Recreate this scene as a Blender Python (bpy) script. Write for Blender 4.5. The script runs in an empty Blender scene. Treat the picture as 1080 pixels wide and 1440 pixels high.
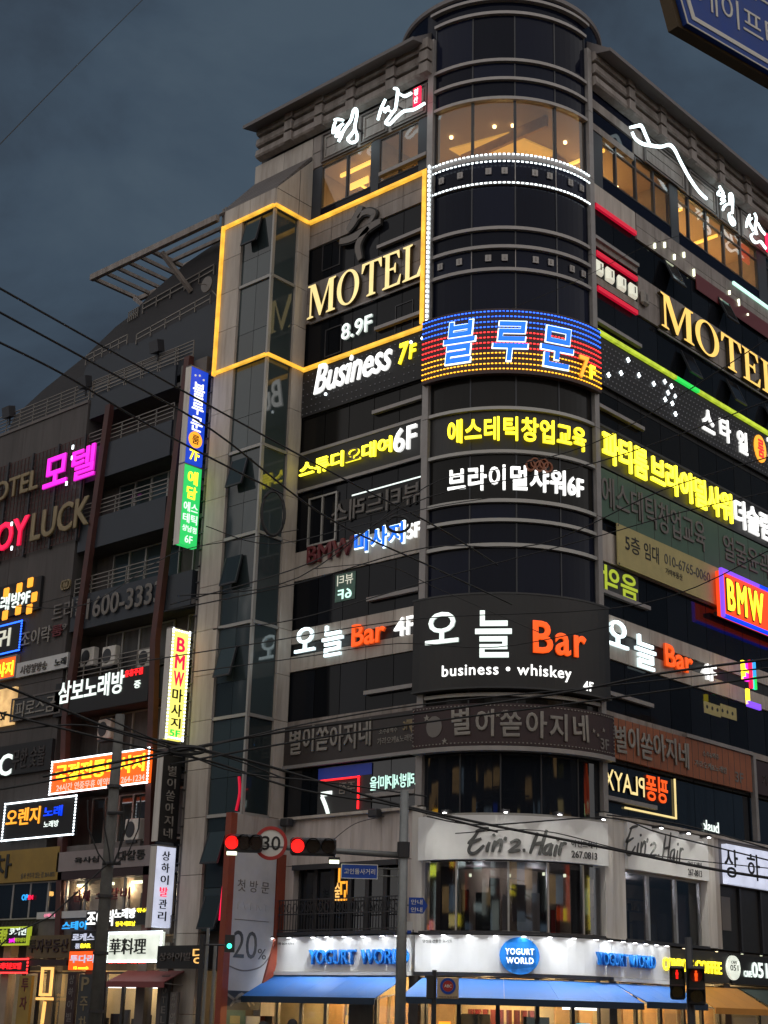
import bpy, bmesh, math, random
from mathutils import Matrix, Vector
random.seed(7)
R = math.radians
sc = bpy.context.scene
COL = sc.collection

# ------------------------------------------------------------------ camera
CX, CY, CZ = -38.037, -28.297, 1.6
FOC = 2100.0                     # focal length in pixels of the 1080 x 1440 photograph
YAW, PITCH, ROLL = R(42.29), R(18.66), R(1.507)
FW = Vector((math.cos(YAW)*math.cos(PITCH), math.sin(YAW)*math.cos(PITCH), math.sin(PITCH)))
_r = Vector((math.sin(YAW), -math.cos(YAW), 0)); _u = _r.cross(FW)
RT = math.cos(ROLL)*_r + math.sin(ROLL)*_u
UP = -math.sin(ROLL)*_r + math.cos(ROLL)*_u
cd = bpy.data.cameras.new('camera'); cam = bpy.data.objects.new('camera', cd); COL.objects.link(cam)
cam.matrix_world = Matrix(((RT.x, UP.x, -FW.x, CX), (RT.y, UP.y, -FW.y, CY), (RT.z, UP.z, -FW.z, CZ), (0, 0, 0, 1)))
cd.sensor_fit = 'VERTICAL'; cd.sensor_height = 24; cd.lens = 24*FOC/1440
cd.clip_start = 0.1; cd.clip_end = 2000
sc.camera = cam

# ------------------------------------------------------------------ sky, dusk light, exposure
SUN_EL, SUN_AZ = 12.0, 225.0      # the last glow of the evening, behind the camera
wd = bpy.data.worlds.new('World'); sc.world = wd; wd.use_nodes = True
nt = wd.node_tree; N = nt.nodes; LK = nt.links
bg = N['Background']
tc = N.new('ShaderNodeTexCoord')
sky = N.new('ShaderNodeTexSky'); sky.sky_type = 'NISHITA'; sky.sun_disc = False
sky.sun_elevation = R(1.0); sky.sun_rotation = R(90-SUN_AZ); sky.air_density = 1.5; sky.dust_density = 3
mp = N.new('ShaderNodeMapping'); mp.inputs['Scale'].default_value = (1.0, 1.0, 1.7)
LK.new(tc.outputs['Generated'], mp.inputs[0])
n1 = N.new('ShaderNodeTexNoise'); n1.inputs['Scale'].default_value = 4.2; n1.inputs['Detail'].default_value = 8; n1.inputs['Roughness'].default_value = .55
n1.inputs['Distortion'].default_value = .35
LK.new(mp.outputs[0], n1.inputs['Vector'])
cr = N.new('ShaderNodeValToRGB'); LK.new(n1.outputs['Fac'], cr.inputs[0])
cr.color_ramp.elements[0].position = .36; cr.color_ramp.elements[0].color = (.034, .048, .069, 1)
cr.color_ramp.elements[1].position = .66; cr.color_ramp.elements[1].color = (.062, .091, .124, 1)
e = cr.color_ramp.elements.new(.52); e.color = (.049, .074, .106, 1)
mx = N.new('ShaderNodeMixRGB'); mx.blend_type = 'ADD'; mx.inputs[0].default_value = .001
LK.new(cr.outputs[0], mx.inputs[1]); LK.new(sky.outputs[0], mx.inputs[2])
LK.new(mx.outputs[0], bg.inputs[0]); bg.inputs[1].default_value = 1.0
sl = bpy.data.lights.new('sun', 'SUN'); sun = bpy.data.objects.new('sun', sl); COL.objects.link(sun)
sl.energy = 2.35; sl.angle = R(179); sl.color = (1.0, .93, .87)
sun.rotation_euler = Vector((-math.cos(R(SUN_EL))*math.cos(R(SUN_AZ)), -math.cos(R(SUN_EL))*math.sin(R(SUN_AZ)), -math.sin(R(SUN_EL)))).to_track_quat('-Z', 'Y').to_euler()
sc.view_settings.view_transform = 'Standard'; sc.view_settings.look = 'None'
sc.view_settings.exposure = 0; sc.view_settings.gamma = 1; sc.view_settings.use_curve_mapping = False
sc.render.engine = 'CYCLES'
cy = sc.cycles
cy.use_denoising = True; cy.max_bounces = 6; cy.diffuse_bounces = 3; cy.glossy_bounces = 3; cy.transmission_bounces = 3
cy.transparent_max_bounces = 12; cy.sample_clamp_indirect = 3; cy.sample_clamp_direct = 20; cy.caustics_reflective = False; cy.caustics_refractive = False
try: cy.denoising_use_gpu = False
except Exception: pass

# ------------------------------------------------------------------ frames: facade planes as (u right, n out, z up)
def ray(px, py):
    return FW + RT*((px-540)/FOC) + UP*((720-py)/FOC)
class Flat:
    """vertical plane; u runs to the right seen from in front, n comes out of it"""
    def __init__(s, o, az):        # az: direction of u in degrees
        s.o = Vector(o); a = R(az); s.U = Vector((math.cos(a), math.sin(a), 0)); s.Nn = Vector((math.sin(a), -math.cos(a), 0)); s.rz = a
        s.key = ('f', round(az, 3)); s.curved = False
    def pt(s, u, n, z): return s.o + s.U*u + s.Nn*n + Vector((0, 0, z))
    def rot(s, u): return s.rz
    def off(s, n): return Flat(s.o + s.Nn*n, math.degrees(s.rz))
    def px(s, x, y, n=0):
        d = ray(x, y); c = Vector((CX, CY, CZ))
        p0 = s.o + s.Nn*n
        t = (p0-c).dot(s.Nn)/d.dot(s.Nn)
        p = c + d*t
        return (p-s.o).dot(s.U), p.z - s.o.z
class Cyl:
    def __init__(s, c=(4.15, 4.15), rad=4.15): s.c = Vector((c[0], c[1], 0)); s.r = rad; s.curved = True; s.key = ('c', rad)
    def pt(s, u, n, z):
        a = R(225) + u/s.r
        return s.c + Vector((math.cos(a), math.sin(a), 0))*(s.r+n) + Vector((0, 0, z))
    def rot(s, u): return R(225) + u/s.r - R(270)
    def px(s, x, y, n=0):
        d = ray(x, y); ox, oy = CX-s.c.x, CY-s.c.y; rr = s.r+n
        A = d.x**2+d.y**2; B = 2*(ox*d.x+oy*d.y); C = ox*ox+oy*oy-rr*rr
        t = (-B-math.sqrt(max(0, B*B-4*A*C)))/2/A
        X, Y = ox+t*d.x, oy+t*d.y
        a = math.atan2(Y, X) % (2*math.pi)
        return (a-R(225))*s.r, CZ+t*d.z
def bx(F, tl, br, n=0):            # photograph corners -> (u0, u1, z0, z1) on that facade
    a = F.px(*tl, n); b = F.px(*br, n)
    return min(a[0], b[0]), max(a[0], b[0]), min(a[1], b[1]), max(a[1], b[1])
def at(px, py, dist):              # a point seen in that direction at a horizontal distance
    d = ray(px, py); h = math.hypot(d.x, d.y)
    return Vector((CX, CY, CZ)) + d*(dist/h)
def at_z(px, py, z):
    d = ray(px, py); return Vector((CX, CY, CZ)) + d*((z-CZ)/d.z)
LW = Flat((0, 0, 0), -90)          # left wing, plane X = 0 ; u = -y
RW = Flat((0, 0, 0), 0)            # right wing, plane Y = 0 ; u = x
CW = Cyl()                         # rounded corner
LB = Flat((-2, 0, 0), -90)         # neighbour on the left, plane X = -2
class World(Flat):
    def pt(s, u, n, z): return Vector((u, n, z))
WORLD = World((0, 0, 0), 0)

# ------------------------------------------------------------------ materials
MATS = {}
def nodes(name):
    m = bpy.data.materials.new(name); m.use_nodes = True; MATS[name] = m
    return m, m.node_tree, m.node_tree.nodes['Principled BSDF']
def mat(name, col, rough=.6, metal=0, var=.0, scale=3., bump=0, bscale=40., spec=.5, streak=0, dirt=None):
    m, t, b = nodes(name)
    b.inputs['Base Color'].default_value = (*col, 1); b.inputs['Roughness'].default_value = rough; b.inputs['Metallic'].default_value = metal
    b.inputs['Specular IOR Level'].default_value = spec
    if var or streak:
        g = t.nodes.new('ShaderNodeNewGeometry')
        mpn = t.nodes.new('ShaderNodeMapping'); mpn.inputs['Scale'].default_value = (1, 1, .18 if streak else 1)
        t.links.new(g.outputs['Position'], mpn.inputs[0])
        n = t.nodes.new('ShaderNodeTexNoise'); n.inputs['Scale'].default_value = scale; n.inputs['Detail'].default_value = 8; n.inputs['Roughness'].default_value = .65
        t.links.new(mpn.outputs[0], n.inputs['Vector'])
        r = t.nodes.new('ShaderNodeValToRGB'); v = var or streak
        r.color_ramp.elements[0].position = .3; r.color_ramp.elements[1].position = .7
        r.color_ramp.elements[0].color = (*[c*(1-v) for c in (dirt or col)], 1); r.color_ramp.elements[1].color = (*[min(1, c*(1+v*.6)) for c in col], 1)
        t.links.new(n.outputs['Fac'], r.inputs[0])
        src = r
        if streak:
            mp2 = t.nodes.new('ShaderNodeMapping'); mp2.inputs['Scale'].default_value = (1, 1, .07); t.links.new(g.outputs['Position'], mp2.inputs[0])
            n3 = t.nodes.new('ShaderNodeTexNoise'); n3.inputs['Scale'].default_value = 4.5; n3.inputs['Detail'].default_value = 5; t.links.new(mp2.outputs[0], n3.inputs['Vector'])
            r3 = t.nodes.new('ShaderNodeValToRGB'); r3.color_ramp.elements[0].position = .50; r3.color_ramp.elements[1].position = .70
            r3.color_ramp.elements[0].color = (1, 1, 1, 1); r3.color_ramp.elements[1].color = (.58, .54, .50, 1); t.links.new(n3.outputs['Fac'], r3.inputs[0])
            src = t.nodes.new('ShaderNodeMixRGB'); src.blend_type = 'MULTIPLY'; src.inputs[0].default_value = .5; t.links.new(r.outputs[0], src.inputs[1]); t.links.new(r3.outputs[0], src.inputs[2])
        oi = t.nodes.new('ShaderNodeObjectInfo'); hs = t.nodes.new('ShaderNodeHueSaturation')
        mr = t.nodes.new('ShaderNodeMapRange'); mr.inputs['To Min'].default_value = 1-v*.35; mr.inputs['To Max'].default_value = 1+v*.35
        t.links.new(oi.outputs['Random'], mr.inputs['Value']); t.links.new(mr.outputs[0], hs.inputs['Value'])
        t.links.new(src.outputs[0], hs.inputs['Color']); t.links.new(hs.outputs[0], b.inputs['Base Color'])
        rr = t.nodes.new('ShaderNodeMapRange'); rr.inputs['To Min'].default_value = max(.03, rough-.12); rr.inputs['To Max'].default_value = min(1, rough+.15)
        t.links.new(n.outputs['Fac'], rr.inputs['Value']); t.links.new(rr.outputs[0], b.inputs['Roughness'])
    if bump:
        g2 = t.nodes.new('ShaderNodeNewGeometry'); n2 = t.nodes.new('ShaderNodeTexNoise'); n2.inputs['Scale'].default_value = bscale; n2.inputs['Detail'].default_value = 4
        t.links.new(g2.outputs['Position'], n2.inputs['Vector'])
        bp = t.nodes.new('ShaderNodeBump'); bp.inputs['Strength'].default_value = bump; bp.inputs['Distance'].default_value = .02
        t.links.new(n2.outputs['Fac'], bp.inputs['Height']); t.links.new(bp.outputs[0], b.inputs['Normal'])
    return m
def emit(name, col, s=2., sample=True, var=0, base=None):
    m, t, b = nodes(name)
    b.inputs['Base Color'].default_value = (*(base or [c*.8 for c in col]), 1); b.inputs['Roughness'].default_value = .4
    b.inputs['Emission Color'].default_value = (*col, 1); b.inputs['Emission Strength'].default_value = s
    if var:
        g = t.nodes.new('ShaderNodeNewGeometry'); n = t.nodes.new('ShaderNodeTexNoise'); n.inputs['Scale'].default_value = 2.2; n.inputs['Detail'].default_value = 3
        t.links.new(g.outputs['Position'], n.inputs['Vector'])
        mr = t.nodes.new('ShaderNodeMapRange'); mr.inputs['From Min'].default_value = .3; mr.inputs['From Max'].default_value = .7
        mr.inputs['To Min'].default_value = s*(1-var); mr.inputs['To Max'].default_value = s*(1+var)
        t.links.new(n.outputs['Fac'], mr.inputs['Value']); t.links.new(mr.outputs[0], b.inputs['Emission Strength'])
    if not sample: m.cycles.emission_sampling = 'NONE'
    return m
def darkglass(name, col, rough=.04, warp=.25, spec=.5, wscale=.9, vert=.5):
    m, t, b = nodes(name)
    b.inputs['Base Color'].default_value = (*col, 1); b.inputs['Roughness'].default_value = rough; b.inputs['Specular IOR Level'].default_value = spec
    g = t.nodes.new('ShaderNodeNewGeometry'); mpn = t.nodes.new('ShaderNodeMapping'); mpn.inputs['Scale'].default_value = (1, 1, vert)
    n = t.nodes.new('ShaderNodeTexNoise'); n.inputs['Scale'].default_value = wscale; n.inputs['Detail'].default_value = 1
    t.links.new(g.outputs['Position'], mpn.inputs[0]); t.links.new(mpn.outputs[0], n.inputs['Vector'])
    bp = t.nodes.new('ShaderNodeBump'); bp.inputs['Strength'].default_value = warp; bp.inputs['Distance'].default_value = .03
    t.links.new(n.outputs['Fac'], bp.inputs['Height']); t.links.new(bp.outputs[0], b.inputs['Normal'])
    oi = t.nodes.new('ShaderNodeObjectInfo'); mr = t.nodes.new('ShaderNodeMapRange'); mr.inputs['To Min'].default_value = .65; mr.inputs['To Max'].default_value = 1.5
    hs = t.nodes.new('ShaderNodeHueSaturation'); hs.inputs['Color'].default_value = (*col, 1)
    t.links.new(oi.outputs['Random'], mr.inputs['Value']); t.links.new(mr.outputs[0], hs.inputs['Value']); t.links.new(hs.outputs[0], b.inputs['Base Color'])
    return m
def clearglass(name, tint=(.8, .8, .8), veil=0.0):
    m, t, b = nodes(name); t.nodes.remove(b)
    out = t.nodes['Material Output']; tr = t.nodes.new('ShaderNodeBsdfTransparent'); tr.inputs[0].default_value = (*tint, 1)
    gl = t.nodes.new('ShaderNodeBsdfGlossy'); gl.inputs['Roughness'].default_value = .03; gl.inputs[0].default_value = (.9, .95, 1, 1)
    fr = t.nodes.new('ShaderNodeFresnel'); fr.inputs[0].default_value = 1.5; mxs = t.nodes.new('ShaderNodeMixShader')
    ad = t.nodes.new('ShaderNodeMath'); ad.operation = 'ADD'; ad.inputs[1].default_value = .03+veil; t.links.new(fr.outputs[0], ad.inputs[0])
    gb = t.nodes.new('ShaderNodeNewGeometry'); iv = t.nodes.new('ShaderNodeMath'); iv.operation = 'SUBTRACT'; iv.inputs[0].default_value = 1; t.links.new(gb.outputs['Backfacing'], iv.inputs[1])
    ml = t.nodes.new('ShaderNodeMath'); ml.operation = 'MULTIPLY'; t.links.new(ad.outputs[0], ml.inputs[0]); t.links.new(iv.outputs[0], ml.inputs[1]); ad = ml
    t.links.new(ad.outputs[0], mxs.inputs[0]); t.links.new(tr.outputs[0], mxs.inputs[1]); t.links.new(gl.outputs[0], mxs.inputs[2]); t.links.new(mxs.outputs[0], out.inputs[0])
    return m
M = MATS
mat('stone', (.275, .245, .228), .62, var=.32, scale=2.2, bump=.2, streak=.32, dirt=(.25, .21, .185))
mat('stone_pale', (.47, .43, .385), .6, var=.24, scale=1.6, bump=.15, streak=.24, dirt=(.44, .38, .33))
mat('stone_dark', (.12, .105, .10), .6, var=.25, scale=2)
mat('joint', (.045, .042, .042), .8)
mat('eave', (.16, .145, .145), .5, var=.15, scale=1)
mat('metal_grey', (.30, .28, .27), .45, .3, var=.15, scale=3)
mat('metal_dark', (.045, .045, .05), .45, .3)
mat('metal_silver', (.5, .5, .5), .35, .7, var=.1)
mat('mullion', (.02, .022, .028), .4)
mat('mullion_pale', (.34, .33, .31), .4, .4)
darkglass('glass_navy', (.007, .009, .020), .05, .2, spec=.10)
darkglass('glass_wing', (.008, .009, .012), .06, .25, spec=.14)
darkglass('glass_film', (.012, .011, .010), .12, .15, spec=.15)
darkglass('glass_teal', (.030, .042, .046), .05, .2, spec=.55)
darkglass('glass_low', (.008, .010, .014), .03, .35, spec=.6, wscale=1.6, vert=.12)
clearglass('glass_clear', (.90, .88, .84)); clearglass('glass_shop', (.92, .92, .92)); clearglass('glass_salon', (.62, .62, .64), .02)
mat('black_panel', (.013, .0125, .013), .45, var=.15, scale=4)
mat('black_board', (.012, .012, .014), .6)
mat('maroon', (.030, .012, .014), .5, var=.2, scale=3)
mat('brown_panel', (.034, .027, .026), .5, var=.2, scale=3)
mat('orange_brown', (.27, .085, .035), .5, var=.25, scale=.7)
mat('green_panel', (.065, .125, .085), .5, var=.15, scale=1.5)
mat('yellow_banner', (.42, .36, .16), .75, var=.12, scale=2)
mat('white_wall', (.62, .59, .55), .6, var=.15, streak=.15, scale=1.5)
mat('white_board', (.78, .78, .77), .5, var=.07, scale=1.2)
mat('pink_wall', (.60, .54, .51), .65, var=.15, streak=.2, scale=1.5, dirt=(.46, .40, .37))
mat('blue_letter', (.02, .26, .85), .4)
mat('blue_awning', (.012, .12, .42), .55, var=.08, scale=2, bump=.1, bscale=14)
mat('blue_valance', (.012, .03, .06), .6)
mat('dull_white', (.25, .23, .205), .5, var=.2, scale=6)
mat('dull_gold', (.24, .185, .10), .5, var=.15)
mat('dull_grey', (.15, .135, .125), .5)
mat('dark_red', (.12, .012, .016), .45)
mat('charcoal', (.035, .036, .038), .55)
mat('ink', (.012, .012, .012), .5)
mat('pen_grey', (.07, .072, .07), .5, var=.5, scale=8)
mat('red_paint', (.45, .035, .03), .5)
mat('red_column', (.075, .024, .020), .5, var=.3, scale=2)
mat('orange_strip', (.24, .045, .02), .5, var=.2, scale=2)
mat('grey_wall', (.078, .070, .069), .8, var=.3, scale=.8, bump=.2, streak=.3)
mat('slate_panel', (.028, .034, .045), .5, var=.2, scale=1.5)
mat('roof_dark', (.026, .025, .028), .7, var=.3, scale=.7, bump=.3, bscale=12)
mat('rail', (.22, .20, .18), .45, .4)
mat('cable', (.008, .008, .009), .6)
mat('pole_grey', (.10, .098, .092), .7, var=.3, scale=4, bump=.2)
mat('galv', (.22, .23, .23), .5, .5, var=.2, scale=4)
mat('asphalt', (.045, .045, .048), .85, var=.3, scale=2, bump=.4, bscale=30)
mat('paving', (.16, .15, .145), .85, var=.25, scale=2)
mat('road_blue', (.010, .065, .40), .6, var=.12, scale=8)
mat('sign_white', (.78, .77, .72), .4)
mat('banner_grey', (.56, .56, .56), .6, var=.12, scale=1.2)
mat('tan_box', (.52, .38, .24), .6); mat('teal_panel', (.10, .20, .16), .5, var=.4, scale=2)
mat('mustard', (.30, .19, .04), .6, var=.2, scale=1.2)
mat('kraft', (.13, .09, .045), .6, var=.2, scale=2)
mat('lilac_banner', (.26, .22, .22), .6, var=.1)
mat('orange_awning', (.55, .24, .04), .6, var=.1); mat('green_awning', (.04, .06, .05), .6); mat('rose_awning', (.20, .05, .05), .6)
mat('white_paint', (.75, .75, .72), .5)
mat('skin', (.45, .28, .2), .6); mat('hair', (.012, .01, .01), .6); mat('coat', (.03, .03, .04), .8); mat('trousers', (.05, .05, .06), .8)
mat('wood_warm', (.45, .27, .12), .5, var=.2, scale=3); mat('cream_wall', (.70, .58, .36), .7, var=.1); mat('room_wall', (.30, .23, .17), .7, var=.2, scale=1.5)
mat('room_ceiling', (.40, .29, .19), .8); mat('curtain', (.10, .10, .105), .9, var=.3, scale=5, streak=.3)
emit('lit_white', (1, 1, .97), 1.7); emit('lit_white_soft', (.86, 1, .93), 1.15, base=(.7, .7, .7)); emit('lit_cool', (.80, .97, 1), 2.4)
emit('lit_mint', (.62, 1, .86), 1.1); emit('lit_yellow', (1, .80, .025), 2.6); emit('lit_yellow_bright', (1, .86, .035), 3.6)
emit('lit_gold', (1, .78, .33), .86, var=.10); emit('lit_gold_deep', (1, .62, .14), .95, var=.1); emit('lit_red', (1, .015, .02), 2.0); emit('lit_redline', (.9, .01, .05), .42)
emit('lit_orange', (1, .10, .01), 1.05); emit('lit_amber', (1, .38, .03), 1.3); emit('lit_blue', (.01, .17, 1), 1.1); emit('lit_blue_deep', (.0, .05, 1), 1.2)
emit('led_white', (.85, .95, 1), 3.2, sample=False); emit('led_blue', (.02, .12, 1), 3.2, sample=False); emit('led_red', (1, .03, .03), 3.0, sample=False); emit('led_orange', (1, .42, .02), 2.6, sample=False)
emit('led_off', (.2, .2, .22), .10, sample=False)
emit('edge_amber', (1, .52, .05), .95, var=.35); emit('edge_lime', (.62, .80, .05), .62, var=.4); emit('edge_green', (.03, .8, .1), .9)
emit('lit_magenta', (1, .02, .75), 1.3); emit('lit_crimson', (1, .01, .07), 1.2); emit('lit_pearl', (.95, .95, .78), .50)
emit('box_blue', (.01, .05, .5), 1.1); emit('box_green', (.02, .42, .09), 1.5); emit('box_yellow', (.88, .80, .16), 1.3); emit('box_red', (1, .07, .012), .95); emit('box_white', (.75, .8, 1), .62, var=.15)
emit('box_orange', (1, .12, .01), 1.1); emit('box_white_warm', (.86, .92, .8), .75, var=.2); emit('lime', (.50, .62, .04), .55)
emit('violet', (.25, .08, 1), 1.0); emit('sky_blue', (.03, .42, 1), 1.0); emit('lit_pink', (1, .25, .4), 1.0)
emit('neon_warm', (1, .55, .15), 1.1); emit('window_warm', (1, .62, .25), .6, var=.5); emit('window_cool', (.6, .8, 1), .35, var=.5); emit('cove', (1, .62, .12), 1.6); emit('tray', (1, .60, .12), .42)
emit('lamp_pale', (.95, 1, .70), 2.2); emit('lamp_white', (1, 1, 1), 10); emit('downlight', (1, .75, .4), 5); emit('lens_red', (1, .012, .01), 1.6, var=.35); emit('screen_blue', (.02, .05, .4), .12)
emit('shelf_glow', (1, .55, .12), .75, var=.3); emit('tube_white', (1, 1, .95), 3); emit('lens_green', (.05, 1, .6), 3)
mat('gold_return', (.10, .07, .03), .5, .4)
mat('lens_dark', (.01, .01, .01), .2)

# ------------------------------------------------------------------ mesh builder
class MB:
    def __init__(s, F=WORLD): s.F = F; s.v = []; s.f = []
    def box(s, u0, u1, n0, n1, z0, z1, seg=None):
        F = s.F
        k = seg or (max(1, math.ceil(abs(u1-u0)/.3)) if F.curved else 1)
        b = len(s.v)
        for i in range(k+1):
            u = u0+(u1-u0)*i/k
            for n, z in ((n0, z0), (n1, z0), (n1, z1), (n0, z1)): s.v.append(F.pt(u, n, z))
        for i in range(k):
            a = b+4*i; c = a+4
            for j in range(4):
                j2 = (j+1) % 4
                s.f.append((a+j, c+j, c+j2, a+j2))
        s.f.append((b, b+1, b+2, b+3)); e_ = b+4*k; s.f.append((e_+3, e_+2, e_+1, e_))
        return s
    def ringbox(s, u0, u1, n0, n1, z0, z1, w):      # a rectangular frame
        s.box(u0, u1, n0, n1, z0, z0+w); s.box(u0, u1, n0, n1, z1-w, z1)
        s.box(u0, u0+w, n0, n1, z0+w, z1-w); s.box(u1-w, u1, n0, n1, z0+w, z1-w); return s
    def prism(s, pts, n0, n1):                       # outline in (u, z)
        b = len(s.v); k = len(pts)
        for u, z in pts: s.v.append(s.F.pt(u, n1, z))
        for u, z in pts: s.v.append(s.F.pt(u, n0, z))
        s.f.append(tuple(range(b, b+k))); s.f.append(tuple(range(b+2*k-1, b+k-1, -1)))
        for i in range(k):
            j = (i+1) % k; s.f.append((b+j, b+i, b+k+i, b+k+j))
        return s
    def side(s, pts, u0, u1):                        # profile in (n, z) swept along u
        k = len(pts); m_ = max(1, math.ceil(abs(u1-u0)/.3)) if s.F.curved else 1
        b = len(s.v)
        for i in range(m_+1):
            for n, z in pts: s.v.append(s.F.pt(u0+(u1-u0)*i/m_, n, z))
        for i in range(m_):
            for j in range(k):
                j2 = (j+1) % k; a = b+i*k; c = a+k
                s.f.append((a+j, a+j2, c+j2, c+j))
        s.f.append(tuple(range(b, b+k))); s.f.append(tuple(range(b+m_*k+k-1, b+m_*k-1, -1)))
        return s
    def disc(s, u, z, ru, rz, n0, n1, k=24):
        return s.prism([(u+ru*math.cos(2*math.pi*i/k), z+rz*math.sin(2*math.pi*i/k)) for i in range(k)], n0, n1)
    def ring(s, u, z, ru, rz, w, n0, n1, k=28):
        b = len(s.v)
        for i in range(k):
            a = 2*math.pi*i/k; c, q = math.cos(a), math.sin(a)
            for r_, n in ((0, n1), (w, n1), (w, n0), (0, n0)): s.v.append(s.F.pt(u+(ru-r_)*c, n, z+(rz-r_)*q))
        for i in range(k):
            a = b+4*i; c = b+4*((i+1) % k)
            for j in range(4):
                j2 = (j+1) % 4; s.f.append((a+j, c+j, c+j2, a+j2))
        return s
    def tube(s, p, q, r, k=6, r2=None):
        p = Vector(p); q = Vector(q); d = (q-p)
        if d.length < 1e-6: return s
        d.normalize(); a = d.orthogonal().normalized(); c = d.cross(a); b = len(s.v); r2 = r if r2 is None else r2
        for P, rr in ((p, r), (q, r2)):
            for i in range(k):
                t = 2*math.pi*i/k; s.v.append(P + a*math.cos(t)*rr + c*math.sin(t)*rr)
        for i in range(k): s.f.append((b+i, b+(i+1) % k, b+k+(i+1) % k, b+k+i))
        s.f.append(tuple(range(b+k-1, b-1, -1))); s.f.append(tuple(range(b+k, b+2*k)))
        return s
    def path(s, pts, r, k=6, closed=False):
        pts = [Vector(p) for p in pts]; n = len(pts); b = len(s.v)
        up0 = None
        for i, p in enumerate(pts):
            d = (pts[(i+1) % n]-pts[i-1]) if (closed or 0 < i < n-1) else (pts[1]-pts[0] if i == 0 else pts[-1]-pts[-2])
            d.normalize()
            ref = Vector((0, 0, 1)) if abs(d.z) < .95 else Vector((1, 0, 0))
            a = d.cross(ref).normalized(); c = a.cross(d)
            for j in range(k):
                t = 2*math.pi*j/k; s.v.append(p + a*math.cos(t)*r + c*math.sin(t)*r)
        m_ = n if closed else n-1
        for i in range(m_):
            for j in range(k):
                a_ = b+i*k; c_ = b+((i+1) % n)*k; s.f.append((a_+j, a_+(j+1) % k, c_+(j+1) % k, c_+j))
        if not closed: s.f.append(tuple(range(b+k-1, b-1, -1))); s.f.append(tuple(range(b+(n-1)*k, b+n*k)))
        return s
    def stroke(s, pts, n0, n1, w, smooth=4, taper=.45):   # brush stroke: pts in (u, z)
        if len(pts) < 2: return s
        P = []
        q = [pts[0]]+list(pts)+[pts[-1]]
        for i in range(1, len(q)-2):
            for t_ in range(smooth):
                t = t_/smooth
                P.append(tuple(.5*((2*q[i][j]) + (-q[i-1][j]+q[i+1][j])*t + (2*q[i-1][j]-5*q[i][j]+4*q[i+1][j]-q[i+2][j])*t*t + (-q[i-1][j]+3*q[i][j]-3*q[i+1][j]+q[i+2][j])*t**3) for j in (0, 1)))
        P.append(tuple(pts[-1])); n = len(P); b = len(s.v)
        for i, (u, z) in enumerate(P):
            a = P[max(0, i-1)]; c = P[min(n-1, i+1)]; du, dz = c[0]-a[0], c[1]-a[1]; L = math.hypot(du, dz) or 1
            f = i/(n-1); ww = w*.5*(taper+(1-taper)*math.sin(math.pi*min(1, max(0, .12+.76*f))))
            ou, oz = -dz/L*ww, du/L*ww
            for sg, nn in ((1, n1), (-1, n1), (-1, n0), (1, n0)): s.v.append(s.F.pt(u+ou*sg, nn, z+oz*sg))
        for i in range(n-1):
            a = b+4*i; c = a+4
            for j in range(4):
                j2 = (j+1) % 4; s.f.append((a+j, a+j2, c+j2, c+j))
        s.f.append((b+3, b+2, b+1, b)); e_ = b+4*(n-1); s.f.append((e_, e_+1, e_+2, e_+3))
        return s
    def quad(s, *p):
        b = len(s.v); s.v += [Vector(x) for x in p]; s.f.append(tuple(range(b, b+len(p)))); return s
    def build(s, name, m, parent=None, kind=None, smooth=False, bevel=0):
        o0 = rootloc(parent) if parent else Vector((0, 0, 0))
        me = bpy.data.meshes.new(name); me.from_pydata([tuple(v-o0) for v in s.v], [], s.f); me.update()
        bm_ = bmesh.new(); bm_.from_mesh(me); bmesh.ops.recalc_face_normals(bm_, faces=bm_.faces); bm_.to_mesh(me); bm_.free()
        if smooth:
            for p in me.polygons: p.use_smooth = True
        me.materials.append(M[m] if isinstance(m, str) else m)
        o = bpy.data.objects.new(name, me); COL.objects.link(o)
        if parent: o.parent = parent
        if bevel:
            bv = o.modifiers.new('bevel', 'BEVEL'); bv.width = bevel; bv.segments = 1; bv.limit_method = 'ANGLE'
        if kind: o['kind'] = kind
        return o
def rootloc(o):
    v = Vector((0, 0, 0))
    while o is not None: v = v + Vector(o.location); o = o.parent
    return v
def thing(name, label, cat, loc=(0, 0, 0), group=None):
    o = bpy.data.objects.new(name, None); COL.objects.link(o); o.location = loc; o.empty_display_size = .3
    o['label'] = label; o['category'] = cat
    if group: o['group'] = group
    return o
def tag(o, label, cat, group=None):
    o['label'] = label; o['category'] = cat
    if group: o['group'] = group
    return o
# alike pieces share one mesh
_slab = {}
def slab(F, u0, u1, n0, n1, z0, z1, m, parent, name):
    du, dn, dz = round(u1-u0, 4), round(n1-n0, 4), round(z1-z0, 4)
    if F.curved:
        k = (F.key, du, n0, n1, dz, m)
        if k not in _slab:
            mb = MB(F).box(-du/2, du/2, n0, n1, 0, dz)
            mb.v = [v-F.c for v in mb.v]
            _slab[k] = mb
        loc = Vector((F.c.x, F.c.y, z0)); rz = ((u0+u1)/2)/F.r
    else:
        k = (du, dn, dz, m)
        if k not in _slab: _slab[k] = MB(Flat((0, 0, 0), 0)).box(-du/2, du/2, 0, dn, 0, dz)
        loc = F.pt((u0+u1)/2, n0, z0); rz = F.rz
    me = _slab[k]
    if isinstance(me, MB):
        md = bpy.data.meshes.new(name); md.from_pydata([tuple(v) for v in me.v], [], me.f); md.update(); md.materials.append(M[m])
        bb = bmesh.new(); bb.from_mesh(md); bmesh.ops.recalc_face_normals(bb, faces=bb.faces); bb.to_mesh(md); bb.free()
        _slab[k] = me = md
    o = bpy.data.objects.new(name, me); COL.objects.link(o)
    o.location = loc - (rootloc(parent) if parent else Vector((0, 0, 0))); o.rotation_euler = (0, 0, rz)
    if parent: o.parent = parent
    return o
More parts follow.
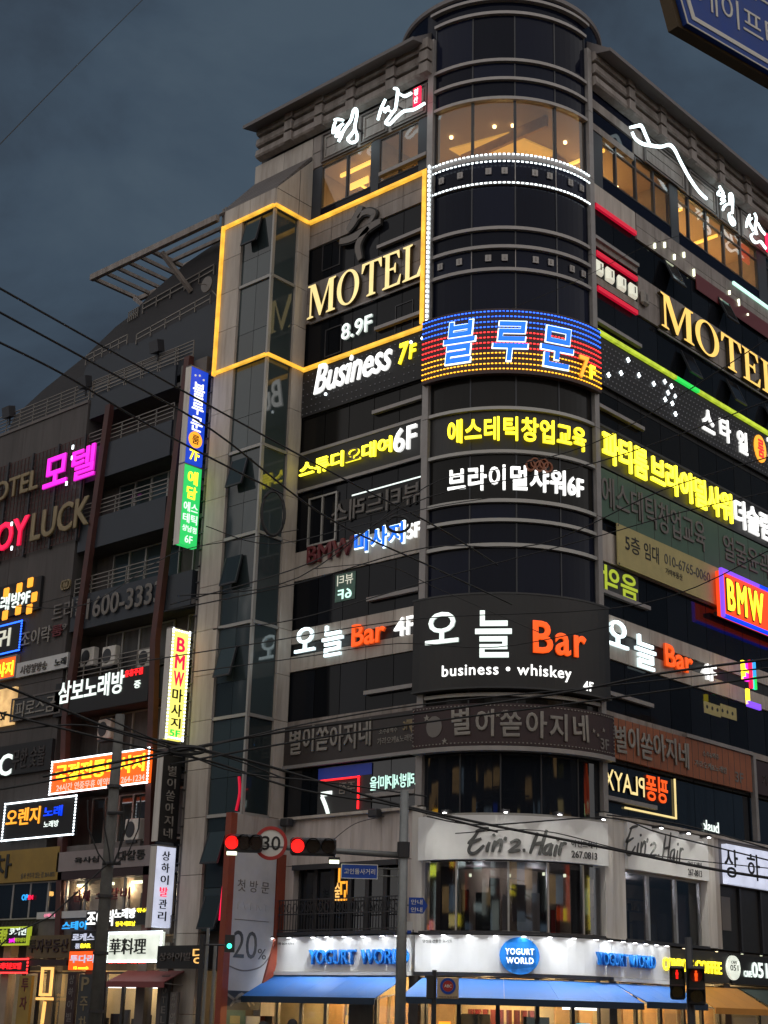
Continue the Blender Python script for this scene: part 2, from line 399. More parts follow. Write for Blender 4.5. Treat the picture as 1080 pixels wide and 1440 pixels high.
def panels(F, us, z0, z1, n0, n1, m, parent, name, gap=.02):
    for a, b in zip(us[:-1], us[1:]): slab(F, a+gap/2, b-gap/2, n0, n1, z0+gap/2, z1-gap/2, m, parent, name)
def lin(a, b, k): return [a+(b-a)*i/k for i in range(k+1)]

# ------------------------------------------------------------------ lettering
_gl = {}
def _curve(t, bold, shear):
    c = bpy.data.curves.new('t', 'FONT'); c.body = t; c.size = 1; c.shear = shear; c.resolution_u = 3
    c.extrude = .05; c.bevel_depth = bold*.42; c.bevel_resolution = 0
    o = bpy.data.objects.new('t', c); me = bpy.data.meshes.new_from_object(o)
    bpy.data.objects.remove(o); bpy.data.curves.remove(c); return me
def _norm(me):
    me.materials.clear(); me.materials.append(M['ink']); me.materials.append(M['ink'])
    for p in me.polygons: p.material_index = 0 if p.normal.z > .25 else 1
    xs = [v.co.x for v in me.vertices]; ys = [v.co.y for v in me.vertices]; zs = [v.co.z for v in me.vertices]
    if not xs: return None
    x0, x1, y0, y1, z0, z1 = min(xs), max(xs), min(ys), max(ys), min(zs), max(zs)
    for v in me.vertices: v.co = (v.co.x-(x0+x1)/2, v.co.y-(y0+y1)/2, (v.co.z-z0)/max(1e-6, z1-z0))
    return x0, x1, y0, y1
def glyph(ch, bold=0., shear=0.):
    k = (ch, bold, shear)
    if k in _gl: return _gl[k]
    if ch == ' ':
        _gl[k] = (None, 0, .0, 0, 0, .3); return _gl[k]
    if shear == 'serif':
        me, adv = serif(ch)
    else:
        me = _curve(ch, bold, shear); m2 = _curve(ch+ch, bold, shear)
        w1 = max(v.co.x for v in me.vertices)-min(v.co.x for v in me.vertices); w2 = max(v.co.x for v in m2.vertices)-min(v.co.x for v in m2.vertices)
        adv = w2-w1; bpy.data.meshes.remove(m2)
    x0, x1, y0, y1 = _norm(me); me.name = 'letter'
    _gl[k] = (me, x0, x1, y0, y1, adv); return _gl[k]
def serif(ch):
    mb = MB(Flat((0, 0, 0), 0))
    if ch == 'M':
        P = [(0, 0), (.26, 0), (.26, .04), (.17, .07), (.17, .82), (.50, 0), (.56, 0), (.87, .84), (.87, .07), (.78, .04), (.78, 0), (1.14, 0), (1.14, .04), (1.05, .07), (1.05, .93), (1.14, .96), (1.14, 1), (.86, 1), (.58, .27), (.30, 1), (0, 1), (0, .96), (.10, .93), (.10, .07), (0, .04)]
        w = 1.2
    elif ch == 'T':
        P = [(.24, 0), (.58, 0), (.58, .04), (.49, .07), (.49, .94), (.66, .93), (.76, .72), (.80, .72), (.79, 1), (.03, 1), (.02, .72), (.06, .72), (.16, .93), (.33, .94), (.33, .07), (.24, .04)]; w = .84
    elif ch == 'E':
        P = [(0, 0), (.66, 0), (.70, .28), (.66, .28), (.56, .07), (.26, .06), (.26, .49), (.42, .48), (.46, .38), (.50, .38), (.50, .66), (.46, .66), (.42, .55), (.26, .55), (.26, .94), (.52, .93), (.60, .76), (.64, .76), (.62, 1), (0, 1), (0, .96), (.10, .93), (.10, .07), (0, .04)]; w = .76
    elif ch == 'L':
        P = [(0, 0), (.64, 0), (.69, .31), (.65, .31), (.53, .08), (.26, .06), (.26, .93), (.36, .96), (.36, 1), (0, 1), (0, .96), (.10, .93), (.10, .07), (0, .04)]; w = .74
    if ch == 'O':
        k = 36; b = 0
        for i in range(k):
            a = 2*math.pi*i/k
            for ru, rz, n in ((.44, .515, .1), (.27, .46, .1), (.27, .46, 0), (.44, .515, 0)):
                mb.v.append(mb.F.pt(.44+ru*math.cos(a), n, .5+rz*math.sin(a)))
        for i in range(k):
            a = 4*i; c = 4*((i+1) % k)
            for j in range(4): mb.f.append((a+j, c+j, c+(j+1) % 4, a+(j+1) % 4))
        w = .95
    else: mb.prism(P, 0, .1)
    me = bpy.data.meshes.new('letter')
    me.from_pydata([(v.x, v.z, -v.y) for v in mb.v], [], mb.f); me.update()
    bb = bmesh.new(); bb.from_mesh(me); bmesh.ops.recalc_face_normals(bb, faces=bb.faces); bb.to_mesh(me); bb.free()
    return me, w
_sides = {}
def side_of(m):
    if m in _sides: return _sides[m]
    src = M[m]; b = src.node_tree.nodes.get('Principled BSDF')
    if b and b.inputs['Emission Strength'].default_value > 0 and not m.startswith('lit_gold'):
        c = b.inputs['Emission Color'].default_value; emit(m+'_return', tuple(c)[:3], b.inputs['Emission Strength'].default_value*.45, base=[v*.4 for v in tuple(c)[:3]]); _sides[m] = m+'_return'
    elif b and b.inputs['Emission Strength'].default_value > 0: _sides[m] = 'gold_return'
    else: _sides[m] = m
    return _sides[m]
def lay(parent, text, F, box, n, m, depth=.05, bold=.03, shear=0, name='letter', mirror=False, outline=None, track=0, jitter=0, fixed=None):
    """letters of a sign, each a part of its own; box = (u0, u1, z0, z1)"""
    u0, u1, z0, z1 = box
    if outline: lay(parent, text, F, (u0-outline[1], u1+outline[1], z0-outline[1], z1+outline[1]), n, outline[0], depth*.8, bold+outline[2], shear, 'letter_edge', mirror, None, track, jitter)
    if outline: n = n+depth*.3
    G = []; x = 0
    for ch in text:
        g = glyph(ch, bold, shear); G.append((x, g)); x += g[5]+track
    ink = [(x_, g) for x_, g in G if g[0]]
    if not ink: return []
    X0 = min(x_+g[1] for x_, g in ink); X1 = max(x_+g[2] for x_, g in ink); Y0 = min(g[3] for _, g in ink); Y1 = max(g[4] for _, g in ink)
    sx = (u1-u0)/max(.01, X1-X0); sz = (z1-z0)/max(.01, Y1-Y0)
    o0 = rootloc(parent); out = []
    for x_, g in ink:
        cx_ = (x_+(g[1]+g[2])/2-X0)*sx; cz_ = ((g[3]+g[4])/2-Y0)*sz
        u = (u1-cx_) if mirror else (u0+cx_)
        dz = random.uniform(-1, 1)*jitter*(z1-z0)
        o = bpy.data.objects.new(name, g[0]); COL.objects.link(o); o.parent = parent
        o.location = F.pt(u, n, z0+cz_+dz)-o0; o.rotation_euler = (R(90), random.uniform(-1, 1)*jitter*.6, F.rot(u)) if jitter else (R(90), 0, F.rot(u))
        o.scale = (-sx if mirror else sx, sz, depth)
        for k_, mm_ in ((0, m), (1, side_of(m))): o.material_slots[k_].link = 'OBJECT'; o.material_slots[k_].material = M[mm_]
        out.append(o)
    return out
def line(parent, text, F, box, n, m, depth=.01, bold=0., shear=0, name='lettering', mirror=False):
    """a line of small print as one part"""
    me = _curve(text, bold, shear); _norm(me); me.name = name; me.materials.clear(); me.materials.append(M[m])
    for p in me.polygons: p.material_index = 0
    u0, u1, z0, z1 = box
    xs = [v.co.x for v in me.vertices]; ys = [v.co.y for v in me.vertices]
    sx = (u1-u0)/(max(xs)-min(xs)); sz = (z1-z0)/(max(ys)-min(ys)); uc = (u0+u1)/2
    rt = rootloc(parent)
    if F.curved:
        for v in me.vertices:
            v.co = F.pt(uc+v.co.x*sx, n+v.co.z*depth, (z0+z1)/2+v.co.y*sz)-rt
        o = bpy.data.objects.new(name, me)
    else:
        o = bpy.data.objects.new(name, me); o.location = F.pt(uc, n, (z0+z1)/2)-rt; o.rotation_euler = (R(90), 0, F.rot(uc)); o.scale = (-sx if mirror else sx, sz, depth)
    COL.objects.link(o); o.parent = parent
    if len(text) > 3: o['kind'] = 'stuff'
    return o
def board(F, box, n0, n1, m, label, cat='sign', name='sign_board', part='panel', edge=None, group='signs on the corner building', ew=.04):
    u0, u1, z0, z1 = box
    t = thing(name, label, cat, F.pt((u0+u1)/2, n0, z0), group)
    if m: MB(F).box(u0, u1, n0, n1, z0, z1).build(part, m, t)
    if edge: MB(F).ringbox(u0-ew*.5, u1+ew*.5, n0+.003, n1+.03, z0-ew*.5, z1+ew*.5, ew).build('frame', edge, t)
    return t
def leds(F, runs, m, parent, name='led_string', sp=.17, s=.04, n=.1, dash=1.6):
    mb = MB(F)
    for (ua, za), (ub, zb) in runs:
        L = math.hypot(ub-ua, zb-za); k = max(1, int(L/sp))
        for i in range(k+1):
            u = ua+(ub-ua)*i/k; z = za+(zb-za)*i/k
            hu, hz = (s*dash, s) if abs(ub-ua) > abs(zb-za) else (s, s*dash)
            mb.box(u-hu/2*1.2, u+hu/2*1.2, n, n+.03, z-hz/2, z+hz/2, seg=1)
    return mb.build(name, m, parent, kind='stuff')
def strokes(F, L, n0, n1, w, parent, name, m, mapf, taper=.45):
    mb = MB(F)
    for s_ in L: mb.stroke([mapf(*p) for p in s_], n0, n1, w, taper=taper)
    return mb.build(name, m, parent)
# ------------------------------------------------------------------ ground and roads
def plan(mb, pts, z0, z1):
    b = len(mb.v); k = len(pts)
    for x, y in pts: mb.v.append(Vector((x, y, z0)))
    for x, y in pts: mb.v.append(Vector((x, y, z1)))
    for i in range(k):
        j = (i+1) % k; mb.f.append((b+i, b+j, b+k+j, b+k+i))
    mb.f.append(tuple(range(b+k-1, b-1, -1))); mb.f.append(tuple(range(b+k, b+2*k)))
    return mb
GZ = -0.7
g_ = MB().box(-400, 400, -400, 400, GZ-.5, GZ-.12).build('ground', 'asphalt'); g_['kind'] = 'structure'
def arcpts(d, a0=180, a1=270, k=14, c=4.15, rad=4.15): return [(c+(rad-d)*math.cos(R(a0+(a1-a0)*i/k)), c+(rad-d)*math.sin(R(a0+(a1-a0)*i/k))) for i in range(k+1)]
def foot(d, ye=14.4, xe=27): return [(d, ye)]+(arcpts(d) if d < 4 else [(d, d)])+[(xe, d), (xe, ye)]
pv = plan(MB(), [(-5.5, 60)]+arcpts(-5.5)+[(70, -5.5), (70, 60)], GZ-.115, GZ).build('pavement', 'paving'); pv['kind'] = 'structure'
kb = MB(CW); kb.F = WORLD
ap = arcpts(-5.5, k=20)
for (x0, y0), (x1, y1) in zip([(-5.5, 60)]+ap, ap+[(70, -5.5)]): kb.tube((x0, y0, GZ-.05), (x1, y1, GZ-.05), .08, 4)
o = kb.build('kerb', 'stone_pale'); o['kind'] = 'structure'
rm = MB()
for i in range(10): rm.box(-9.5-i*1.0, -9.0-i*1.0, -4, 0.5, GZ-.116, GZ-.112)
for i in range(10): rm.box(-4, .5, -9.5-i*1.0, -9.0-i*1.0, GZ-.116, GZ-.112)
for i in range(12): rm.box(-22.1, -21.9, 6+i*5, 9+i*5, GZ-.116, GZ-.112); rm.box(6+i*5, 9+i*5, -20.1, -19.9, GZ-.116, GZ-.112)
o = rm.build('road_markings', 'white_paint'); o['kind'] = 'structure'

# ------------------------------------------------------------------ the corner building
B = thing('corner_building', 'ten storey corner building with a rounded dark glass corner and stone banded wings', 'building', (4.15, 4.15, GZ))
core = MB()
plan(core, foot(5.0), GZ, 3.0); plan(core, foot(.35), 3.0, 4.14); plan(core, foot(3.0), 4.14, 6.5); plan(core, foot(.35), 6.5, 32.55); plan(core, foot(6.0), 32.55, 35.3); plan(core, foot(.35), 35.3, 38.6)
core.build('core_wall', 'joint', B)
MB().box(-1.65, .4, 11.1, 13.75, 3, 32.5).build('core_wall', 'joint', B)
plan(MB(), foot(.25), 35.18, 35.29).build('restaurant_ceiling', 'room_ceiling', B)
plan(MB(), foot(.2), 32.56, 32.62).build('restaurant_floor', 'wood_warm', B)
iw = MB(); iw.box(.3, 6, 10.9, 11, 32.62, 35.17); iw.box(.3, 6, 7.3, 7.42, 32.62, 35.17)
for x in (10.45, 18.4, 24): iw.box(x, x+.15, .3, 6, 32.62, 35.17)
iw.build('room_wall', 'room_wall', B)
iw = MB(); plan(iw, foot(5.8), 32.63, 35.16); iw.build('room_wall', 'room_wall', B)
cv = MB()
for x in (5.5, 8.2, 11.5, 14.2, 16.8): cv.box(x, x+1.2, 3.4, 3.5, 35.08, 35.17)
for x in (6.6, 12.6, 15.6): cv.box(x, x+.1, .8, 4.4, 35.05, 35.17)
cv.box(1.2, 1.3, 8.2, 10.4, 35.02, 35.17); cv.box(1.3, 3.2, 9.2, 9.3, 34.2, 34.26); cv.box(1.0, 1.06, 8.6, 9.6, 34.0, 34.3)
cv.build('cove_light', 'cove', B)
dl = MB()
for x, y in ((2.5, 3.2), (3.6, 2.2), (2.0, 5.0), (5.2, 1.7), (2.9, 2.6), (8, 2), (9.4, 2), (13, 2), (17, 2.2)): dl.tube((x, y, 35.08), (x, y, 35.17), .07, 8)
dl.build('downlight', 'downlight', B)
plan(MB(), [(3.2, 3.0), (5.6, 2.4), (6.0, 5.4), (2.6, 5.6)], 35.10, 35.17).build('lit_ceiling_tray', 'tray', B)
pl_ = MB()
for x in (5.6, 7.6, 9.6, 12.0, 14.5, 16.6):
    for k in range(3): pl_.box(x+.1*k, x+.1*k+1.1, 2.5+.6*k, 2.6+.6*k, 34.6, 35.1)
pl_.box(3.2, 3.35, 1.2, 5.5, 34.7, 35.17)
pl_.build('ceiling_baffle', 'wood_warm', B)
def lamp(name, loc, e, col, size=.5, parent=None, kind='POINT', rot=None, shape=None):
    l = bpy.data.lights.new(name, kind); l.energy = e; l.color = col
    if kind == 'POINT': l.shadow_soft_size = size
    elif kind == 'AREA': l.size = size
    elif kind == 'SPOT': l.spot_size = R(size); l.spot_blend = .8; l.shadow_soft_size = .04
    o = bpy.data.objects.new(name, l); COL.objects.link(o)
    o.location = Vector(loc)-(rootloc(parent) if parent else Vector((0, 0, 0)))
    if rot: o.rotation_euler = rot
    if parent: o.parent = parent
    return o
for (x, y, e) in ((3.2, 3.2, 5), (7.9, 2.6, 34), (13.5, 2.6, 38), (16.8, 2.6, 30), (2.6, 5.9, 7), (2.4, 9.3, 22)):
    lamp('room_lamp', (x, y, 33.2), e*6, (1, .70, .28), .25, B)

LU = lin(-10.85, -4.45, 5)          # left wing modules
RU = [4.45, 7.6]+lin(9.0, 26.0, 12)  # right wing modules
RU2 = [4.45, 6.0, 7.6]+lin(9.0, 26.0, 12)
# wing posts
for F, u in ((LW, -4.43), (RW, 4.15)):
    for a, b in ((8.25, 12.0), (12.02, 15.2), (15.22, 18.6), (18.62, 22.0), (22.02, 25.8), (25.82, 29.0), (29.02, 32.3), (32.32, 35.3), (35.32, 38.2)):
        slab(F, u, u+.28, -.3, .16, a, b, 'metal_grey', B, 'corner_post')
# stone bands
for F, U, U9 in ((LW, LU, LU), (RW, RU[1:], RU[1:])):
    panels(F, U9, 31.2, 31.8, -.3, 0, 'stone', B, 'stone_panel'); panels(F, U9, 31.8, 32.38, -.3, 0, 'stone', B, 'stone_panel')
    panels(F, U9, 27.85, 28.72, -.3, 0, 'stone', B, 'stone_panel'); panels(F, U9, 28.72, 29.6, -.3, 0, 'stone', B, 'stone_panel')
for F, U in ((LW, LU), (RW, RU2)):
    panels(F, U, 17.1, 18.25, -.3, 0, 'stone_pale', B, 'stone_panel')
    panels(F, U, 13.6, 14.2, -.3, .0, 'stone_pale', B, 'stone_panel'); panels(F, U, 14.65, 15.2, -.3, 0, 'stone_pale', B, 'stone_panel')
    panels(F, U, 14.22, 14.63, -.3, -.06, 'black_panel', B, 'spandrel_pane')
    panels(F, U, 11.5, 11.75, -.3, 0, 'stone', B, 'stone_panel')
# upper walls under the louvres
panels(LW, LU, 34.98, 35.7, -.3, 0, 'stone', B, 'stone_panel'); panels(LW, LU, 35.72, 36.5, -.3, 0, 'stone', B, 'stone_panel')
panels(LW, [-14.4, -12.6, -10.87], 34.0, 36.5, -.3, 0, 'stone_pale', B, 'stone_panel')
panels(RW, RU[1:], 35.1, 35.75, -.3, 0, 'stone', B, 'stone_panel'); panels(RW, RU[1:], 35.77, 36.4, -.3, 0, 'stone', B, 'stone_panel')
slab(RW, 4.45, 7.58, -.3, 0.02, 35.75, 36.15, 'stone', B, 'stone_panel'); slab(RW, 4.45, 7.58, -.3, 0.02, 34.75, 35.05, 'stone', B, 'stone_panel')
slab(RW, 4.45, 7.58, -.3, -.05, 35.07, 35.73, 'glass_navy', B, 'glass_pane'); slab(RW, 4.45, 7.58, -.3, -.05, 36.17, 36.6, 'glass_navy', B, 'glass_pane')
for F, a, b in ((LW, -10.3, -8.3), (LW, -8.1, -6.6), (LW, -6.4, -4.55), (RW, 8.3, 11.6), (RW, 11.9, 14.2), (RW, 14.4, 16.0), (RW, 16.3, 18.6)):
    MB(F).ringbox(a, b, 0.0, .09, 35.05, 36.4, .07).build('wall_moulding', 'stone_dark', B)
    MB(F).ringbox(a+.18, b-.18, 0.0, .06, 35.22, 36.22, .05).build('wall_moulding', 'stone', B)
# louvres and eaves
def louvre(F, us, z0, z1):
    h = (z1-z0)/3
    for a, b in zip(us[:-1], us[1:]):
        for i in range(3):
            zz = z0+i*h
            MB(F).side([(0, zz+.06), (.30, zz+.12), (.36, zz+.20), (.30, zz+h-.06), (0, zz+h-.02)], a+.02, b-.02).build('louvre', 'stone', B)
        for i in range(3): slab(F, b-.22, b+.22, .0, .46, z0+i*h+.08, z0+(i+1)*h-.03, 'stone', B, 'louvre_bracket')
louvre(LW, [-14.1, -12.0, -10.2, -8.4, -6.2, -4.45], 36.55, 38.2)
louvre(RW, [4.45, 6.9, 9.3, 11.7, 14.1, 16.5, 18.9, 21.3, 23.7, 26], 36.5, 38.2)
EAV = [(-.3, 38.2), (1.0, 37.86), (1.02, 38.0), (.9, 38.04), (-.3, 38.95)]
MB(LW).side(EAV, -14.25, -4.5).build('eave', 'eave', B); MB(RW).side(EAV, 4.5, 27).build('eave', 'eave', B)
# rounded crown of the corner
cr_ = MB(CW)
cr_.side([(-.15, 39.68), (.02, 39.74), (.04, 39.9), (-3, 40.3), (-3, 39.6)], -8.2, 8.2)
cr_.build('crown_roof', 'eave', B)
MB(CW).box(-8, 8, -.5, -.08, 38.3, 39.7).build('crown_drum', 'glass_navy', B)
# corner rings
for z, n_, h in ((38.74, .12, .13), (36.57, .12, .13), (35.74, .12, .13), (34.87, .12, .13), (32.28, .10, .2), (31.18, .10, .1), (29.28, .12, .13), (28.51, .12, .13), (27.58, .12, .13), (22.09, .12, .12), (20.45, .12, .12), (18.63, .12, .13), (17.92, .12, .12), (17.02, .12, .13), (11.82, .12, .12), (9.98, .10, .16), (7.88, .12, .1)):
    MB(CW).box(-3.28, 3.28, -.1, n_, z-h/2, z+h/2).build('ring_ledge', 'metal_grey' if z > 23 else 'mullion_pale', B)
def cyl_glass(z0, z1, m, us=(-3.26, -1.63, 0, 1.63, 3.26), n=-.02, mull='mullion', mw=.05):
    for a, b in zip(us[:-1], us[1:]): slab(CW, a+.02, b-.02, n-.04, n, z0+.02, z1-.02, m, B, 'glass_pane')
    for u in us: slab(CW, u-mw/2, u+mw/2, -.12, n+.03, z0, z1, mull, B, 'mullion')
for a, b in ((36.63, 38.68), (35.8, 36.5), (34.93, 35.68)): cyl_glass(a, b, 'glass_navy')
cyl_glass(32.4, 34.8, 'glass_clear', mw=.10)
cyl_glass(31.23, 32.18, 'glass_navy', mull='metal_grey', mw=.03); cyl_glass(29.34, 31.12, 'glass_navy'); cyl_glass(28.57, 29.22, 'glass_navy')
cyl_glass(27.64, 28.45, 'glass_navy', mull='metal_grey', mw=.03); cyl_glass(25.7, 27.52, 'glass_navy'); cyl_glass(22.15, 25.7, 'glass_film', us=(-3.26, -1.63, 0, 1.63, 3.26))
cyl_glass(20.51, 22.03, 'black_panel'); cyl_glass(18.7, 20.39, 'glass_film'); cyl_glass(17.98, 18.57, 'glass_navy'); cyl_glass(17.09, 17.86, 'glass_navy'); cyl_glass(15.1, 16.95, 'glass_navy')
cyl_glass(11.9, 15.1, 'glass_film'); cyl_glass(10.06, 11.76, 'glass_film')
cyl_glass(7.93, 9.9, 'glass_low', us=(-3.26, -1.9, -.55, .8, 2.2, 3.26))
MB(CW).box(-3.5, 3.5, -.1, .12, 39.33, 39.45).build('ring_ledge', 'metal_grey', B)
# small square vents set in the bands of the corner
for zc in (31.72, 28.07):
    for u in (-2.9, -2.1, -1.0, -.4, .75, 1.35, 2.3, 2.9):
        slab(CW, u-.11, u+.11, .0, .05, zc-.13, zc+.13, 'metal_grey', B, 'band_vent'); slab(CW, u-.02, u+.02, .05, .07, zc-.06, zc+.09, 'dull_white', B, 'vent_cap')
# glazing of the wings: dark strips
def wing_glass(F, U, z0, z1, m, n=-.08, mull='mullion', mw=.04):
    panels(F, U, z0, z1, n-.05, n, m, B, 'glass_pane', .03)
MB(RW).box(4.45, 26, -.28, -.2, 22, 32).build('backing', 'joint', B)
for F, U in ((LW, LU), (RW, RU2)):
    wing_glass(F, U, 29.6, 31.2 if F is LW else 31.2, 'glass_wing'); wing_glass(F, U, 25.9, 27.85, 'glass_wing')
    wing_glass(F, U, 22.3, 23.7, 'glass_film'); wing_glass(F, U, 23.7, 25.9, 'black_board')
    wing_glass(F, U, 20.6, 22.3, 'glass_film')
    wing_glass(F, U, 18.25, 20.6, 'glass_wing'); wing_glass(F, U, 15.2, 17.1, 'glass_wing'); wing_glass(F, U, 11.75, 13.6, 'glass_wing'); wing_glass(F, U, 10.0, 11.5, 'black_board')
    wing_glass(F, U, 8.2, 9.95, 'glass_low')
wing_glass(RW, [4.45, 6.0, 7.58], 29.6, 31.4, 'glass_wing', -.06); wing_glass(RW, [4.45, 6.0, 7.58], 27.85, 29.6, 'glass_wing', -.06); wing_glass(RW, [4.45, 7.58], 31.55, 32.4, 'stone_pale', -.02)
slab(RW, 4.45, 7.58, -.1, .0, 29.65, 29.95, 'stone', B, 'stone_panel'); slab(RW, 4.45, 7.58, -.1, .0, 28.05, 28.35, 'stone', B, 'stone_panel')
# ledges on one half of each storey
for F, a, b in ((LW, -6.95, -4.5), (RW, 4.5, 7.55)):
    for z in (29.95, 26.45, 23.0, 15.75, 12.35, 8.75):
        if F is RW and z == 15.75: z = 15.95
        slab(F, a, b, -.05, .12, z-.07, z+.07, 'metal_grey', B, 'window_ledge')
slab(LW, -6.95, -4.5, -.05, .14, 33.1, 33.25, 'metal_grey', B, 'window_ledge')
# top floor windows
def win_row(F, us, z0, z1, transom=None):
    for a, b in zip(us[:-1], us[1:]):
        slab(F, a+.04, b-.04, -.1, -.07, z0+.04, z1-.04, 'glass_clear', B, 'window_pane')
        MB(F).ringbox(a, b, -.16, -.03, z0, z1, .05).build('window_frame', 'mullion', B)
        if transom: slab(F, a+.05, b-.05, -.14, -.04, transom-.03, transom+.03, 'mullion', B, 'transom')
win_row(LW, [-10.3, -8.85, -7.5], 32.9, 34.9); win_row(LW, [-7.1, -6.0, -5.0], 32.9, 34.9)
for a, b in ((-10.85, -10.3), (-7.5, -7.1), (-5.0, -4.45)): slab(LW, a, b, -.12, -.02, 32.4, 34.95, 'slate_panel', B, 'infill_panel')
slab(LW, -10.85, -4.45, -.2, -.05, 32.4, 32.88, 'glass_navy', B, 'glass_pane')
win_row(RW, [5.3, 6.3, 7.75, 9.1, 10.35], 32.95, 35.05, 34.5); win_row(RW, [10.95, 11.85, 13.3, 14.8, 16.3, 17.8], 32.95, 35.05, 34.5); win_row(RW, [18.6, 20, 21.5, 23, 24.5], 32.95, 35.05, 34.5)
for a, b in ((4.45, 5.3), (10.35, 10.95), (17.8, 18.6), (24.5, 26)): slab(RW, a, b, -.12, -.02, 32.4, 35.08, 'slate_panel', B, 'infill_panel')
slab(RW, 4.45, 26, -.2, -.05, 32.4, 32.93, 'glass_navy', B, 'glass_pane')
# open top-hung windows
def flap(F, u0, u1, z0, z1, tilt, m='glass_teal', par=None, fr='mullion'):
    dz = (z1-z0)*math.cos(R(tilt)); dn = (z1-z0)*math.sin(R(tilt)); p = par or B
    mb = MB(F); mb.side([(0, z1), (.05, z1), (.05+dn, z1-dz), (dn, z1-dz)], u0, u1); q = mb.build('open_window', m, p)
    f = MB(F)
    for a, b in ((u0-.03, u0+.02), (u1-.02, u1+.03)): f.side([(-.01, z1), (.07, z1), (.07+dn, z1-dz-.03), (dn-.01, z1-dz-.03)], a, b)
    f.side([(dn-.01, z1-dz+.03), (dn+.07, z1-dz+.03), (dn+.07, z1-dz-.04), (dn-.01, z1-dz-.04)], u0, u1)
    f.build('window_sash', fr, q)
for u, z, w in ((-9.6, 30.0, 1.0), (-5.6, 26.0, .9), (-9.3, 26.1, .9)): MB(LW).ringbox(u-w/2, u+w/2, -.09, -.05, z, z+1.2, .04).build('window_frame', 'metal_dark', B)
for u, z in ((9.6, 30.0), (13.9, 30.0)): flap(RW, u, u+.9, z, z+1.1, 22, 'glass_wing')
for u, z in ((10.6, 26.3), (14.2, 26.3), (17.5, 26.2)): flap(RW, u, u+.9, z, z+1.1, 22, 'glass_wing')
# red sheet under the right band
slab(RW, 12.1, 18.8, .005, .04, 30.75, 31.5, 'dark_red', B, 'red_sheet'); 

# ---- second floor (white storey)
for u in (-4.55,): slab(LW, u, u+.45, -.3, .14, 4.2, 8.2, 'white_wall', B, 'white_column')
slab(RW, 4.12, 4.60, -.3, .18, 4.2, 8.2, 'white_wall', B, 'white_column'); slab(RW, 4.6, 5.55, -.3, .02, 4.2, 8.12, 'white_wall', B, 'white_column')
slab(RW, 10.75, 11.35, -.3, .10, 4.2, 8.12, 'white_wall', B, 'white_column'); slab(RW, 11.35, 11.8, -.3, .02, 4.2, 8.12, 'stone_pale', B, 'white_column')
panels(LW, [-10.8, -9.35, -7.4, -6.0, -4.55], 6.55, 8.16, -.3, .05, 'pink_wall', B, 'wall_panel', .012)
slab(LW, -10.8, -10.1, -.3, .05, 4.2, 6.53, 'pink_wall', B, 'wall_panel'); slab(LW, -5.2, -4.55, -.3, .05, 4.2, 6.53, 'pink_wall', B, 'wall_panel')
slab(LW, -11, -4.3, -.3, .22, 8.14, 8.24, 'stone_pale', B, 'coping'); slab(RW, 4.4, 26, -.3, .12, 8.12, 8.22, 'stone_pale', B, 'coping')
for a, b in zip(lin(-10.1, -5.2, 6)[:-1], lin(-10.1, -5.2, 6)[1:]):
    slab(LW, a+.05, b-.05, -.35, -.3, 4.3, 6.5, 'glass_low', B, 'glass_pane'); MB(LW).ringbox(a, b, -.32, -.22, 4.2, 6.53, .09).build('window_frame', 'metal_dark', B)
MB(LW).box(-10.1, -5.2, .04, .16, 6.38, 6.56).build('window_head', 'metal_dark', B)
rl = MB(LW)
for i in range(44):
    u = -10.75+i*.138; rl.box(u, u+.02, .30, .32, 4.3, 5.35)
for z in (4.32, 4.85, 5.33): rl.box(-10.8, -4.7, .29, .33, z, z+.04)
for i in range(20):
    u = -10.6+i*.3; rl.ring(u, 5.08, .12, .16, .02, .30, .32, 8)
rl.build('balcony_railing', 'metal_dark', B)
slab(LW, -11, -4.4, -.3, .36, 4.16, 4.28, 'metal_dark', B, 'ledge')
# salon windows in the rounded corner and the right wing
cyl_glass(4.25, 6.42, 'glass_salon', us=(-3.26, -2.0, -.3, 1.0, 2.35, 3.26), mull='metal_silver', mw=.06)
MB(CW).box(-3.3, 3.3, -.2, .16, 4.14, 4.24).build('ledge', 'metal_dark', B)
for a, b in ((5.55, 7.3), (7.3, 9.1), (9.1, 10.75)):
    slab(RW, a+.05, b-.05, -.33, -.29, 4.25, 6.45, 'glass_salon', B, 'glass_pane'); MB(RW).ringbox(a, b, -.32, -.2, 4.2, 6.48, .06).build('window_frame', 'metal_silver', B)
slab(RW, 5.5, 10.8, -.8, 0, 6.48, 8.1, 'white_wall', B, 'wall_panel'); slab(RW, 5.5, 10.8, -.8, .1, 4.14, 4.24, 'metal_dark', B, 'ledge')
slab(RW, 11.8, 26, -.34, -.3, 4.2, 6.5, 'black_panel', B, 'wall_panel'); slab(RW, 11.8, 26, -.3, 0, 6.5, 8.1, 'stone_dark', B, 'wall_panel')
for u in (12.0, 13.6, 15.2, 16.8): slab(RW, u, u+.12, -.3, -.2, 4.2, 6.5, 'metal_dark', B, 'mullion')
slab(RW, 12.35, 13.0, -.3, -.27, 4.9, 6.1, 'dull_grey', B, 'window_pane')
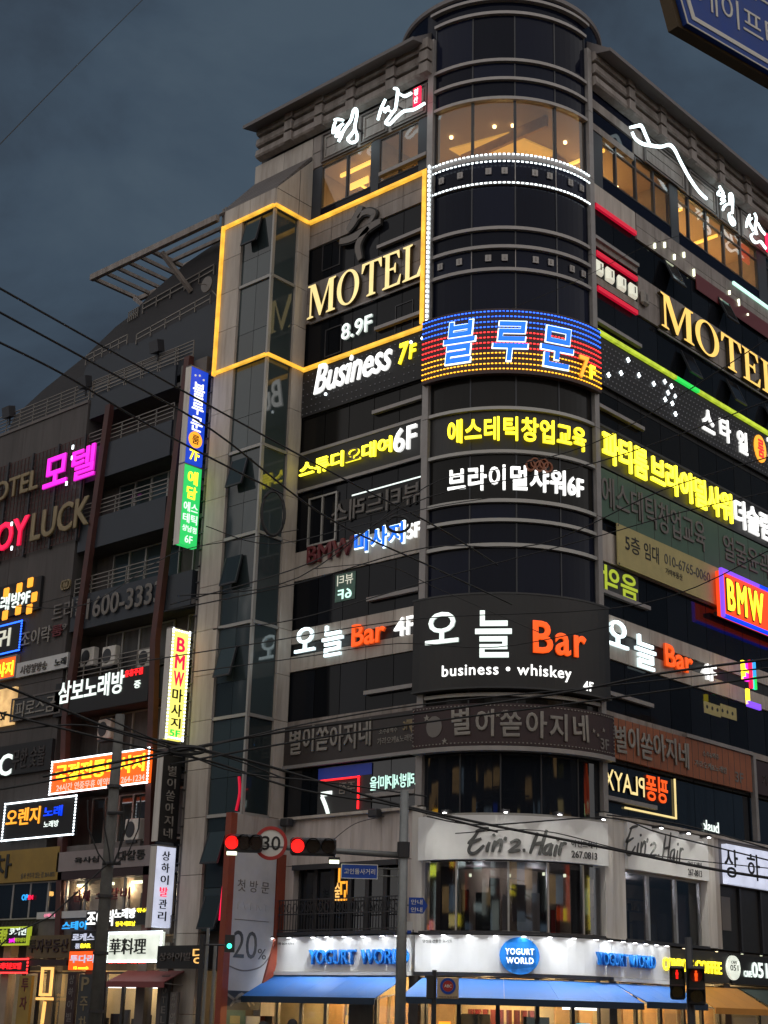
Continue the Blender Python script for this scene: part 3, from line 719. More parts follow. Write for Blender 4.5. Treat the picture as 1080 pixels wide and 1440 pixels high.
# salon interior
plan(MB(), foot(2.9), 4.15, 6.49).build('salon_wall', 'room_wall', B); plan(MB(), foot(.45), 4.142, 4.16).build('salon_floor', 'stone_dark', B); plan(MB(), foot(.45), 6.46, 6.495).build('salon_ceiling', 'stone_dark', B)
rs = random.Random(4)
for u, w, z0, z1, m_, n_ in ((-2.9, .5, 4.2, 6.3, 'curtain', -.5), (-2.3, .35, 4.2, 5.6, 'slate_panel', -1.0), (-1.6, .7, 4.2, 5.5, 'charcoal', -.9), (-1.1, .5, 4.3, 6.0, 'dull_grey', -1.3), (-.1, .55, 4.6, 5.75, 'lilac_banner', -.7), (-.5, .3, 4.2, 5.4, 'white_wall', -.6), (.65, .3, 4.2, 5.5, 'white_wall', -.6), (1.1, .5, 4.2, 6.2, 'charcoal', -1.0), (1.5, .18, 4.2, 5.0, 'red_paint', -.7), (1.75, .14, 4.2, 5.2, 'orange_strip', -.7), (2.3, .6, 4.2, 6.3, 'curtain', -.5), (2.95, .35, 4.2, 6.2, 'slate_panel', -.6)):
    MB(CW).box(u, u+w, n_-.06, n_, z0, z1).build('hanging_cloth' if z1 < 6 else 'curtain', m_, B)
for u in (6.2, 6.9, 7.8, 8.6, 9.4): slab(RW, u, u+.4, -1.2, -1.0, 4.2, 4.9+.5*rs.random(), rs.choice(['dull_grey', 'charcoal', 'dull_white', 'slate_panel']), B, 'salon_furniture')
for z in (4.9, 5.3, 5.7): slab(RW, 5.8, 8.8, -1.5, -1.3, z, z+.04, 'dull_grey', B, 'shelf')
for i in range(14): slab(RW, 5.9+i*.2, 5.98+i*.2, -1.45, -1.35, 5.34, 5.5+.08*(i % 3), rs.choice(['dull_white', 'dull_gold', 'charcoal']), B, 'bottle')
slab(RW, 9.9, 10.5, -.7, -.65, 4.3, 6.0, 'lilac_banner', B, 'poster')
for u in (-1.9, -.2, 1.3, 2.4): MB(CW).box(u, u+.08, -1.0, -.92, 6.0+.1*(u > 0), 6.1+.1*(u > 0)).build('pendant_lamp', 'lamp_pale', B)
for (x, y, e) in ((2.3, 3.6, 30), (3.6, 2.3, 30), (8.0, 1.6, 45), (1.6, 7.5, 5)): lamp('salon_lamp', (x, y, 6.2), e, (.95, .95, 1), .1, B)
# ---- ground floor shell
for u in (-11.2, -4.6): slab(LW, u, u+.4, -.3, .1, GZ, 3.0, 'stone_dark', B, 'pier')
slab(LW, -7.3, -6.2, -.3, .0, GZ, 2.9, 'stone_dark', B, 'pier'); 
for u in (4.3, 11.6, 17): slab(RW, u, u+.45, -.3, .1, GZ, 3.0, 'stone_dark', B, 'pier')
iw = MB(); plan(iw, foot(2.6), GZ+.02, 2.98); iw.build('shop_wall', 'cream_wall', B)
for F, us in ((LW, lin(-10.8, -7.3, 3)), (LW, lin(-6.2, -4.6, 1)), (RW, [4.75, 6.2, 7.7, 9.2, 10.4, 11.6]), (RW, [12.05, 14.5, 17])):
    for a, b in zip(us[:-1], us[1:]):
        MB(F).ringbox(a, b, -.2, -.1, GZ+.02, 2.9, .07).build('shop_frame', 'mullion_pale' if F is LW else 'metal_dark', B)
        slab(F, a+.07, b-.07, -.17, -.14, GZ+.1, 2.85, 'glass_shop', B, 'shop_window')
for a, b in zip(lin(-3.2, 3.2, 5)[:-1], lin(-3.2, 3.2, 5)[1:]):
    MB(CW).ringbox(a, b, -.2, -.1, GZ+.02, 2.9, .07).build('shop_frame', 'metal_dark', B); slab(CW, a+.07, b-.07, -.17, -.14, GZ+.1, 2.85, 'glass_shop', B, 'shop_window')
fx = MB(LW)
for i in range(6): fx.box(-10.6+i*1.0, -9.8+i*1.0, -2.5, -2.44, GZ, 2.3)
fx.build('cupboard_door', 'wood_warm', B)
fx = MB(RW)
for i in range(9): fx.box(4.9+i*1.35, 5.7+i*1.35, -2.5, -2.42, .2, 2.2)
fx.build('wall_picture', 'wood_warm', B)
fx = MB(CW)
for i in range(9): fx.box(-2.9+i*.55, -2.55+i*.55, -2.3, -2.15, .2+.15*(i % 3), 1.9)
fx.build('shop_poster', 'dark_red', B)
slab(CW, -1.9, -.9, -.3, -.22, GZ, 1.75, 'stone_dark', B, 'shop_door'); slab(CW, .2, 1.1, -.3, -.22, GZ, 1.7, 'slate_panel', B, 'shop_door'); slab(CW, 2.05, 2.6, -.1, -.05, GZ, 1.55, 'sky_blue', B, 'menu_screen')
slab(CW, 1.6, 3.1, -.25, -.18, 1.95, 2.15, 'tube_white', B, 'light_strip')
slab(CW, -2.6, -2.2, -.1, -.06, .6, 1.5, 'lit_amber', B, 'shop_poster')
slab(LW, -7.9, -7.15+.0, -.6, -.5, 1.15, 1.6, 'shelf_glow', B, 'lit_menu'); slab(LW, -7.75, -7.35, -.48, -.46, 1.3, 1.45, 'box_white', B, 'menu_text')
slab(LW, -5.6, -5.2, -.4, -.3, .4, 1.6, 'shelf_glow', B, 'lit_menu')
for (x, y, e) in ((1.4, 9.5, 60), (1.4, 7.0, 60), (1.9, 3.0, 70), (3.5, 1.6, 70), (7, 1.4, 55), (10, 1.4, 55), (14, 1.4, 40)):
    lamp('shop_lamp', (x, y, 2.6), e*4, (1, .68, .30), .15, B)

# ---- pylon with corner glazing beside the left wing
PO = Flat((-1.97, 0, 0), -90)       # outer face
PR = Flat((0, 10.85, 0), 0)         # return face towards the corner, u = x
zs = [GZ, 1.5, 4.2, 6.2, 8.22, 9.95, 11.74, 13.45, 15.18, 16.9, 18.62, 20.4, 22.12, 24.0, 25.84, 27.6, 29.3, 30.85, 32.36]
for a, b in zip(zs[:-1], zs[1:]):
    slab(PO, -13.85, -12.72, -.3, .06, a+.01, b-.01, 'stone_pale', B, 'cladding_panel')
    if a > 0: slab(PR, -.68, -.02, -.3, .06, a+.01, b-.01, 'stone_pale', B, 'cladding_panel')
zf = [4.2, 8.22, 11.74, 15.18, 18.62, 22.12, 25.84, 29.3, 32.36]
for a, b in zip(zf[:-1], zf[1:]):
    zm = a+(b-a)*.38
    for u0, u1 in ((-12.70, -11.78), (-11.76, -10.92)):
        slab(PO, u0, u1, -.12, -.05, a+.07, zm-.01, 'glass_teal', B, 'glass_pane'); slab(PO, u0, u1, -.12, -.05, zm+.01, b-.07, 'glass_teal', B, 'glass_pane')
    slab(PR, -1.9, -.7, -.12, -.05, a+.07, b-.07, 'glass_teal', B, 'glass_pane')
    slab(PO, -12.7, -10.86, -.1, .03, b-.06, b+.06, 'mullion_pale', B, 'transom'); slab(PR, -1.97, -.7, -.1, .03, b-.06, b+.06, 'mullion_pale', B, 'transom')
    slab(PO, -10.93, -10.84, -.1, .04, a+.06, b-.06, 'mullion_pale', B, 'corner_mullion')
for z, t_, u in ((31.0, 13, -12.45), (20.6, 14, -12.45), (16.7, 13, -12.45), (13.2, 15, -12.45), (6.5, 18, -12.45), (4.3, 16, -12.45)): flap(PO, u, u+.85, z, z+1.15, t_)
panels(PO, [-13.85, -12.3, -10.85], 32.42, 33.2, -.3, .05, 'stone_pale', B, 'cladding_panel'); 
g3 = MB(PR); g3.prism([(-1.97, 32.42), (0, 32.42), (0, 35.4), (-1.97, 33.2)], -.2, .05); g3.build('gable_panel', 'stone_pale', B)
MB(PR).box(-1.95, -.02, .05, .06, 33.18, 33.2).build('panel_joint', 'joint', B); MB(PR).box(-.72, -.70, .05, .06, 32.42, 34.6).build('panel_joint', 'joint', B)
for i in range(9):
    f = i/9; f2 = (i+1)/9-.015
    MB(LW).side([(1.97*(1-f)+.05, 33.2+2.4*f), (1.97*(1-f2)+.05, 33.2+2.4*f2), (1.97*(1-f2)-.02, 33.2+2.4*f2-.08), (1.97*(1-f)-.02, 33.2+2.4*f-.08)], -14.3-0, -10.86).build('roof_slat', 'stone_dark', B)
MB(LW).side([(0, 33.2), (1.9, 33.2), (0, 35.5)], -14.2, -10.9).build('roof_backing', 'joint', B)
MB().box(-1.95, 0, 13.8, 14.0, GZ, 33.2).build('side_wall', 'stone_dark', B)

# ------------------------------------------------------------------ signs on the left wing
GS = 'shop and motel signs on the corner building'
def px_f(F, x0, y0, s, n=0): return lambda x, y: F.px(x0+x/s, y0+y/s, n)
t = thing('neon_sign', 'white brush neon with small red seal above the top windows of the left wing', 'neon sign', LW.pt(-7.5, .1, 35.3), GS)
for px_ in ((500, 180), (560, 150), (585, 140)):
    u_, z_ = LW.px(*px_, .5); MB(LW).box(u_-.03, u_+.03, .0, .52, z_-.03, z_+.03).build('standoff', 'metal_dark', t)
mf = px_f(LW, 440, 110, 6, .56)
strokes(LW, [[(178, 350), (210, 345), (255, 352)], [(190, 360), (172, 410), (165, 465)], [(165, 462), (205, 420), (255, 380)], [(240, 390), (205, 445), (190, 498)], [(192, 495), (235, 455), (240, 480), (215, 535)]], .5, .58, .10, t, 'neon_stroke', 'lit_cool', mf)
strokes(LW, [[(215, 530), (262, 430), (318, 350), (338, 275), (362, 258), (368, 310), (352, 410), (372, 480)], [(372, 480), (365, 525), (320, 542), (292, 512), (318, 478), (345, 440), (352, 405)]], .5, .58, .105, t, 'neon_stroke', 'lit_cool', mf, .7)
strokes(LW, [[(610, 175), (575, 250), (545, 350)], [(580, 255), (620, 262), (652, 275)], [(640, 235), (615, 265), (600, 290)]], .5, .58, .105, t, 'neon_stroke', 'lit_cool', mf)
strokes(LW, [[(680, 85), (712, 95), (705, 180), (692, 268)], [(716, 120), (770, 150), (830, 122)], [(690, 262), (640, 330), (612, 375), (645, 385), (700, 330), (765, 277), (850, 262), (942, 208)]], .5, .58, .105, t, 'neon_stroke', 'lit_cool', mf, .6)
u0, z1 = mf(848, 92); u1, z0 = mf(912, 222)
MB(LW).box(u0, u1, .5, .62, z0, z1).build('red_seal', 'lit_crimson', t, bevel=.05); lay(t, '청', LW, (u0+.1, u1-.1, (z0+z1)/2+.02, z1-.12), .62, 'lit_white', .03, .03, name='seal_mark'); lay(t, '산', LW, (u0+.1, u1-.1, z0+.12, (z0+z1)/2-.04), .62, 'lit_white', .03, .03, name='seal_mark')

# amber light line round the motel floors
t = thing('light_line', 'amber light line framing the motel floors of the pylon and left wing', 'light strip', (0, 8, 25.8), GS)
e_ = MB(LW); e_.box(-10.85, -4.4, .0, .16, 32.34, 32.46); e_.box(-4.53, -4.41, .17, .28, 25.86, 32.34); e_.box(-10.85, -4.4, .0, .16, 25.74, 25.86); e_.build('light_tube', 'edge_amber', t)
e_ = MB(PO); e_.box(-13.75, -10.80, .06, .2, 32.30, 32.40); e_.box(-13.85, -13.75, .06, .2, 25.7, 32.42); e_.box(-13.85, -10.80, .06, .2, 25.74, 25.84); e_.build('light_tube', 'edge_amber', t)
e_ = MB(PR); e_.box(-2.1, -.16, .07, .2, 32.30, 32.40); e_.box(-2.1, -.16, .07, .2, 25.74, 25.84); e_.build('light_tube', 'edge_amber', t)

t = thing('motel_sign', 'large gold serif motel letters on the left wing below an unlit brush logo', 'sign', LW.pt(-7.5, .1, 27.9), GS)
b0 = LW.px(431.9, 451, .2); b1 = LW.px(592.5, 394, .2); tp = LW.px(572.6, 346, .2)
lay(t, 'MOTEL', LW, (b0[0], b1[0], b0[1], tp[1]), .06, 'lit_gold', .16, 0, 'serif')
MOTEL_L = (b0[0], b1[0], b0[1], tp[1])
rl = MB(LW); rl.box(b0[0], b1[0], .0, .06, b0[1]-.12, b0[1]-.04); rl.build('mounting_rail', 'metal_grey', t)
t = thing('logo_sign', 'unlit grey brush stroke logo with dark edge above the left gold motel letters', 'logo', LW.pt(-8.5, .1, 29.6), GS)
mf = px_f(LW, 440, 270, 9, .2)
LG = [([(600, 170), (560, 270), (490, 400), (430, 485)], .36), ([(560, 330), (620, 265), (690, 240), (755, 262), (748, 310), (695, 395)], .26), ([(330, 625), (470, 585), (620, 500), (740, 420), (848, 362)], .34), ([(700, 445), (610, 560), (560, 690), (590, 850)], .3)]
for P, w in LG:
    MB(LW).stroke([mf(*p) for p in P], .02, .14, w+.13, 5, .5).build('stroke_edge', 'ink', t); MB(LW).stroke([mf(*p) for p in P], .14, .18, w, 5, .45).build('stroke', 'dull_grey', t)
t = thing('floor_number_sign', 'small white numerals for the motel floors under the left gold letters', 'sign', LW.pt(-7.5, .1, 26.7), GS)
u0, zb = LW.px(479.3, 479, .1); u1, zt = LW.px(522.5, 438, .1)
a = LW.px(479.3, 457, .1)[1]
lay(t, '8.9F', LW, (u0, u1, zb, a), .0, 'lit_white_soft', .1, .02)

t = board(LW, (-10.75, -4.5, 23.75, 25.62), .0, .08, 'black_board', 'black board with italic white letters and yellow floor number, seventh floor left wing', group=GS)
lt = MB(LW)
for i in range(26):
    for j in range(7): 
        if random.random() < .85: lt.box(-10.7+i*.24, -10.66+i*.24, .08, .11, 23.85+j*.27, 23.88+j*.27)
lt.build('led_dots', 'led_off', t, kind='stuff')
st = MB(LW)
for x, y in ((577.5, 481), (593.5, 475.5), (503, 507), (489, 513), (457.5, 554)):
    u, z = LW.px(x, y, .12)
    st.disc(u, z, .06, .06, .08, .13, 8)
st.build('led_star', 'led_white', t, kind='stuff')
q0 = LW.px(442, 556, .12); q1 = LW.px(552, 500, .12); q2 = LW.px(442, 533, .12)
lay(t, 'Business', LW, (q0[0], q1[0], q0[1], q0[1]+1.22), .09, 'lit_white', .1, .028, .28)
q0 = LW.px(561, 514, .12); q1 = LW.px(583, 489, .12)
lay(t, '7', LW, (q0[0], q0[0]+.48, q0[1], q0[1]+.85), .09, 'lit_yellow', .1, .05, .15); lay(t, 'F', LW, (q0[0]+.52, q0[0]+.86, q0[1]+.1, q0[1]+.66), .09, 'lit_yellow', .1, .05, .1)

t = board(LW, (-10.85, -4.48, 20.68, 22.2), .0, .06, 'black_panel', 'black panel with lit yellow Korean letters and white floor number, sixth floor left wing', edge='metal_grey', group=GS, ew=.12)
q0 = LW.px(423, 673.5, .12); q1 = LW.px(551.9, 640.5, .12)
zt = LW.px(551.9, 613.5, .12)[1]
o = lay(t, '스튜디오대여', LW, (q0[0], q1[0], q0[1], zt), .12, 'lit_yellow_bright', .12, .035)
o[3].material_slots[0].material = M['dull_gold']
q0 = LW.px(555.5, 638.5, .12); q1 = LW.px(587, 633, .12); zt = LW.px(555.5, 606, .12)[1]
lay(t, '6F', LW, (q0[0], q1[0], q0[1], zt), .12, 'lit_white', .12, .015)

t = thing('massage_sign', 'dark red Latin letters beside lit blue Korean letters on the left stone band', 'sign', LW.pt(-7.5, .1, 17.3), GS)
q0 = LW.px(431.9, 794.5, .1); q1 = LW.px(497, 782, .1); zt = LW.px(431.9, 770, .1)[1]
lay(t, 'BMW', LW, (q0[0], q1[0], q0[1], zt), .03, 'dark_red', .14, .06)
q0 = LW.px(500, 779, .1); q1 = LW.px(568, 764, .1); zt = LW.px(500, 751, .1)[1]
lay(t, '마사지', LW, (q0[0], q1[0], q0[1], zt), .05, 'lit_blue', .12, .03, outline=('lit_cool', .05, .035))
q0 = LW.px(573, 759, .1); q1 = LW.px(592, 754, .1); zt = LW.px(573, 738, .1)[1]
lay(t, '5F', LW, (q0[0], q1[0], q0[1], zt), .05, 'lit_white', .12, .045)

def bar_sign(F, qs, label):
    t = thing('bar_sign', label, 'sign', F.pt(F.px(*qs[0][0], .15)[0], .1, 14.2), GS)
    for (bl, br, hl), txt, m, bold in qs and [(qs[0], '오', 'lit_cool', .02), (qs[1], '늘', 'lit_cool', .025), (qs[2], 'Bar', 'lit_orange', .05), (qs[3], '4F', 'lit_white', .015)]:
        q0 = F.px(*bl, .15); q1 = F.px(*br, .15)
        lay(t, txt, F, (q0[0], q1[0], q0[1], q0[1]+hl), .06, m, .12, bold)
    return t
bar_sign(LW, [((414, 919), (442, 913), .92), ((452, 925), (481, 919), 1.16), ((494, 910.5), (541, 901), .82), ((554, 896), (583, 890), .66)], 'white and orange lit bar letters on the fourth floor band of the left wing')

def star_sign_letters(t, F, q0, q1, h, m, n):
    lay(t, '별이쏟아지네', F, (q0[0], q1[0], q0[1], q0[1]+h), n, m, .06, .04, name='letter', jitter=.07)
t = board(LW, (-10.85, -4.42, 10.12, 11.48), .02, .14, 'brown_panel', 'unlit dark brown sign with pale brush letters, third floor left wing', group=GS)
slab(LW, -10.85, -4.42, .02, .2, 9.98, 10.1, 'metal_grey', t, 'bottom_rail')
star_sign_letters(t, LW, LW.px(407, 1064, .15), LW.px(522, 1043, .15), .95, 'dull_white', .145)
q0 = LW.px(533, 1033, .15); q1 = LW.px(559, 1030, .15); line(t, '소주&맥주', LW, (q0[0], q1[0], q0[1], q0[1]+.2), .145, 'dull_white', .02, .02)
q0 = LW.px(530.5, 1048, .15); q1 = LW.px(582, 1041, .15); line(t, '가라오케&노래방', LW, (q0[0], q1[0], q0[1], q0[1]+.24), .145, 'dull_white', .02, .02)
u, z = LW.px(583, 1023, .15); MB(LW).prism([(u-.36, z+.3), (u+.36, z+.3), (u, z-.38)], .14, .17).build('triangle_badge', 'dull_gold', t); line(t, '3F', LW, (u-.5, u-.22, z-.05, z+.25), .17, 'dull_gold', .02, .03)

# posters, lit room and lettering behind the third floor windows
t = thing('window_display', 'blue lit window film with red light rod frame on the third floor left', 'window display', LW.pt(-8, 0, 8.3), GS)
b_ = bx(LW, (447, 1075), (520, 1142)); MB(LW).box(b_[0], b_[1], -.07, -.05, 8.3, 9.9).build('film', 'charcoal', t); MB(LW).box(b_[0], b_[1], -.05, -.04, 9.5, 9.9).build('film_top', 'screen_blue', t)
a = LW.px(451, 1098); c = LW.px(505, 1091); d = LW.px(501, 1143)
rd = MB(LW); rd.box(a[0], c[0], -.04, .02, c[1]-.05, c[1]); rd.box(c[0]-.05, c[0], -.04, .02, 8.35, c[1]); rd.build('light_rod', 'lit_red', t)
MB(LW).stroke([LW.px(451, 1117), LW.px(466, 1115)], -.04, 0, .16, 2, .9).build('neon_stroke', 'lit_white_soft', t); MB(LW).stroke([LW.px(452, 1120), LW.px(457, 1132), LW.px(461, 1145)], -.04, 0, .14, 2, .9).build('neon_stroke', 'lit_white_soft', t)
q0 = LW.px(476, 1117); lay(t, '주점', LW, (q0[0], q0[0]+.75, q0[1], q0[1]+.42), -.04, 'dull_white', .02, .02, mirror=True)
t = thing('window_lettering', 'pale lit reversed letters behind the third floor window beside the rounded corner', 'window lettering', LW.pt(-5.2, 0, 9), GS)
q0 = LW.px(519, 1112); q1 = LW.px(592, 1106); lay(t, '노래방세계마을', LW, (q0[0], q1[0], q0[1], q0[1]+.48), -.06, 'lit_mint', .03, .03, mirror=True)
# sixth floor interior seen through the glass
t = thing('window_lettering', 'unlit outline letters in the bright sixth floor window of the left wing', 'window lettering', LW.pt(-7, 0, 18.9), GS)
q0 = LW.px(465, 735); q1 = LW.px(590, 712); MB(LW).box(q0[0], q1[0], -.07, -.06, 19.0, 19.9).build('film', 'glass_film', t)
lay(t, '뷰티드레스', LW, (q0[0], q1[0], 19.0, 19.8), -.05, 'dull_grey', .05, .02, mirror=True, outline=('charcoal', .04, .03))
MB(LW).box(q0[0]+1, q1[0], -.06, -.05, 19.95, 20.0).build('lit_shelf', 'lit_white_soft', t)
MB(LW).ringbox(-10.2, -8.7, -.06, .02, 18.35, 20.3, .07).build('window_frame', 'mullion_pale', t); MB(LW).box(-9.5, -9.43, -.06, .02, 18.42, 20.23).build('window_frame', 'mullion_pale', t)
t = thing('window_poster', 'small pale green reversed poster in the fifth floor window of the left wing', 'poster', LW.pt(-7.6, 0, 16.1), GS)
b_ = bx(LW, (471, 805), (493, 806)); MB(LW).box(b_[0], b_[0]+1.0, -.07, -.05, 15.95, 17.0).build('poster_sheet', 'teal_panel', t)
lay(t, '6F', LW, (b_[0]+.15, b_[0]+.85, 16.02, 16.4), -.05, 'lit_mint', .02, .03, mirror=True); lay(t, '뷰티', LW, (b_[0]+.1, b_[0]+.9, 16.55, 16.95), -.05, 'lit_pearl', .02, .01, mirror=True)

# ------------------------------------------------------------------ signs on the rounded corner
t = thing('light_string', 'rows of white bulbs round the top floor window of the rounded corner', 'string lights', CW.pt(0, .1, 31.2), GS)
leds(CW, [((-3.25, 32.38), (3.25, 32.38)), ((-3.25, 32.07), (3.25, 32.07)), ((-3.25, 31.16), (3.25, 31.16))], 'led_white', t, sp=.165, s=.048, n=.12, dash=1.6)
leds(CW, [((-3.32, 32.4), (-3.32, 25.9))], 'led_white', t, sp=.2, s=.06, n=.24, dash=1.8)
MB(CW).box(-3.42, -3.22, .1, .22, 25.9, 32.4).build('mounting_strip', 'metal_silver', t)

C7 = (-3.42, 3.42, 23.32, 25.86)
t = board(CW, C7, .12, .34, 'maroon', 'curved panel of blue red and amber light rows with big blue outlined Korean letters', group=GS)
for i in range(12):
    z = 25.74-i*.205; m = 'led_blue' if i < 4 else ('led_red' if i < 8 else 'led_orange')
    z = z
    leds(CW, [((-3.36, z), (3.36, z))], m, t, 'light_row', sp=.125, s=.034, n=.345, dash=1.75)
C7o = CW
def cbox(bl, br, tl, n): a = CW.px(*bl, n); b = CW.px(*br, n); c = CW.px(*tl, n); return (a[0], b[0], a[1], c[1])
for ch, bl, br, tl in (('블', (622, 514), (671, 512), (630, 459)), ('루', (690, 507), (745, 506), (695, 456)), ('문', (758, 513), (808, 515), (764, 461))):
    bb = cbox(bl, br, tl, .5); bb = (bb[0], bb[1], bb[2], bb[3]+.1)
    lay(t, ch, CW, bb, .42, 'lit_blue', .1, .035, .12, outline=('lit_cool', .045, .03))
q = CW.px(815, 540, .5); lay(t, '7', CW, (q[0], q[0]+.5, 23.5, 24.4), .4, 'lit_amber', .1, .05, .1); lay(t, 'F', CW, (q[0]+.5, q[0]+.78, 23.6, 24.15), .4, 'lit_yellow', .1, .05)

def curve_text(t, txt, ul, ur, z0, z1, n, m, **k): return lay(t, txt, CW, (ul, ur, z0, z1), n, m, **k)
t = thing('corner_sign', 'lit yellow Korean letters curving round the corner above the white letters', 'sign', CW.pt(0, .1, 20.6), GS)
ul = CW.px(629, 600, .2)[0]; ur = CW.px(824, 610, .2)[0]
curve_text(t, '에스테틱창업교육', ul, ur, 20.82, 21.72, .1, 'lit_yellow', depth=.12, bold=.045)
t = thing('corner_sign', 'lit white Korean letters curving round the corner under the yellow letters', 'sign', CW.pt(0, .1, 18.8), GS)
ul = CW.px(629, 680, .2)[0]; ur = CW.px(796, 680, .2)[0]
curve_text(t, '브라이덜샤워', ul, ur, 18.98, 19.9, .1, 'lit_white', depth=.12, bold=.05)
ul = CW.px(799, 680, .2)[0]; ur = CW.px(821, 682, .2)[0]
curve_text(t, '6F', ul, ur, 19.05, 19.75, .1, 'lit_white', depth=.12, bold=.03)
u, z = CW.px(759, 655, .3); mbb = MB(CW)
for i in range(5): mbb.ring(u+(-.3+.15*i), z+.1*(i % 2), .17, .2, .05, .15, .3, 10)
mbb.build('unlit_flower', 'orange_brown', t)

CB = (-3.52, 3.42, 12.02, 15.18)
t = board(CW, CB, .12, .42, 'black_panel', 'large black curved sign with white and orange letters over small white line, fourth floor corner', group=GS)
MB(CW).box(CB[0]-.03, CB[1]+.03, .1, .44, 15.18, 15.24).build('cap', 'charcoal', t); MB(CW).box(CB[0]-.03, CB[1]+.03, .1, .44, 11.96, 12.02).build('cap', 'charcoal', t)
for ch, bl, br, tl, m, bo in (('오', (596, 908), (648, 904), (610, 862), 'lit_white_soft', .035), ('늘', (665, 925), (723, 925), (665, 859), 'lit_white_soft', .04)):
    lay(t, ch, CW, cbox(bl, br, tl, .5), .43, m, .08, bo)
lay(t, 'Bar', CW, cbox((748, 918), (826, 922), (748, 872), .5), .43, 'lit_orange', .08, .05)
a = CW.px(621, 961, .45)[0]; b = CW.px(804, 963, .45)[0]
lay(t, 'business • whiskey', CW, (a, b, 12.28, 12.78), .43, 'lit_white', .04, .02, name='small_letter')
a = CW.px(820, 965, .45)[0]; lay(t, '4F', CW, (a, a+.42, 12.1, 12.42), .43, 'lit_white', .04, .05, name='small_letter')

C3 = (-3.5, 3.62, 10.08, 11.46)
t = board(CW, C3, .12, .40, 'maroon', 'unlit maroon curved sign with pale brush letters and stars on the third floor corner', group=GS)
leds(CW, [((C3[0]+.1, 11.38), (C3[1]-.1, 11.38)), ((C3[0]+.1, 10.16), (C3[1]-.1, 10.16)), ((C3[0]+.06, 10.2), (C3[0]+.06, 11.35)), ((C3[1]-.06, 10.2), (C3[1]-.06, 11.35))], 'dull_white', t, 'bulb_border', sp=.12, s=.035, n=.40, dash=1)
a = CW.px(634, 1020, .42)[0]; b = CW.px(828, 1030, .42)[0]
lay(t, '별이쏟아지네', CW, (a, b, 10.36, 11.26), .405, 'dull_white', .05, .05, jitter=.07)
for x, y, s_ in ((687, 1005, .14), (700, 1005, .09), (708, 1001, .07), (835, 1028, .08), (841, 1034, .07), (849, 1027, .08), (600, 1010, .12), (625, 1042, .1)):
    u, z = CW.px(x, y, .42)
    MB(CW).prism([(u+s_*math.cos(R(90+36*i))*(1 if i % 2 == 0 else .42), z+s_*math.sin(R(90+36*i))*(1 if i % 2 == 0 else .42)) for i in range(10)], .40, .43).build('star', 'dull_white', t)
u, z = CW.px(610, 1022, .42); MB(CW).disc(u, z, .28, .36, .40, .42, 14).build('pale_emblem', 'dull_grey', t)
q = CW.px(845, 1055, .42); line(t, '3F', CW, (q[0], q[0]+.42, 10.22, 10.6), .405, 'dull_grey', .02, .04)
MB(CW).box(-3.5, 3.55, -.1, .46, 9.9, 10.05).build('bottom_rail', 'metal_grey', t)

t = board(CW, (-3.3, 3.34, 6.45, 7.84), .0, .24, 'white_board', 'white curved salon fascia with grey handwritten script above the second floor corner window', group=GS)
EH = [[(150, 100), (200, 82), (245, 75)], [(168, 95), (135, 145), (100, 185), (140, 170), (190, 150)], [(120, 178), (100, 230), (112, 255), (150, 252), (210, 198)], [(250, 175), (235, 215), (230, 250)], [(272, 130), (290, 122)],
      [(290, 165), (280, 205), (270, 248)], [(285, 205), (325, 160), (336, 185), (320, 248)], [(368, 138), (358, 165)], [(398, 182), (445, 162), (462, 185), (385, 245)], [(388, 243), (430, 240), (472, 232)], [(488, 236), (508, 234)],
      [(598, 108), (570, 180), (542, 260)], [(662, 88), (635, 180), (608, 268)], [(568, 192), (640, 178)], [(700, 188), (660, 205), (643, 250), (670, 255), (700, 205)], [(704, 190), (690, 235), (692, 275)], [(738, 195), (725, 240), (718, 280)], [(748, 150), (738, 165)], [(772, 178), (760, 225), (752, 272)], [(760, 212), (785, 185), (806, 190)]]
mf = px_f(CW, 640, 1150, 5.143, .25)
EUZ = [[mf(*p) for p in s_] for s_ in EH]
for s_ in EUZ: MB(CW).stroke(s_, .24, .27, .11, 4, .5).build('script_stroke', 'pen_grey', t)
a = CW.px(804, 1204, .26); b = CW.px(840, 1203, .26); line(t, '아인즈헤어', CW, (a[0], b[0], 6.95, 7.17), .245, 'charcoal', .015, .02); line(t, '267.0813', CW, (a[0], b[0], 6.60, 6.83), .245, 'charcoal', .015, .03)
for u in (-2.2, -.4, 1.2, 2.8): MB(CW).box(u-.12, u+.12, .25, .5, 7.9, 8.0).build('spotlight', 'metal_dark', t)
for u in (-2.2, -.4, 1.2, 2.8):
    lamp('spot_lamp', CW.pt(u, .55, 7.92), 190, (1, .98, .9), 110, t, 'SPOT', (CW.pt(u, .24, 7.1)-CW.pt(u, .55, 7.92)).to_track_quat('-Z', 'Y').to_euler()); MB(CW).box(u-.05, u+.05, .48, .54, 7.88, 7.9).build('spotlight_lens', 'lamp_white', t)
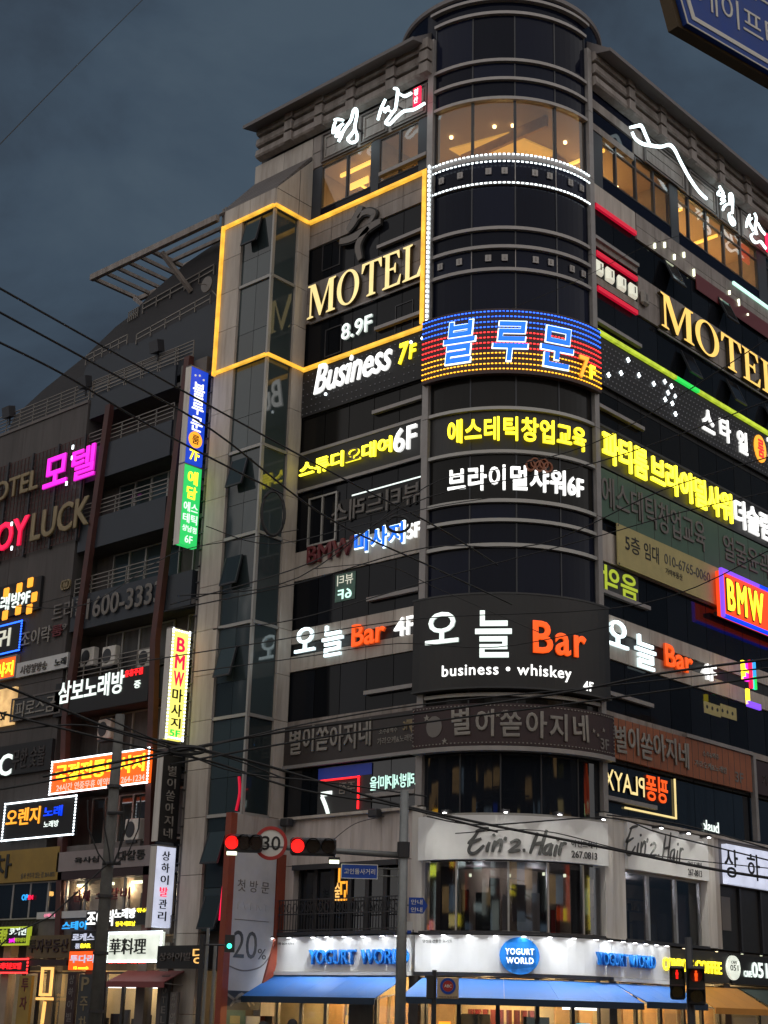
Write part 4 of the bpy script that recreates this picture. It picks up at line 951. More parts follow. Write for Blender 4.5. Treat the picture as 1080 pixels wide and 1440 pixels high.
# ------------------------------------------------------------------ signs on the right wing
t = thing('neon_sign', 'pale neon mountain outline followed by brush script and red seal above right wing windows', 'neon sign', RW.pt(13, .1, 35), GS)
mf = px_f(RW, 800, 0, 3.857, .56)
for P in ([(335, 690), (365, 684), (395, 682), (418, 730), (440, 778)], [(345, 715), (362, 750), (400, 778), (440, 787), (500, 795), (545, 785), (575, 810), (610, 880), (660, 970), (710, 1040), (750, 1078)]):
    MB(RW).stroke([mf(*p) for p in P], .5, .58, .13, 4, .6).build('neon_stroke', 'lit_cool', t)
mf = px_f(RW, 1000, 240, 12, .56)
for P in ([(145, 255), (180, 320), (220, 385)], [(150, 330), (118, 395), (200, 415), (232, 440), (180, 485), (240, 505), (172, 555)], [(205, 665), (230, 600), (290, 560), (350, 560)], [(322, 540), (318, 400), (350, 395), (372, 480), (365, 720)], [(362, 700), (312, 730), (325, 840), (380, 915), (405, 870), (350, 770)],
          [(660, 740), (620, 840), (600, 950)], [(695, 800), (640, 860), (680, 930), (718, 1012)], [(738, 715), (770, 800), (752, 950), (782, 1080)], [(792, 880), (850, 990), (922, 1080)], [(755, 1040), (682, 1090), (705, 1165), (765, 1212), (840, 1192), (900, 1270), (960, 1345)]):
    MB(RW).stroke([mf(*p) for p in P], .5, .58, .10, 4, .55).build('neon_stroke', 'lit_cool', t)
a = mf(915, 1075); MB(RW).box(a[0], a[0]+.75, .5, .62, a[1]-.85, a[1]+.1).build('red_seal', 'lit_crimson', t, bevel=.05)

GR = 'red light tubes beside the rounded corner'
for (x0, y0, x1, y1), lb in (((838, 287, 895, 329), 'upper'), ((839, 354, 896.5, 393), 'middle'), ((841, 403, 897, 441), 'lower')):
    a = RW.px(x0, y0, .1); b = RW.px(x1, y1, .1); z = (a[1]+b[1])/2
    t = tag(MB(RW).box(a[0], b[0], .0, .12, z-.09, z+.09).build('red_tube', 'lit_redline'), lb+' of the three red light tubes on the right wing next to the rounded corner', 'light strip', GR)
GQ = 'square lamps between the red tubes'
for i, (x, y) in enumerate(((841.5, 377), (857, 387.5), (873.5, 399), (889.5, 409.5), (906, 420))):
    a = RW.px(x, y, .1)
    t = thing('box_lamp', ('unlit grey square lamp at the right end of the row' if i == 4 else ['first', 'second', 'third', 'fourth'][i]+' lit square lamp from the rounded corner between red tubes'), 'lamp', RW.pt(a[0], .0, a[1]-.3), GQ)
    MB(RW).box(a[0]-.27, a[0]+.27, .0, .22, a[1]-.32, a[1]+.32).build('lamp_body', 'lit_pearl' if i < 4 else 'dull_white', t, bevel=.1)
    MB(RW).box(a[0]-.03, a[0]+.02, .22, .24, a[1]-.12, a[1]+.14).build('lamp_mark', 'stone_dark', t)
for i, (x, y, h) in enumerate(((922, 345, 9), (936, 344, 9), (949.5, 361, 9), (963, 358, 9), (977, 383, 12), (1027, 411, 7), (1040, 425, 12), (1052.5, 442, 3))):
    a = RW.px(x, y, .1); tag(MB(RW).box(a[0]-.03, a[0]+.03, .02, .1, a[1]-h/76, a[1]+h/76).build('slim_wall_light', 'lamp_pale'), ['first', 'second', 'third', 'fourth', 'fifth', 'sixth', 'seventh', 'eighth'][i]+' slim vertical light from the left under the right wing top windows', 'light', 'slim lights on the right wing band')
a = RW.px(1032, 397, .1); b = RW.px(1080, 433, .1); tag(MB(RW).box(a[0], b[0]+2, .02, .1, a[1]-.07, a[1]+.07).build('light_strip', 'lit_mint'), 'pale mint light strip under the right wing top windows at the picture edge', 'light strip')

t = thing('motel_sign', 'large deep gold serif motel letters across the right wing', 'sign', RW.pt(9, .1, 27.5), GS)
a = RW.px(931, 459, .2); b = RW.px(928.9, 409, .2)
H_ = b[1]-a[1]
o_end = RW.px(1080, 556, .2)
lay(t, 'MOTEL', RW, (a[0]-.05, o_end[0]+1.0, a[1], b[1]), .06, 'lit_gold_deep', .16, 0, 'serif')
MB(RW).box(a[0], o_end[0]+1, .0, .06, a[1]-.12, a[1]-.04).build('mounting_rail', 'metal_grey', t)

t = thing('light_line', 'thin yellow and green light line along the right wing below the gold letters', 'light strip', RW.pt(5, 0, 25.9), GS)
g0 = RW.px(948, 534)[0]; g1 = RW.px(980, 552)[0]
MB(RW).box(4.45, g0, .0, .14, 25.92, 26.06).build('light_tube', 'edge_amber', t).material_slots[0].material = M['dull_gold'] if False else M['edge_lime']
MB(RW).box(g0, g1, .0, .14, 25.92, 26.06).build('light_tube', 'edge_green', t); MB(RW).box(g1, 22, .0, .14, 25.92, 26.06).build('light_tube', 'edge_lime', t)
t = board(RW, (4.45, 22, 23.9, 25.8), .0, .08, 'black_board', 'black board of unlit dots with white stars and Korean letters, seventh floor right wing', group=GS)
lt = MB(RW)
for i in range(60):
    for j in range(8):
        lt.box(4.6+i*.24+.12*(j % 2), 4.645+i*.24+.12*(j % 2), .08, .11, 24.0+j*.22, 24.045+j*.22)
lt.build('led_dots', 'led_off', t, kind='stuff')
st = MB(RW)
for x, y in ((841, 505), (884, 506), (856.5, 527), (874, 524.5), (899, 527.5), (935.5, 536.5), (920, 539.5), (945, 543), (940, 552), (950, 557.5), (936, 561.5), (946, 567), (950.5, 582)):
    u, z = RW.px(x, y, .12)
    for s_, w in ((.10, .02), (.02, .10)): st.box(u-s_, u+s_, .08, .13, z-w, z+w)
    st.disc(u, z, .05, .05, .08, .135, 8)
st.build('led_star', 'led_white', t, kind='stuff')
for ch, x, y, w, h in (('스', 987, 603, .95, .95), ('타', 1012, 617, .85, 1.0), ('일', 1037, 634, .8, 1.0)):
    a = RW.px(x, y, .12); lay(t, ch, RW, (a[0], a[0]+w, a[1], a[1]+h), .1, 'lit_white', .1, .045)
a = RW.px(1069, 631, .12); MB(RW).disc(a[0], a[1], .5, .62, .09, .14, 24).build('badge', 'lit_amber', t); lay(t, '룸', RW, (a[0]-.25, a[0]+.25, a[1]-.4, a[1]+.4), .14, 'lit_red', .04, .03); lay(t, '7', RW, (a[0]+.62, a[0]+1.1, a[1]-.2, a[1]+.7), .1, 'lit_white', .1, .05)

t = board(RW, (4.42, 20, 20.68, 22.25), .0, .06, 'black_panel', 'long black panel with bright yellow then white Korean letters, sixth floor right wing', edge='charcoal', group=GS, ew=.1)
a = RW.px(846, 648, .12); b = RW.px(1028, 735, .12); c = RW.px(846, 609, .12)
bw = RW.px(909, 672, .12)[0]; bw2 = RW.px(914, 680, .12)[0]
lay(t, '파티룸', RW, (a[0], bw, 20.83, 22.08), .12, 'lit_yellow_bright', .12, .05)
lay(t, '브라이덜샤워', RW, (bw2, b[0], 20.83, 22.08), .12, 'lit_yellow_bright', .12, .05)
a = RW.px(1032, 745, .12)[0]; b = RW.px(1080, 760, .12)[0]
lay(t, '더슬림', RW, (a, b+.15, 20.83, 22.05), .12, 'lit_white', .12, .055)

t = board(RW, (4.4, 20, 18.68, 20.55), .02, .1, 'green_panel', 'unlit dark green panel with grey Korean letters below the yellow letters on the right wing', group=GS)
for u in lin(4.4, 20, 13)[1:-1]: slab(RW, u-.01, u+.01, .1, .105, 18.68, 20.55, 'joint', t, 'seam')
a = RW.px(846, 705, .12)[0]; b = RW.px(923, 745, .12)[0]; lay(t, '에스테틱', RW, (a, b, 19.1, 20.3), .105, 'dull_grey', .05, .01)
a = RW.px(926, 745, .12)[0]; b = RW.px(992, 775, .12)[0]; lay(t, '창업교육', RW, (a, b, 19.1, 20.3), .105, 'dull_grey', .05, .01)
a = RW.px(1018, 790, .12)[0]; b = RW.px(1080, 810, .12)[0]; lay(t, '얼굴윤곽', RW, (a, b+.2, 19.2, 20.25), .105, 'dull_grey', .05, .01)
t = board(RW, (5.38, 12.85, 17.1, 18.66), .12, .16, 'yellow_banner', 'dull yellow cloth banner with dark letters and phone number hung below the green panel', 'banner', 'letting_banner', 'cloth', group=GS)
a = RW.px(880, 785, .17)[0]; b = RW.px(927, 795, .17)[0]; lay(t, '5층', RW, (a, a+.98, 17.75, 18.4), .165, 'ink', .01, .012, name='banner_letter'); lay(t, '임대', RW, (a+1.25, b, 17.75, 18.4), .165, 'ink', .01, .012, name='banner_letter')
a = RW.px(935, 800, .17)[0]; b = RW.px(999, 820, .17)[0]; line(t, '010-6765-0060', RW, (a, b, 17.9, 18.3), .165, 'pen_grey', .01, 0); line(t, '가야부동산', RW, (a+.05, a+1.25, 17.5, 17.75), .165, 'ink', .01, .015)
for u, z in ((5.4, 18.6), (12.8, 18.6), (5.4, 17.15), (12.8, 17.15)): MB(RW).disc(u+.06*(1 if u < 6 else -1), z, .04, .04, .16, .17, 8).build('eyelet', 'metal_dark', t)
t = thing('window_lettering', 'lime green reversed letters in the fifth floor window right of the rounded corner', 'window lettering', RW.pt(5, 0, 15.8), GS)
a = RW.px(848, 832)[0]; b = RW.px(898, 840)[0]; MB(RW).box(a-.1, b+.1, -.08, -.055, 15.95, 17.05).build('film', 'charcoal', t); lay(t, '음악', RW, (a, b, 16.0, 17.0), -.05, 'lime', .03, .05, mirror=True)
t = board(RW, (12.05, 17.8, 16.6, 18.4), .3, .55, 'box_red', 'orange light box with yellow letters and violet blue neon edge at the right picture edge', group=GS)
e_ = MB(RW); e_.box(11.98, 12.11, .5, .62, 16.52, 18.48); e_.box(12.11, 15, .5, .62, 18.35, 18.48); e_.build('neon_edge', 'violet', t); e_ = MB(RW); e_.box(12.11, 17.9, .5, .62, 16.52, 16.65); e_.box(15.01, 17.9, .5, .62, 18.35, 18.48); e_.build('neon_edge', 'lit_blue_deep', t)
a = 12.35; lay(t, 'BMW', RW, (a, a+2.9, 16.85, 18.12), .56, 'lit_yellow', .06, .05, track=.12, outline=('ink', .05, .03))
MB(RW).box(12.3, 17.6, 0, .3, 16.7, 16.85).build('bracket', 'metal_dark', t)

bar_sign(RW, [((856, 905), (884, 915), .95), ((895, 936), (923, 944), 1.2), ((936, 936), (975, 948), .85), ((988, 953), (1008, 961), .62)], 'white and orange lit bar letters on the fourth floor stone band of the right wing')

t = board(RW, (4.75, 14.4, 10.12, 11.52), .02, .14, 'orange_brown', 'faded orange brown sign with pale brush letters, third floor right wing', group=GS)
slab(RW, 9.6, 14.5, .02, .2, 11.54, 11.68, 'metal_grey', t, 'top_rail')
for u in lin(4.75, 14.4, 22)[1:-1]: slab(RW, u-.006, u+.006, .14, .15, 10.12, 11.52, 'stone_dark', t, 'seam')
star_sign_letters(t, RW, RW.px(864, 1056, .15), RW.px(968, 1080, .15), .95, 'dull_white', .155)
a = RW.px(988, 1068, .15); line(t, '소주&맥주', RW, (a[0], a[0]+1.2, 11.0, 11.22), .145, 'dull_white', .02, .02); a = RW.px(977, 1085, .15); line(t, '가라오케&노래방', RW, (a[0], a[0]+2.35, 10.55, 10.8), .145, 'dull_white', .02, .02)
a = RW.px(1034, 1098, .15); line(t, '3F', RW, (a[0], a[0]+.62, 10.35, 10.75), .145, 'dull_grey', .02, .03)
slab(RW, 14.5, 14.7, .0, .2, 8.3, 11.6, 'metal_grey', B, 'corner_post')
t = board(RW, (14.8, 20, 10.12, 11.4), .02, .14, 'maroon', 'dark maroon sign with faint letters at the right picture edge, third floor', group=GS)
line(t, '가라오케', RW, (15.2, 17.0, 10.5, 10.9), .145, 'brown_panel', .02, .03)
t = thing('window_lettering', 'reversed cream and orange neon letters behind the third floor right wing window', 'window lettering', RW.pt(5, 0, 8.6), GS)
a = RW.px(851, 1095)[0]; b = RW.px(907, 1110)[0]; c = RW.px(940, 1115)[0]
lay(t, 'PLAYⅩ', RW, (a, b, 9.05, 9.75), -.05, 'lit_gold', .04, .02, mirror=True); lay(t, '핑퐁', RW, (b+.1, c, 8.98, 9.88), -.05, 'lit_orange', .04, .04, mirror=True)
d = RW.px(951, 1120)[0]; rd = MB(RW); rd.box(a+1.2, d, -.05, .0, 8.52, 8.58); rd.box(d-.06, d, -.05, 0, 8.58, 9.95); rd.build('neon_frame', 'lit_gold', t)

t = board(RW, (5.55, 10.85, 6.5, 8.05), .0, .14, 'white_board', 'white salon fascia with sketchy grey script on the right wing second floor', group=GS)
eu = [p[0] for s_ in EUZ for p in s_]; ez = [p[1] for s_ in EUZ for p in s_]
a = RW.px(881, 1205, .15)[0]; b = RW.px(962, 1215, .15)[0]; su = (b-a)/(max(eu)-min(eu)); sz = 1.05/(max(ez)-min(ez))
for s_ in EUZ: MB(RW).stroke([(a+(p[0]-min(eu))*su, 6.92+(p[1]-min(ez))*sz) for p in s_], .14, .16, .09, 3, .3).build('script_stroke', 'pen_grey', t)
a = RW.px(968, 1236, .15)[0]; line(t, '267-0813', RW, (a, a+.95, 6.6, 6.83), .145, 'charcoal', .01, .03); line(t, '아인즈헤어', RW, (a, a+.95, 6.92, 7.1), .145, 'charcoal', .01, .02)
for u in (7.2, 9.0, 10.4):
    MB(RW).box(u-.1, u+.1, .1, .5, 8.0, 8.08).build('spotlight', 'metal_dark', t); MB(RW).box(u-.05, u+.05, .42, .5, 7.97, 8.0).build('spotlight_lens', 'lamp_white', t)
    lamp('spot_lamp', RW.pt(u, .5, 7.95), 130, (1, .98, .9), 110, t, 'SPOT', (RW.pt(u, .14, 7.1)-RW.pt(u, .5, 7.95)).to_track_quat('-Z', 'Y').to_euler())
t = board(RW, (11.85, 19, 6.5, 7.92), .12, .34, 'box_white', 'bright white light box with black brush letters at the right picture edge', group=GS)
a = RW.px(1020, 1232, .36)[0]; lay(t, '상', RW, (a, a+.98, 6.72, 7.75), .345, 'ink', .02, .015); a = RW.px(1052, 1236, .36)[0]; lay(t, '하', RW, (a, a+.95, 6.75, 7.72), .345, 'ink', .02, .015); lay(t, '이', RW, (a+1.7, a+2.5, 6.75, 7.72), .345, 'ink', .02, .015)
t = thing('window_lettering', 'small white reversed letters low in the third floor window above the right salon fascia', 'window lettering', RW.pt(12, 0, 8.3), GS)
a = RW.px(990, 1175)[0]; lay(t, 'busk', RW, (a, a+1.15, 8.3, 8.72), -.05, 'lit_white_soft', .03, .04, mirror=True)

# multi colour sign and small yellow card, right
t = thing('rainbow_sign', 'multi coloured lit Korean letter hanging at the right picture edge', 'sign', RW.pt(14.6, .5, 11.9), GS)
a = RW.px(1047, 975, .8)
for i, (m, du, dz, w, h) in enumerate((('lit_yellow', 0, 1.15, .16, .75), ('lit_magenta', .22, 1.15, .16, .75), ('lit_yellow', .0, 1.45, .38, .14), ('lit_magenta', 0, 1.12, .38, .14), ('lit_crimson', .5, .9, .15, 1.1), ('sky_blue', .75, .9, .17, 1.15), ('edge_green', .75, .9, .17, .5), ('lit_yellow', .12, .2, .16, .6), ('violet', .12, .12, 1.0, .22))):
    MB(RW).box(a[0]+du, a[0]+du+w, .7+.01*i, .8+.01*i, a[1]+dz-.6, a[1]+dz-.6+h).build('letter_bar', m, t)
t = board(RW, (0, 1, 0, 1), 0, .01, None, 'small cream card with black dots hanging from the cables at the right', 'banner', 'hanging_card', group=GS)
a = RW.px(990, 1002, 1.6); t.location = RW.pt(a[0], 1.6, a[1])
MB(RW).box(a[0], a[0]+1.15, 1.6, 1.62, a[1], a[1]+.42).build('card', 'yellow_banner', t); MB(RW).box(a[0]+1.17, a[0]+2.3, 1.6, 1.62, a[1]+.06, a[1]+.52).build('card', 'yellow_banner', t)
dm = MB(RW)
for i in range(6): dm.disc(a[0]+.2+.36*i, a[1]+.24+.04*(i > 2), .07, .07, 1.62, 1.625, 8)
dm.build('dots', 'ink', t)

# ------------------------------------------------------------------ yogurt shop fascia, awnings and spotlights
GY = 'white shop fascias with blue letters and awnings'
t = thing('shop_fascia', 'white yogurt shop fascia with blue letters on the left wing under row of spotlights', 'sign', LW.pt(-7.5, .2, 2.9), GY)
MB(LW).box(-11.25, -4.4, .0, .3, 2.98, 4.12).build('panel', 'white_board', t); MB(LW).box(-11.25, -4.4, .0, .42, 2.86, 2.97).build('bottom_rail', 'white_paint', t)
a = LW.px(434, 1351, .4)[0]; b = LW.px(558, 1353, .4)[0]; c = LW.px(573, 1353, .4)[0]
lay(t, 'YOGURT', LW, (a, a+(b-a)*.535, 3.2, 3.68), .3, 'blue_letter', .14, .05); lay(t, 'WORLD', LW, (a+(b-a)*.60, c, 3.2, 3.68), .3, 'blue_letter', .14, .05)
slab(LW, -11.3, -11.15, .0, .5, GZ, 4.14, 'orange_strip', t, 'orange_edge')
line(t, '예약문의 264-4791', LW, (-10.9, -9.7, 3.86, 3.95), .302, 'pen_grey', .01, .01)
spots = [(LW, u) for u in (-10.6, -9.75, -8.6, -7.95, -7.15, -6.3, -5.45)]+[(LW, -4.8)]
t2 = thing('shop_fascia', 'curved white yogurt shop fascia with round blue disc under row of spotlights', 'sign', CW.pt(0, .2, 2.9), GY)
MB(CW).box(-3.3, 3.3, .0, .3, 2.98, 4.1).build('panel', 'white_board', t2); MB(CW).box(-3.3, 3.3, .0, .36, 2.86, 2.97).build('bottom_rail', 'metal_dark', t2)
u, z = CW.px(731, 1344, .4); MB(CW).disc(u, z, .58, .56, .3, .38, 30).build('blue_disc', 'blue_letter', t2)
lay(t2, 'YOGURT', CW, (u-.42, u+.42, z+.03, z+.22), .385, 'lit_white', .02, .04, name='small_letter'); lay(t2, 'WORLD', CW, (u-.4, u+.4, z-.24, z-.05), .385, 'lit_white', .02, .04, name='small_letter')
line(t2, '당신의 건강한 요거트', CW, (-3.0, -2.0, 3.86, 3.96), .302, 'pen_grey', .01, .01)
spots += [(CW, u) for u in (-2.9, -2.2, -1.45, -.7, .1, .85, 1.6, 2.4, 3.0)]
t3 = thing('shop_fascia', 'white yogurt shop fascia with blue letters right of the rounded corner', 'sign', RW.pt(6, .2, 2.9), GY)
MB(RW).box(4.2, 7.75, .0, .3, 2.98, 4.1).build('panel', 'white_board', t3); MB(RW).box(4.2, 7.75, .0, .36, 2.86, 2.97).build('bottom_rail', 'white_paint', t3)
a = RW.px(841, 1360, .4)[0]; b = RW.px(922, 1364, .4)[0]
lay(t3, 'YOGURT', RW, (a, a+(b-a)*.5, 3.32, 3.72), .3, 'blue_letter', .14, .05); lay(t3, 'WORLD', RW, (a+(b-a)*.56, b, 3.32, 3.72), .3, 'blue_letter', .14, .05)
spots += [(RW, u) for u in (4.6, 5.3, 5.95, 6.6, 7.25)]
i_ = 0
for F, u in spots:
    par = t if F is LW else (t2 if F is CW else t3)
    o = slab(F, u-.07, u+.07, .42, .56, 4.08, 4.14, 'metal_dark', par, 'spotlight'); slab(F, u-.05, u+.05, .44, .54, 4.065, 4.08, 'lamp_white', par, 'spotlight_lens')
    p = F.pt(u, .49, 4.05); d = F.pt(u, .10, 3.2)-p
    lamp('spot_lamp', p, 120, (.93, .97, 1), 150, par, 'SPOT', d.to_track_quat('-Z', 'Y').to_euler())
t4 = board(RW, (7.85, 11.75, 3.02, 4.06), .0, .26, 'charcoal', 'dark coffee shop fascia with lit yellow letters behind the pedestrian signal', group=GS)
a = RW.px(932, 1371, .3)[0]; b = RW.px(1014, 1378, .3)[0]
lay(t4, 'COMPOSE', RW, (a, a+(b-a)*.5, 3.3, 3.72), .28, 'lit_yellow', .08, .04); lay(t4, 'COFFEE', RW, (a+(b-a)*.55, b, 3.3, 3.72), .28, 'lit_yellow', .08, .04)
t5 = board(RW, (11.9, 19, 3.02, 4.02), .0, .26, 'black_panel', 'black cafe fascia with white disc and white numbers at the right picture edge', group=GS)
u, z = RW.px(1031, 1361, .3); MB(RW).disc(u, z, .46, .42, .26, .34, 28).build('white_disc', 'box_white_warm', t5)
lay(t5, '051', RW, (u-.28, u+.28, z-.1, z+.1), .345, 'ink', .01, .01, name='small_letter'); lay(t5, 'CAFE', RW, (u-.2, u+.2, z+.14, z+.24), .345, 'ink', .01, .0, name='small_letter')
a = RW.px(1046, 1374, .3)[0]; lay(t5, 'CAFE', RW, (a, a+.55, 3.28, 3.5), .28, 'lit_white_soft', .06, .04); lay(t5, '051', RW, (a+.58, a+1.75, 3.28, 3.82), .28, 'lit_white_soft', .06, .04)
for u, e in ((8.4, 6), (10.6, 6), (12.4, 4), (13.8, 4)):
    par = t4 if u < 11.8 else t5
    slab(RW, u-.06, u+.06, .4, .5, 4.06, 4.12, 'metal_dark', par, 'spotlight'); slab(RW, u-.04, u+.04, .42, .48, 4.05, 4.06, 'downlight' if u < 11.8 else 'lamp_pale', par, 'spotlight_lens')
    lamp('spot_lamp', RW.pt(u, .45, 4.03), e, (1, .75, .4) if u < 11.8 else (.9, 1, .85), 90, par, 'SPOT', (RW.pt(u, .26, 3.2)-RW.pt(u, .45, 4.03)).to_track_quat('-Z', 'Y').to_euler())
def awning(F, u0, u1, z_top, drop, out, label, m='blue_awning', mv='blue_valance', n0=.3, folds=5, group='shop awnings'):
    t = thing('awning', label, 'awning', F.pt((u0+u1)/2, n0, z_top-drop), group)
    us = lin(u0, u1, folds)
    for a, b in zip(us[:-1], us[1:]): MB(F).side([(n0, z_top), (n0+out, z_top-drop), (n0+out, z_top-drop-.03), (n0, z_top-.04)], a, b-.006).build('canvas_strip', m, t)
    MB(F).box(u0, u1, n0+out, n0+out+.03, z_top-drop-.2, z_top-drop).build('valance', mv, t)
    for u in (u0+.05, u1-.05):
        a = F.pt(u, n0, z_top-.5); b = F.pt(u, n0+out, z_top-drop-.05); MB().tube(a, b, .02, 5).build('awning_arm', 'metal_grey', t)
    return t
awning(LW, -11.35, -4.5, 2.86, .72, 1.5, 'blue awning of the yogurt shop on the left wing', folds=6)
awning(CW, -3.0, 3.35, 2.80, .60, 1.1, 'blue curved awning of the yogurt shop at the rounded corner', folds=5)
awning(RW, 4.3, 8.0, 2.80, .55, 1.2, 'blue awning of the yogurt shop right of the corner', folds=4)
awning(RW, 8.3, 12.2, 2.86, .7, 1.3, 'orange yellow awning of the coffee shop', 'orange_awning', 'orange_awning', folds=4)
awning(RW, 12.4, 18, 2.86, .75, 1.5, 'dark green awning of the cafe at the right picture edge', 'green_awning', 'green_awning', folds=4)

t = thing('window_lettering', 'amber glowing letters standing in for a reflection in the dark second floor window', 'window lettering', LW.pt(-7.6, 0, 5), GS)  # emissive letters imitate a sign mirrored in this pane
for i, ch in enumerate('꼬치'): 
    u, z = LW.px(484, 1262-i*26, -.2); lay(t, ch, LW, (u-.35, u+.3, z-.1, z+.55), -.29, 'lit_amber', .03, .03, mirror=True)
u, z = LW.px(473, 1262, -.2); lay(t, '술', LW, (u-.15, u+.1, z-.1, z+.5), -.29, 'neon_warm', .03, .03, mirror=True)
# ---- event banner box in front of the pylon base
BR = Flat((0, 10.6, 0), 0)
t = thing('banner_board', 'tall grey event banner board with orange edges at the pylon base', 'banner board', BR.pt(-1.4, 0, GZ), GS)
MB(BR).box(-2.55, -.45, -.12, .02, 2.3, 6.95).build('banner', 'banner_grey', t); MB(BR).box(-2.5, -.1, -.14, -.0, 6.95, 8.15).build('top_panel', 'stone_pale', t)
MB(BR).box(-2.80, -2.52, -.16, .12, GZ, 8.15).build('orange_edge', 'orange_strip', t)
mb = MB(BR); mb.prism([(-.42, 4.0), (-.05, 4.0), (-.05, 6.95), (-.42, 6.95)], -.16, .1); mb.prism([(-.95, 2.4), (-.6, 2.3), (-.05, 4.0), (-.42, 4.0)], -.16, .1); mb.build('orange_edge', 'orange_strip', t)
MB(BR).box(-2.52, -.1, -.14, -.04, 6.85, 6.95).build('rail', 'metal_grey', t)
lay(t, '첫방문', BR, (-2.25, -.75, 5.55, 5.95), .02, 'dull_grey', .01, 0, name='banner_letter', track=.3); line(t, 'E V E N T', BR, (-2.2, -.75, 4.95, 5.2), .025, 'banner_grey', .01, 0)
for o_ in lay(t, '20', BR, (-2.3, -1.2, 3.35, 4.25), .02, 'pen_grey', .01, 0, name='banner_letter'): pass
lay(t, '%', BR, (-1.15, -.75, 3.35, 3.7), .02, 'pen_grey', .01, 0, name='banner_letter')
MB(BR).box(-2.3, -.7, .02, .03, 4.6, 4.62).build('printed_line', 'dull_grey', t)
MB(BR).stroke([(-2.5, 3.1), (-1.8, 2.95), (-1.0, 3.1), (-.55, 3.5)], .02, .03, .05, 4).build('printed_curve', 'dull_grey', t)
MB(BR).box(-2.55, -.95, -.1, .03, 1.7, 2.3).build('mural_panel', 'slate_panel', t)
for P in ([(-2.5, 2.2), (-1.9, 1.95), (-1.3, 2.2)], [(-2.3, 1.8), (-1.8, 2.2), (-1.4, 1.8)], [(-1.8, 2.0), (-1.5, 2.1), (-1.2, 1.85)]): MB(BR).stroke(P, .03, .04, .1, 4).build('mural_stroke', 'dull_white', t)
MB(BR).box(-2.55, -1.6, -.1, .05, GZ, 1.68).build('green_panel', 'teal_panel', t); MB(BR).box(-1.55, -.9, -.1, .05, GZ, 1.5).build('paper_panel', 'banner_grey', t)
for i in range(3): MB(BR).box(-2.3, -1.85, .05, .06, 1.25-.5*i, 1.5-.5*i).build('printed_block', 'box_white_warm' if False else 'yellow_banner', t)

t = thing('phone_sign', 'vertical white numerals with red neon line on the pylon base', 'sign', PO.pt(-11.4, .1, 3), GS)
for i, ch in enumerate('080'): lay(t, ch, PO, (-11.35, -11.05, 6.1-i*.75, 6.6-i*.75), .1, 'lit_white_soft', .06, .04)
MB(PO).stroke([(-11.3, 7.0), (-11.45, 6.0), (-11.55, 4.6)], .1, .16, .07, 4, .8).build('neon_line', 'lit_crimson', t)
t = thing('red_light_strip', 'thin curved red light strip inside the pylon glazing', 'light strip', PO.pt(-11.1, .0, 8.5), GS)
a = PO.px(336, 1092); b = PO.px(337, 1115); c = PO.px(332, 1140); MB(PO).stroke([a, b, c], -.04, .03, .08, 4, .8).build('light_rod', 'lit_redline', t)
# ------------------------------------------------------------------ neighbouring building on the left
GL = 'signs on the neighbouring building'
NB = thing('neighbour_building', 'dark older building on the left with balconies, leaning red columns and a sloping roof', 'building', (-1, 20, GZ))
MB().box(-.75, 8, 14.05, 31, 3, 26.5).build('core_wall', 'grey_wall', NB)
MB().box(.2, 8, 14.05, 31, GZ, 3).build('core_wall', 'grey_wall', NB)
for a, b in ((4.15, 7.6), (7.62, 11.1), (11.12, 14.5), (14.52, 18.0), (18.02, 21.4), (21.42, 24.6), (24.62, 26.75)):
    slab(LB, -26.9, -22.15, -1.2, 0, a, b, 'grey_wall', NB, 'wall_panel'); slab(LB, -31, -26.92, -1.2, 0, a, b, 'grey_wall', NB, 'wall_panel')
slab(LB, -31, -22.15, -1.3, .06, 26.76, 26.9, 'stone_dark', NB, 'coping')
def rails(F, u0, u1, z, h, k, n=.0, par=None):
    mb = MB(F)
    for i in range(k): mb.box(u0, u1, n-.02, n+.02, z+h*(i+1)/k-.02, z+h*(i+1)/k+.015)
    m_ = max(1, round((u1-u0)/1.1))
    for i in range(m_+1):
        u = u0+(u1-u0)*i/m_; mb.box(u-.02, u+.02, n-.02, n+.02, z, z+h)
    return mb.build('railing', 'rail', par or NB)
fr = [(25.95, 26.95), (22.95, 24.5), (19.85, 21.2), (16.4, 17.9), (12.95, 14.25), (9.7, 11.05), (6.35, 7.6)]
for i, (a, b) in enumerate(fr):
    slab(LB, -22.0, -16.35, -.12, -.02, a, b, 'slate_panel' if i < 4 else 'stone_dark', NB, 'balcony_front')
    slab(LB, -22.1, -14.1, -1.25, -.13, a+.02, a+.2, 'grey_wall', NB, 'balcony_slab')
    slab(LB, -16.1, -14.5, -.6, -.1, a, b-.1, 'slate_panel' if i else 'stone_dark', NB, 'balcony_front')
    if i < 5: rails(LB, -21.95, -16.3, b, .75, 4, -.06)
rails(LB, -22.0, -15.3, 26.95, .8, 5, -.02); rails(LB, -30.5, -22.2, 26.9, .9, 5, -.02)
# recessed windows on the balconies
for (z0, z1, k, lit) in ((21.3, 22.9, 4, 0), (18.2, 19.8, 4, 0), (14.6, 16.35, 4, 1), (11.2, 12.9, 4, 1), (7.75, 9.6, 5, 0)):
    us = lin(-20.9, -16.6, k)
    for a, b in zip(us[:-1], us[1:]):
        slab(LB, a+.04, b-.04, -1.22, -1.18, z0+.05, z1-.05, 'curtain' if lit else 'glass_teal', NB, 'window_pane')
        MB(LB).ringbox(a, b, -1.2, -1.12, z0, z1, .05).build('window_frame', 'mullion_pale', NB)
    slab(LB, -15.7, -14.7, -1.22, -1.18, z0, z1, 'curtain', NB, 'window_pane'); MB(LB).ringbox(-15.75, -14.65, -1.2, -1.1, z0-.05, z1+.05, .06).build('window_frame', 'mullion_pale', NB)
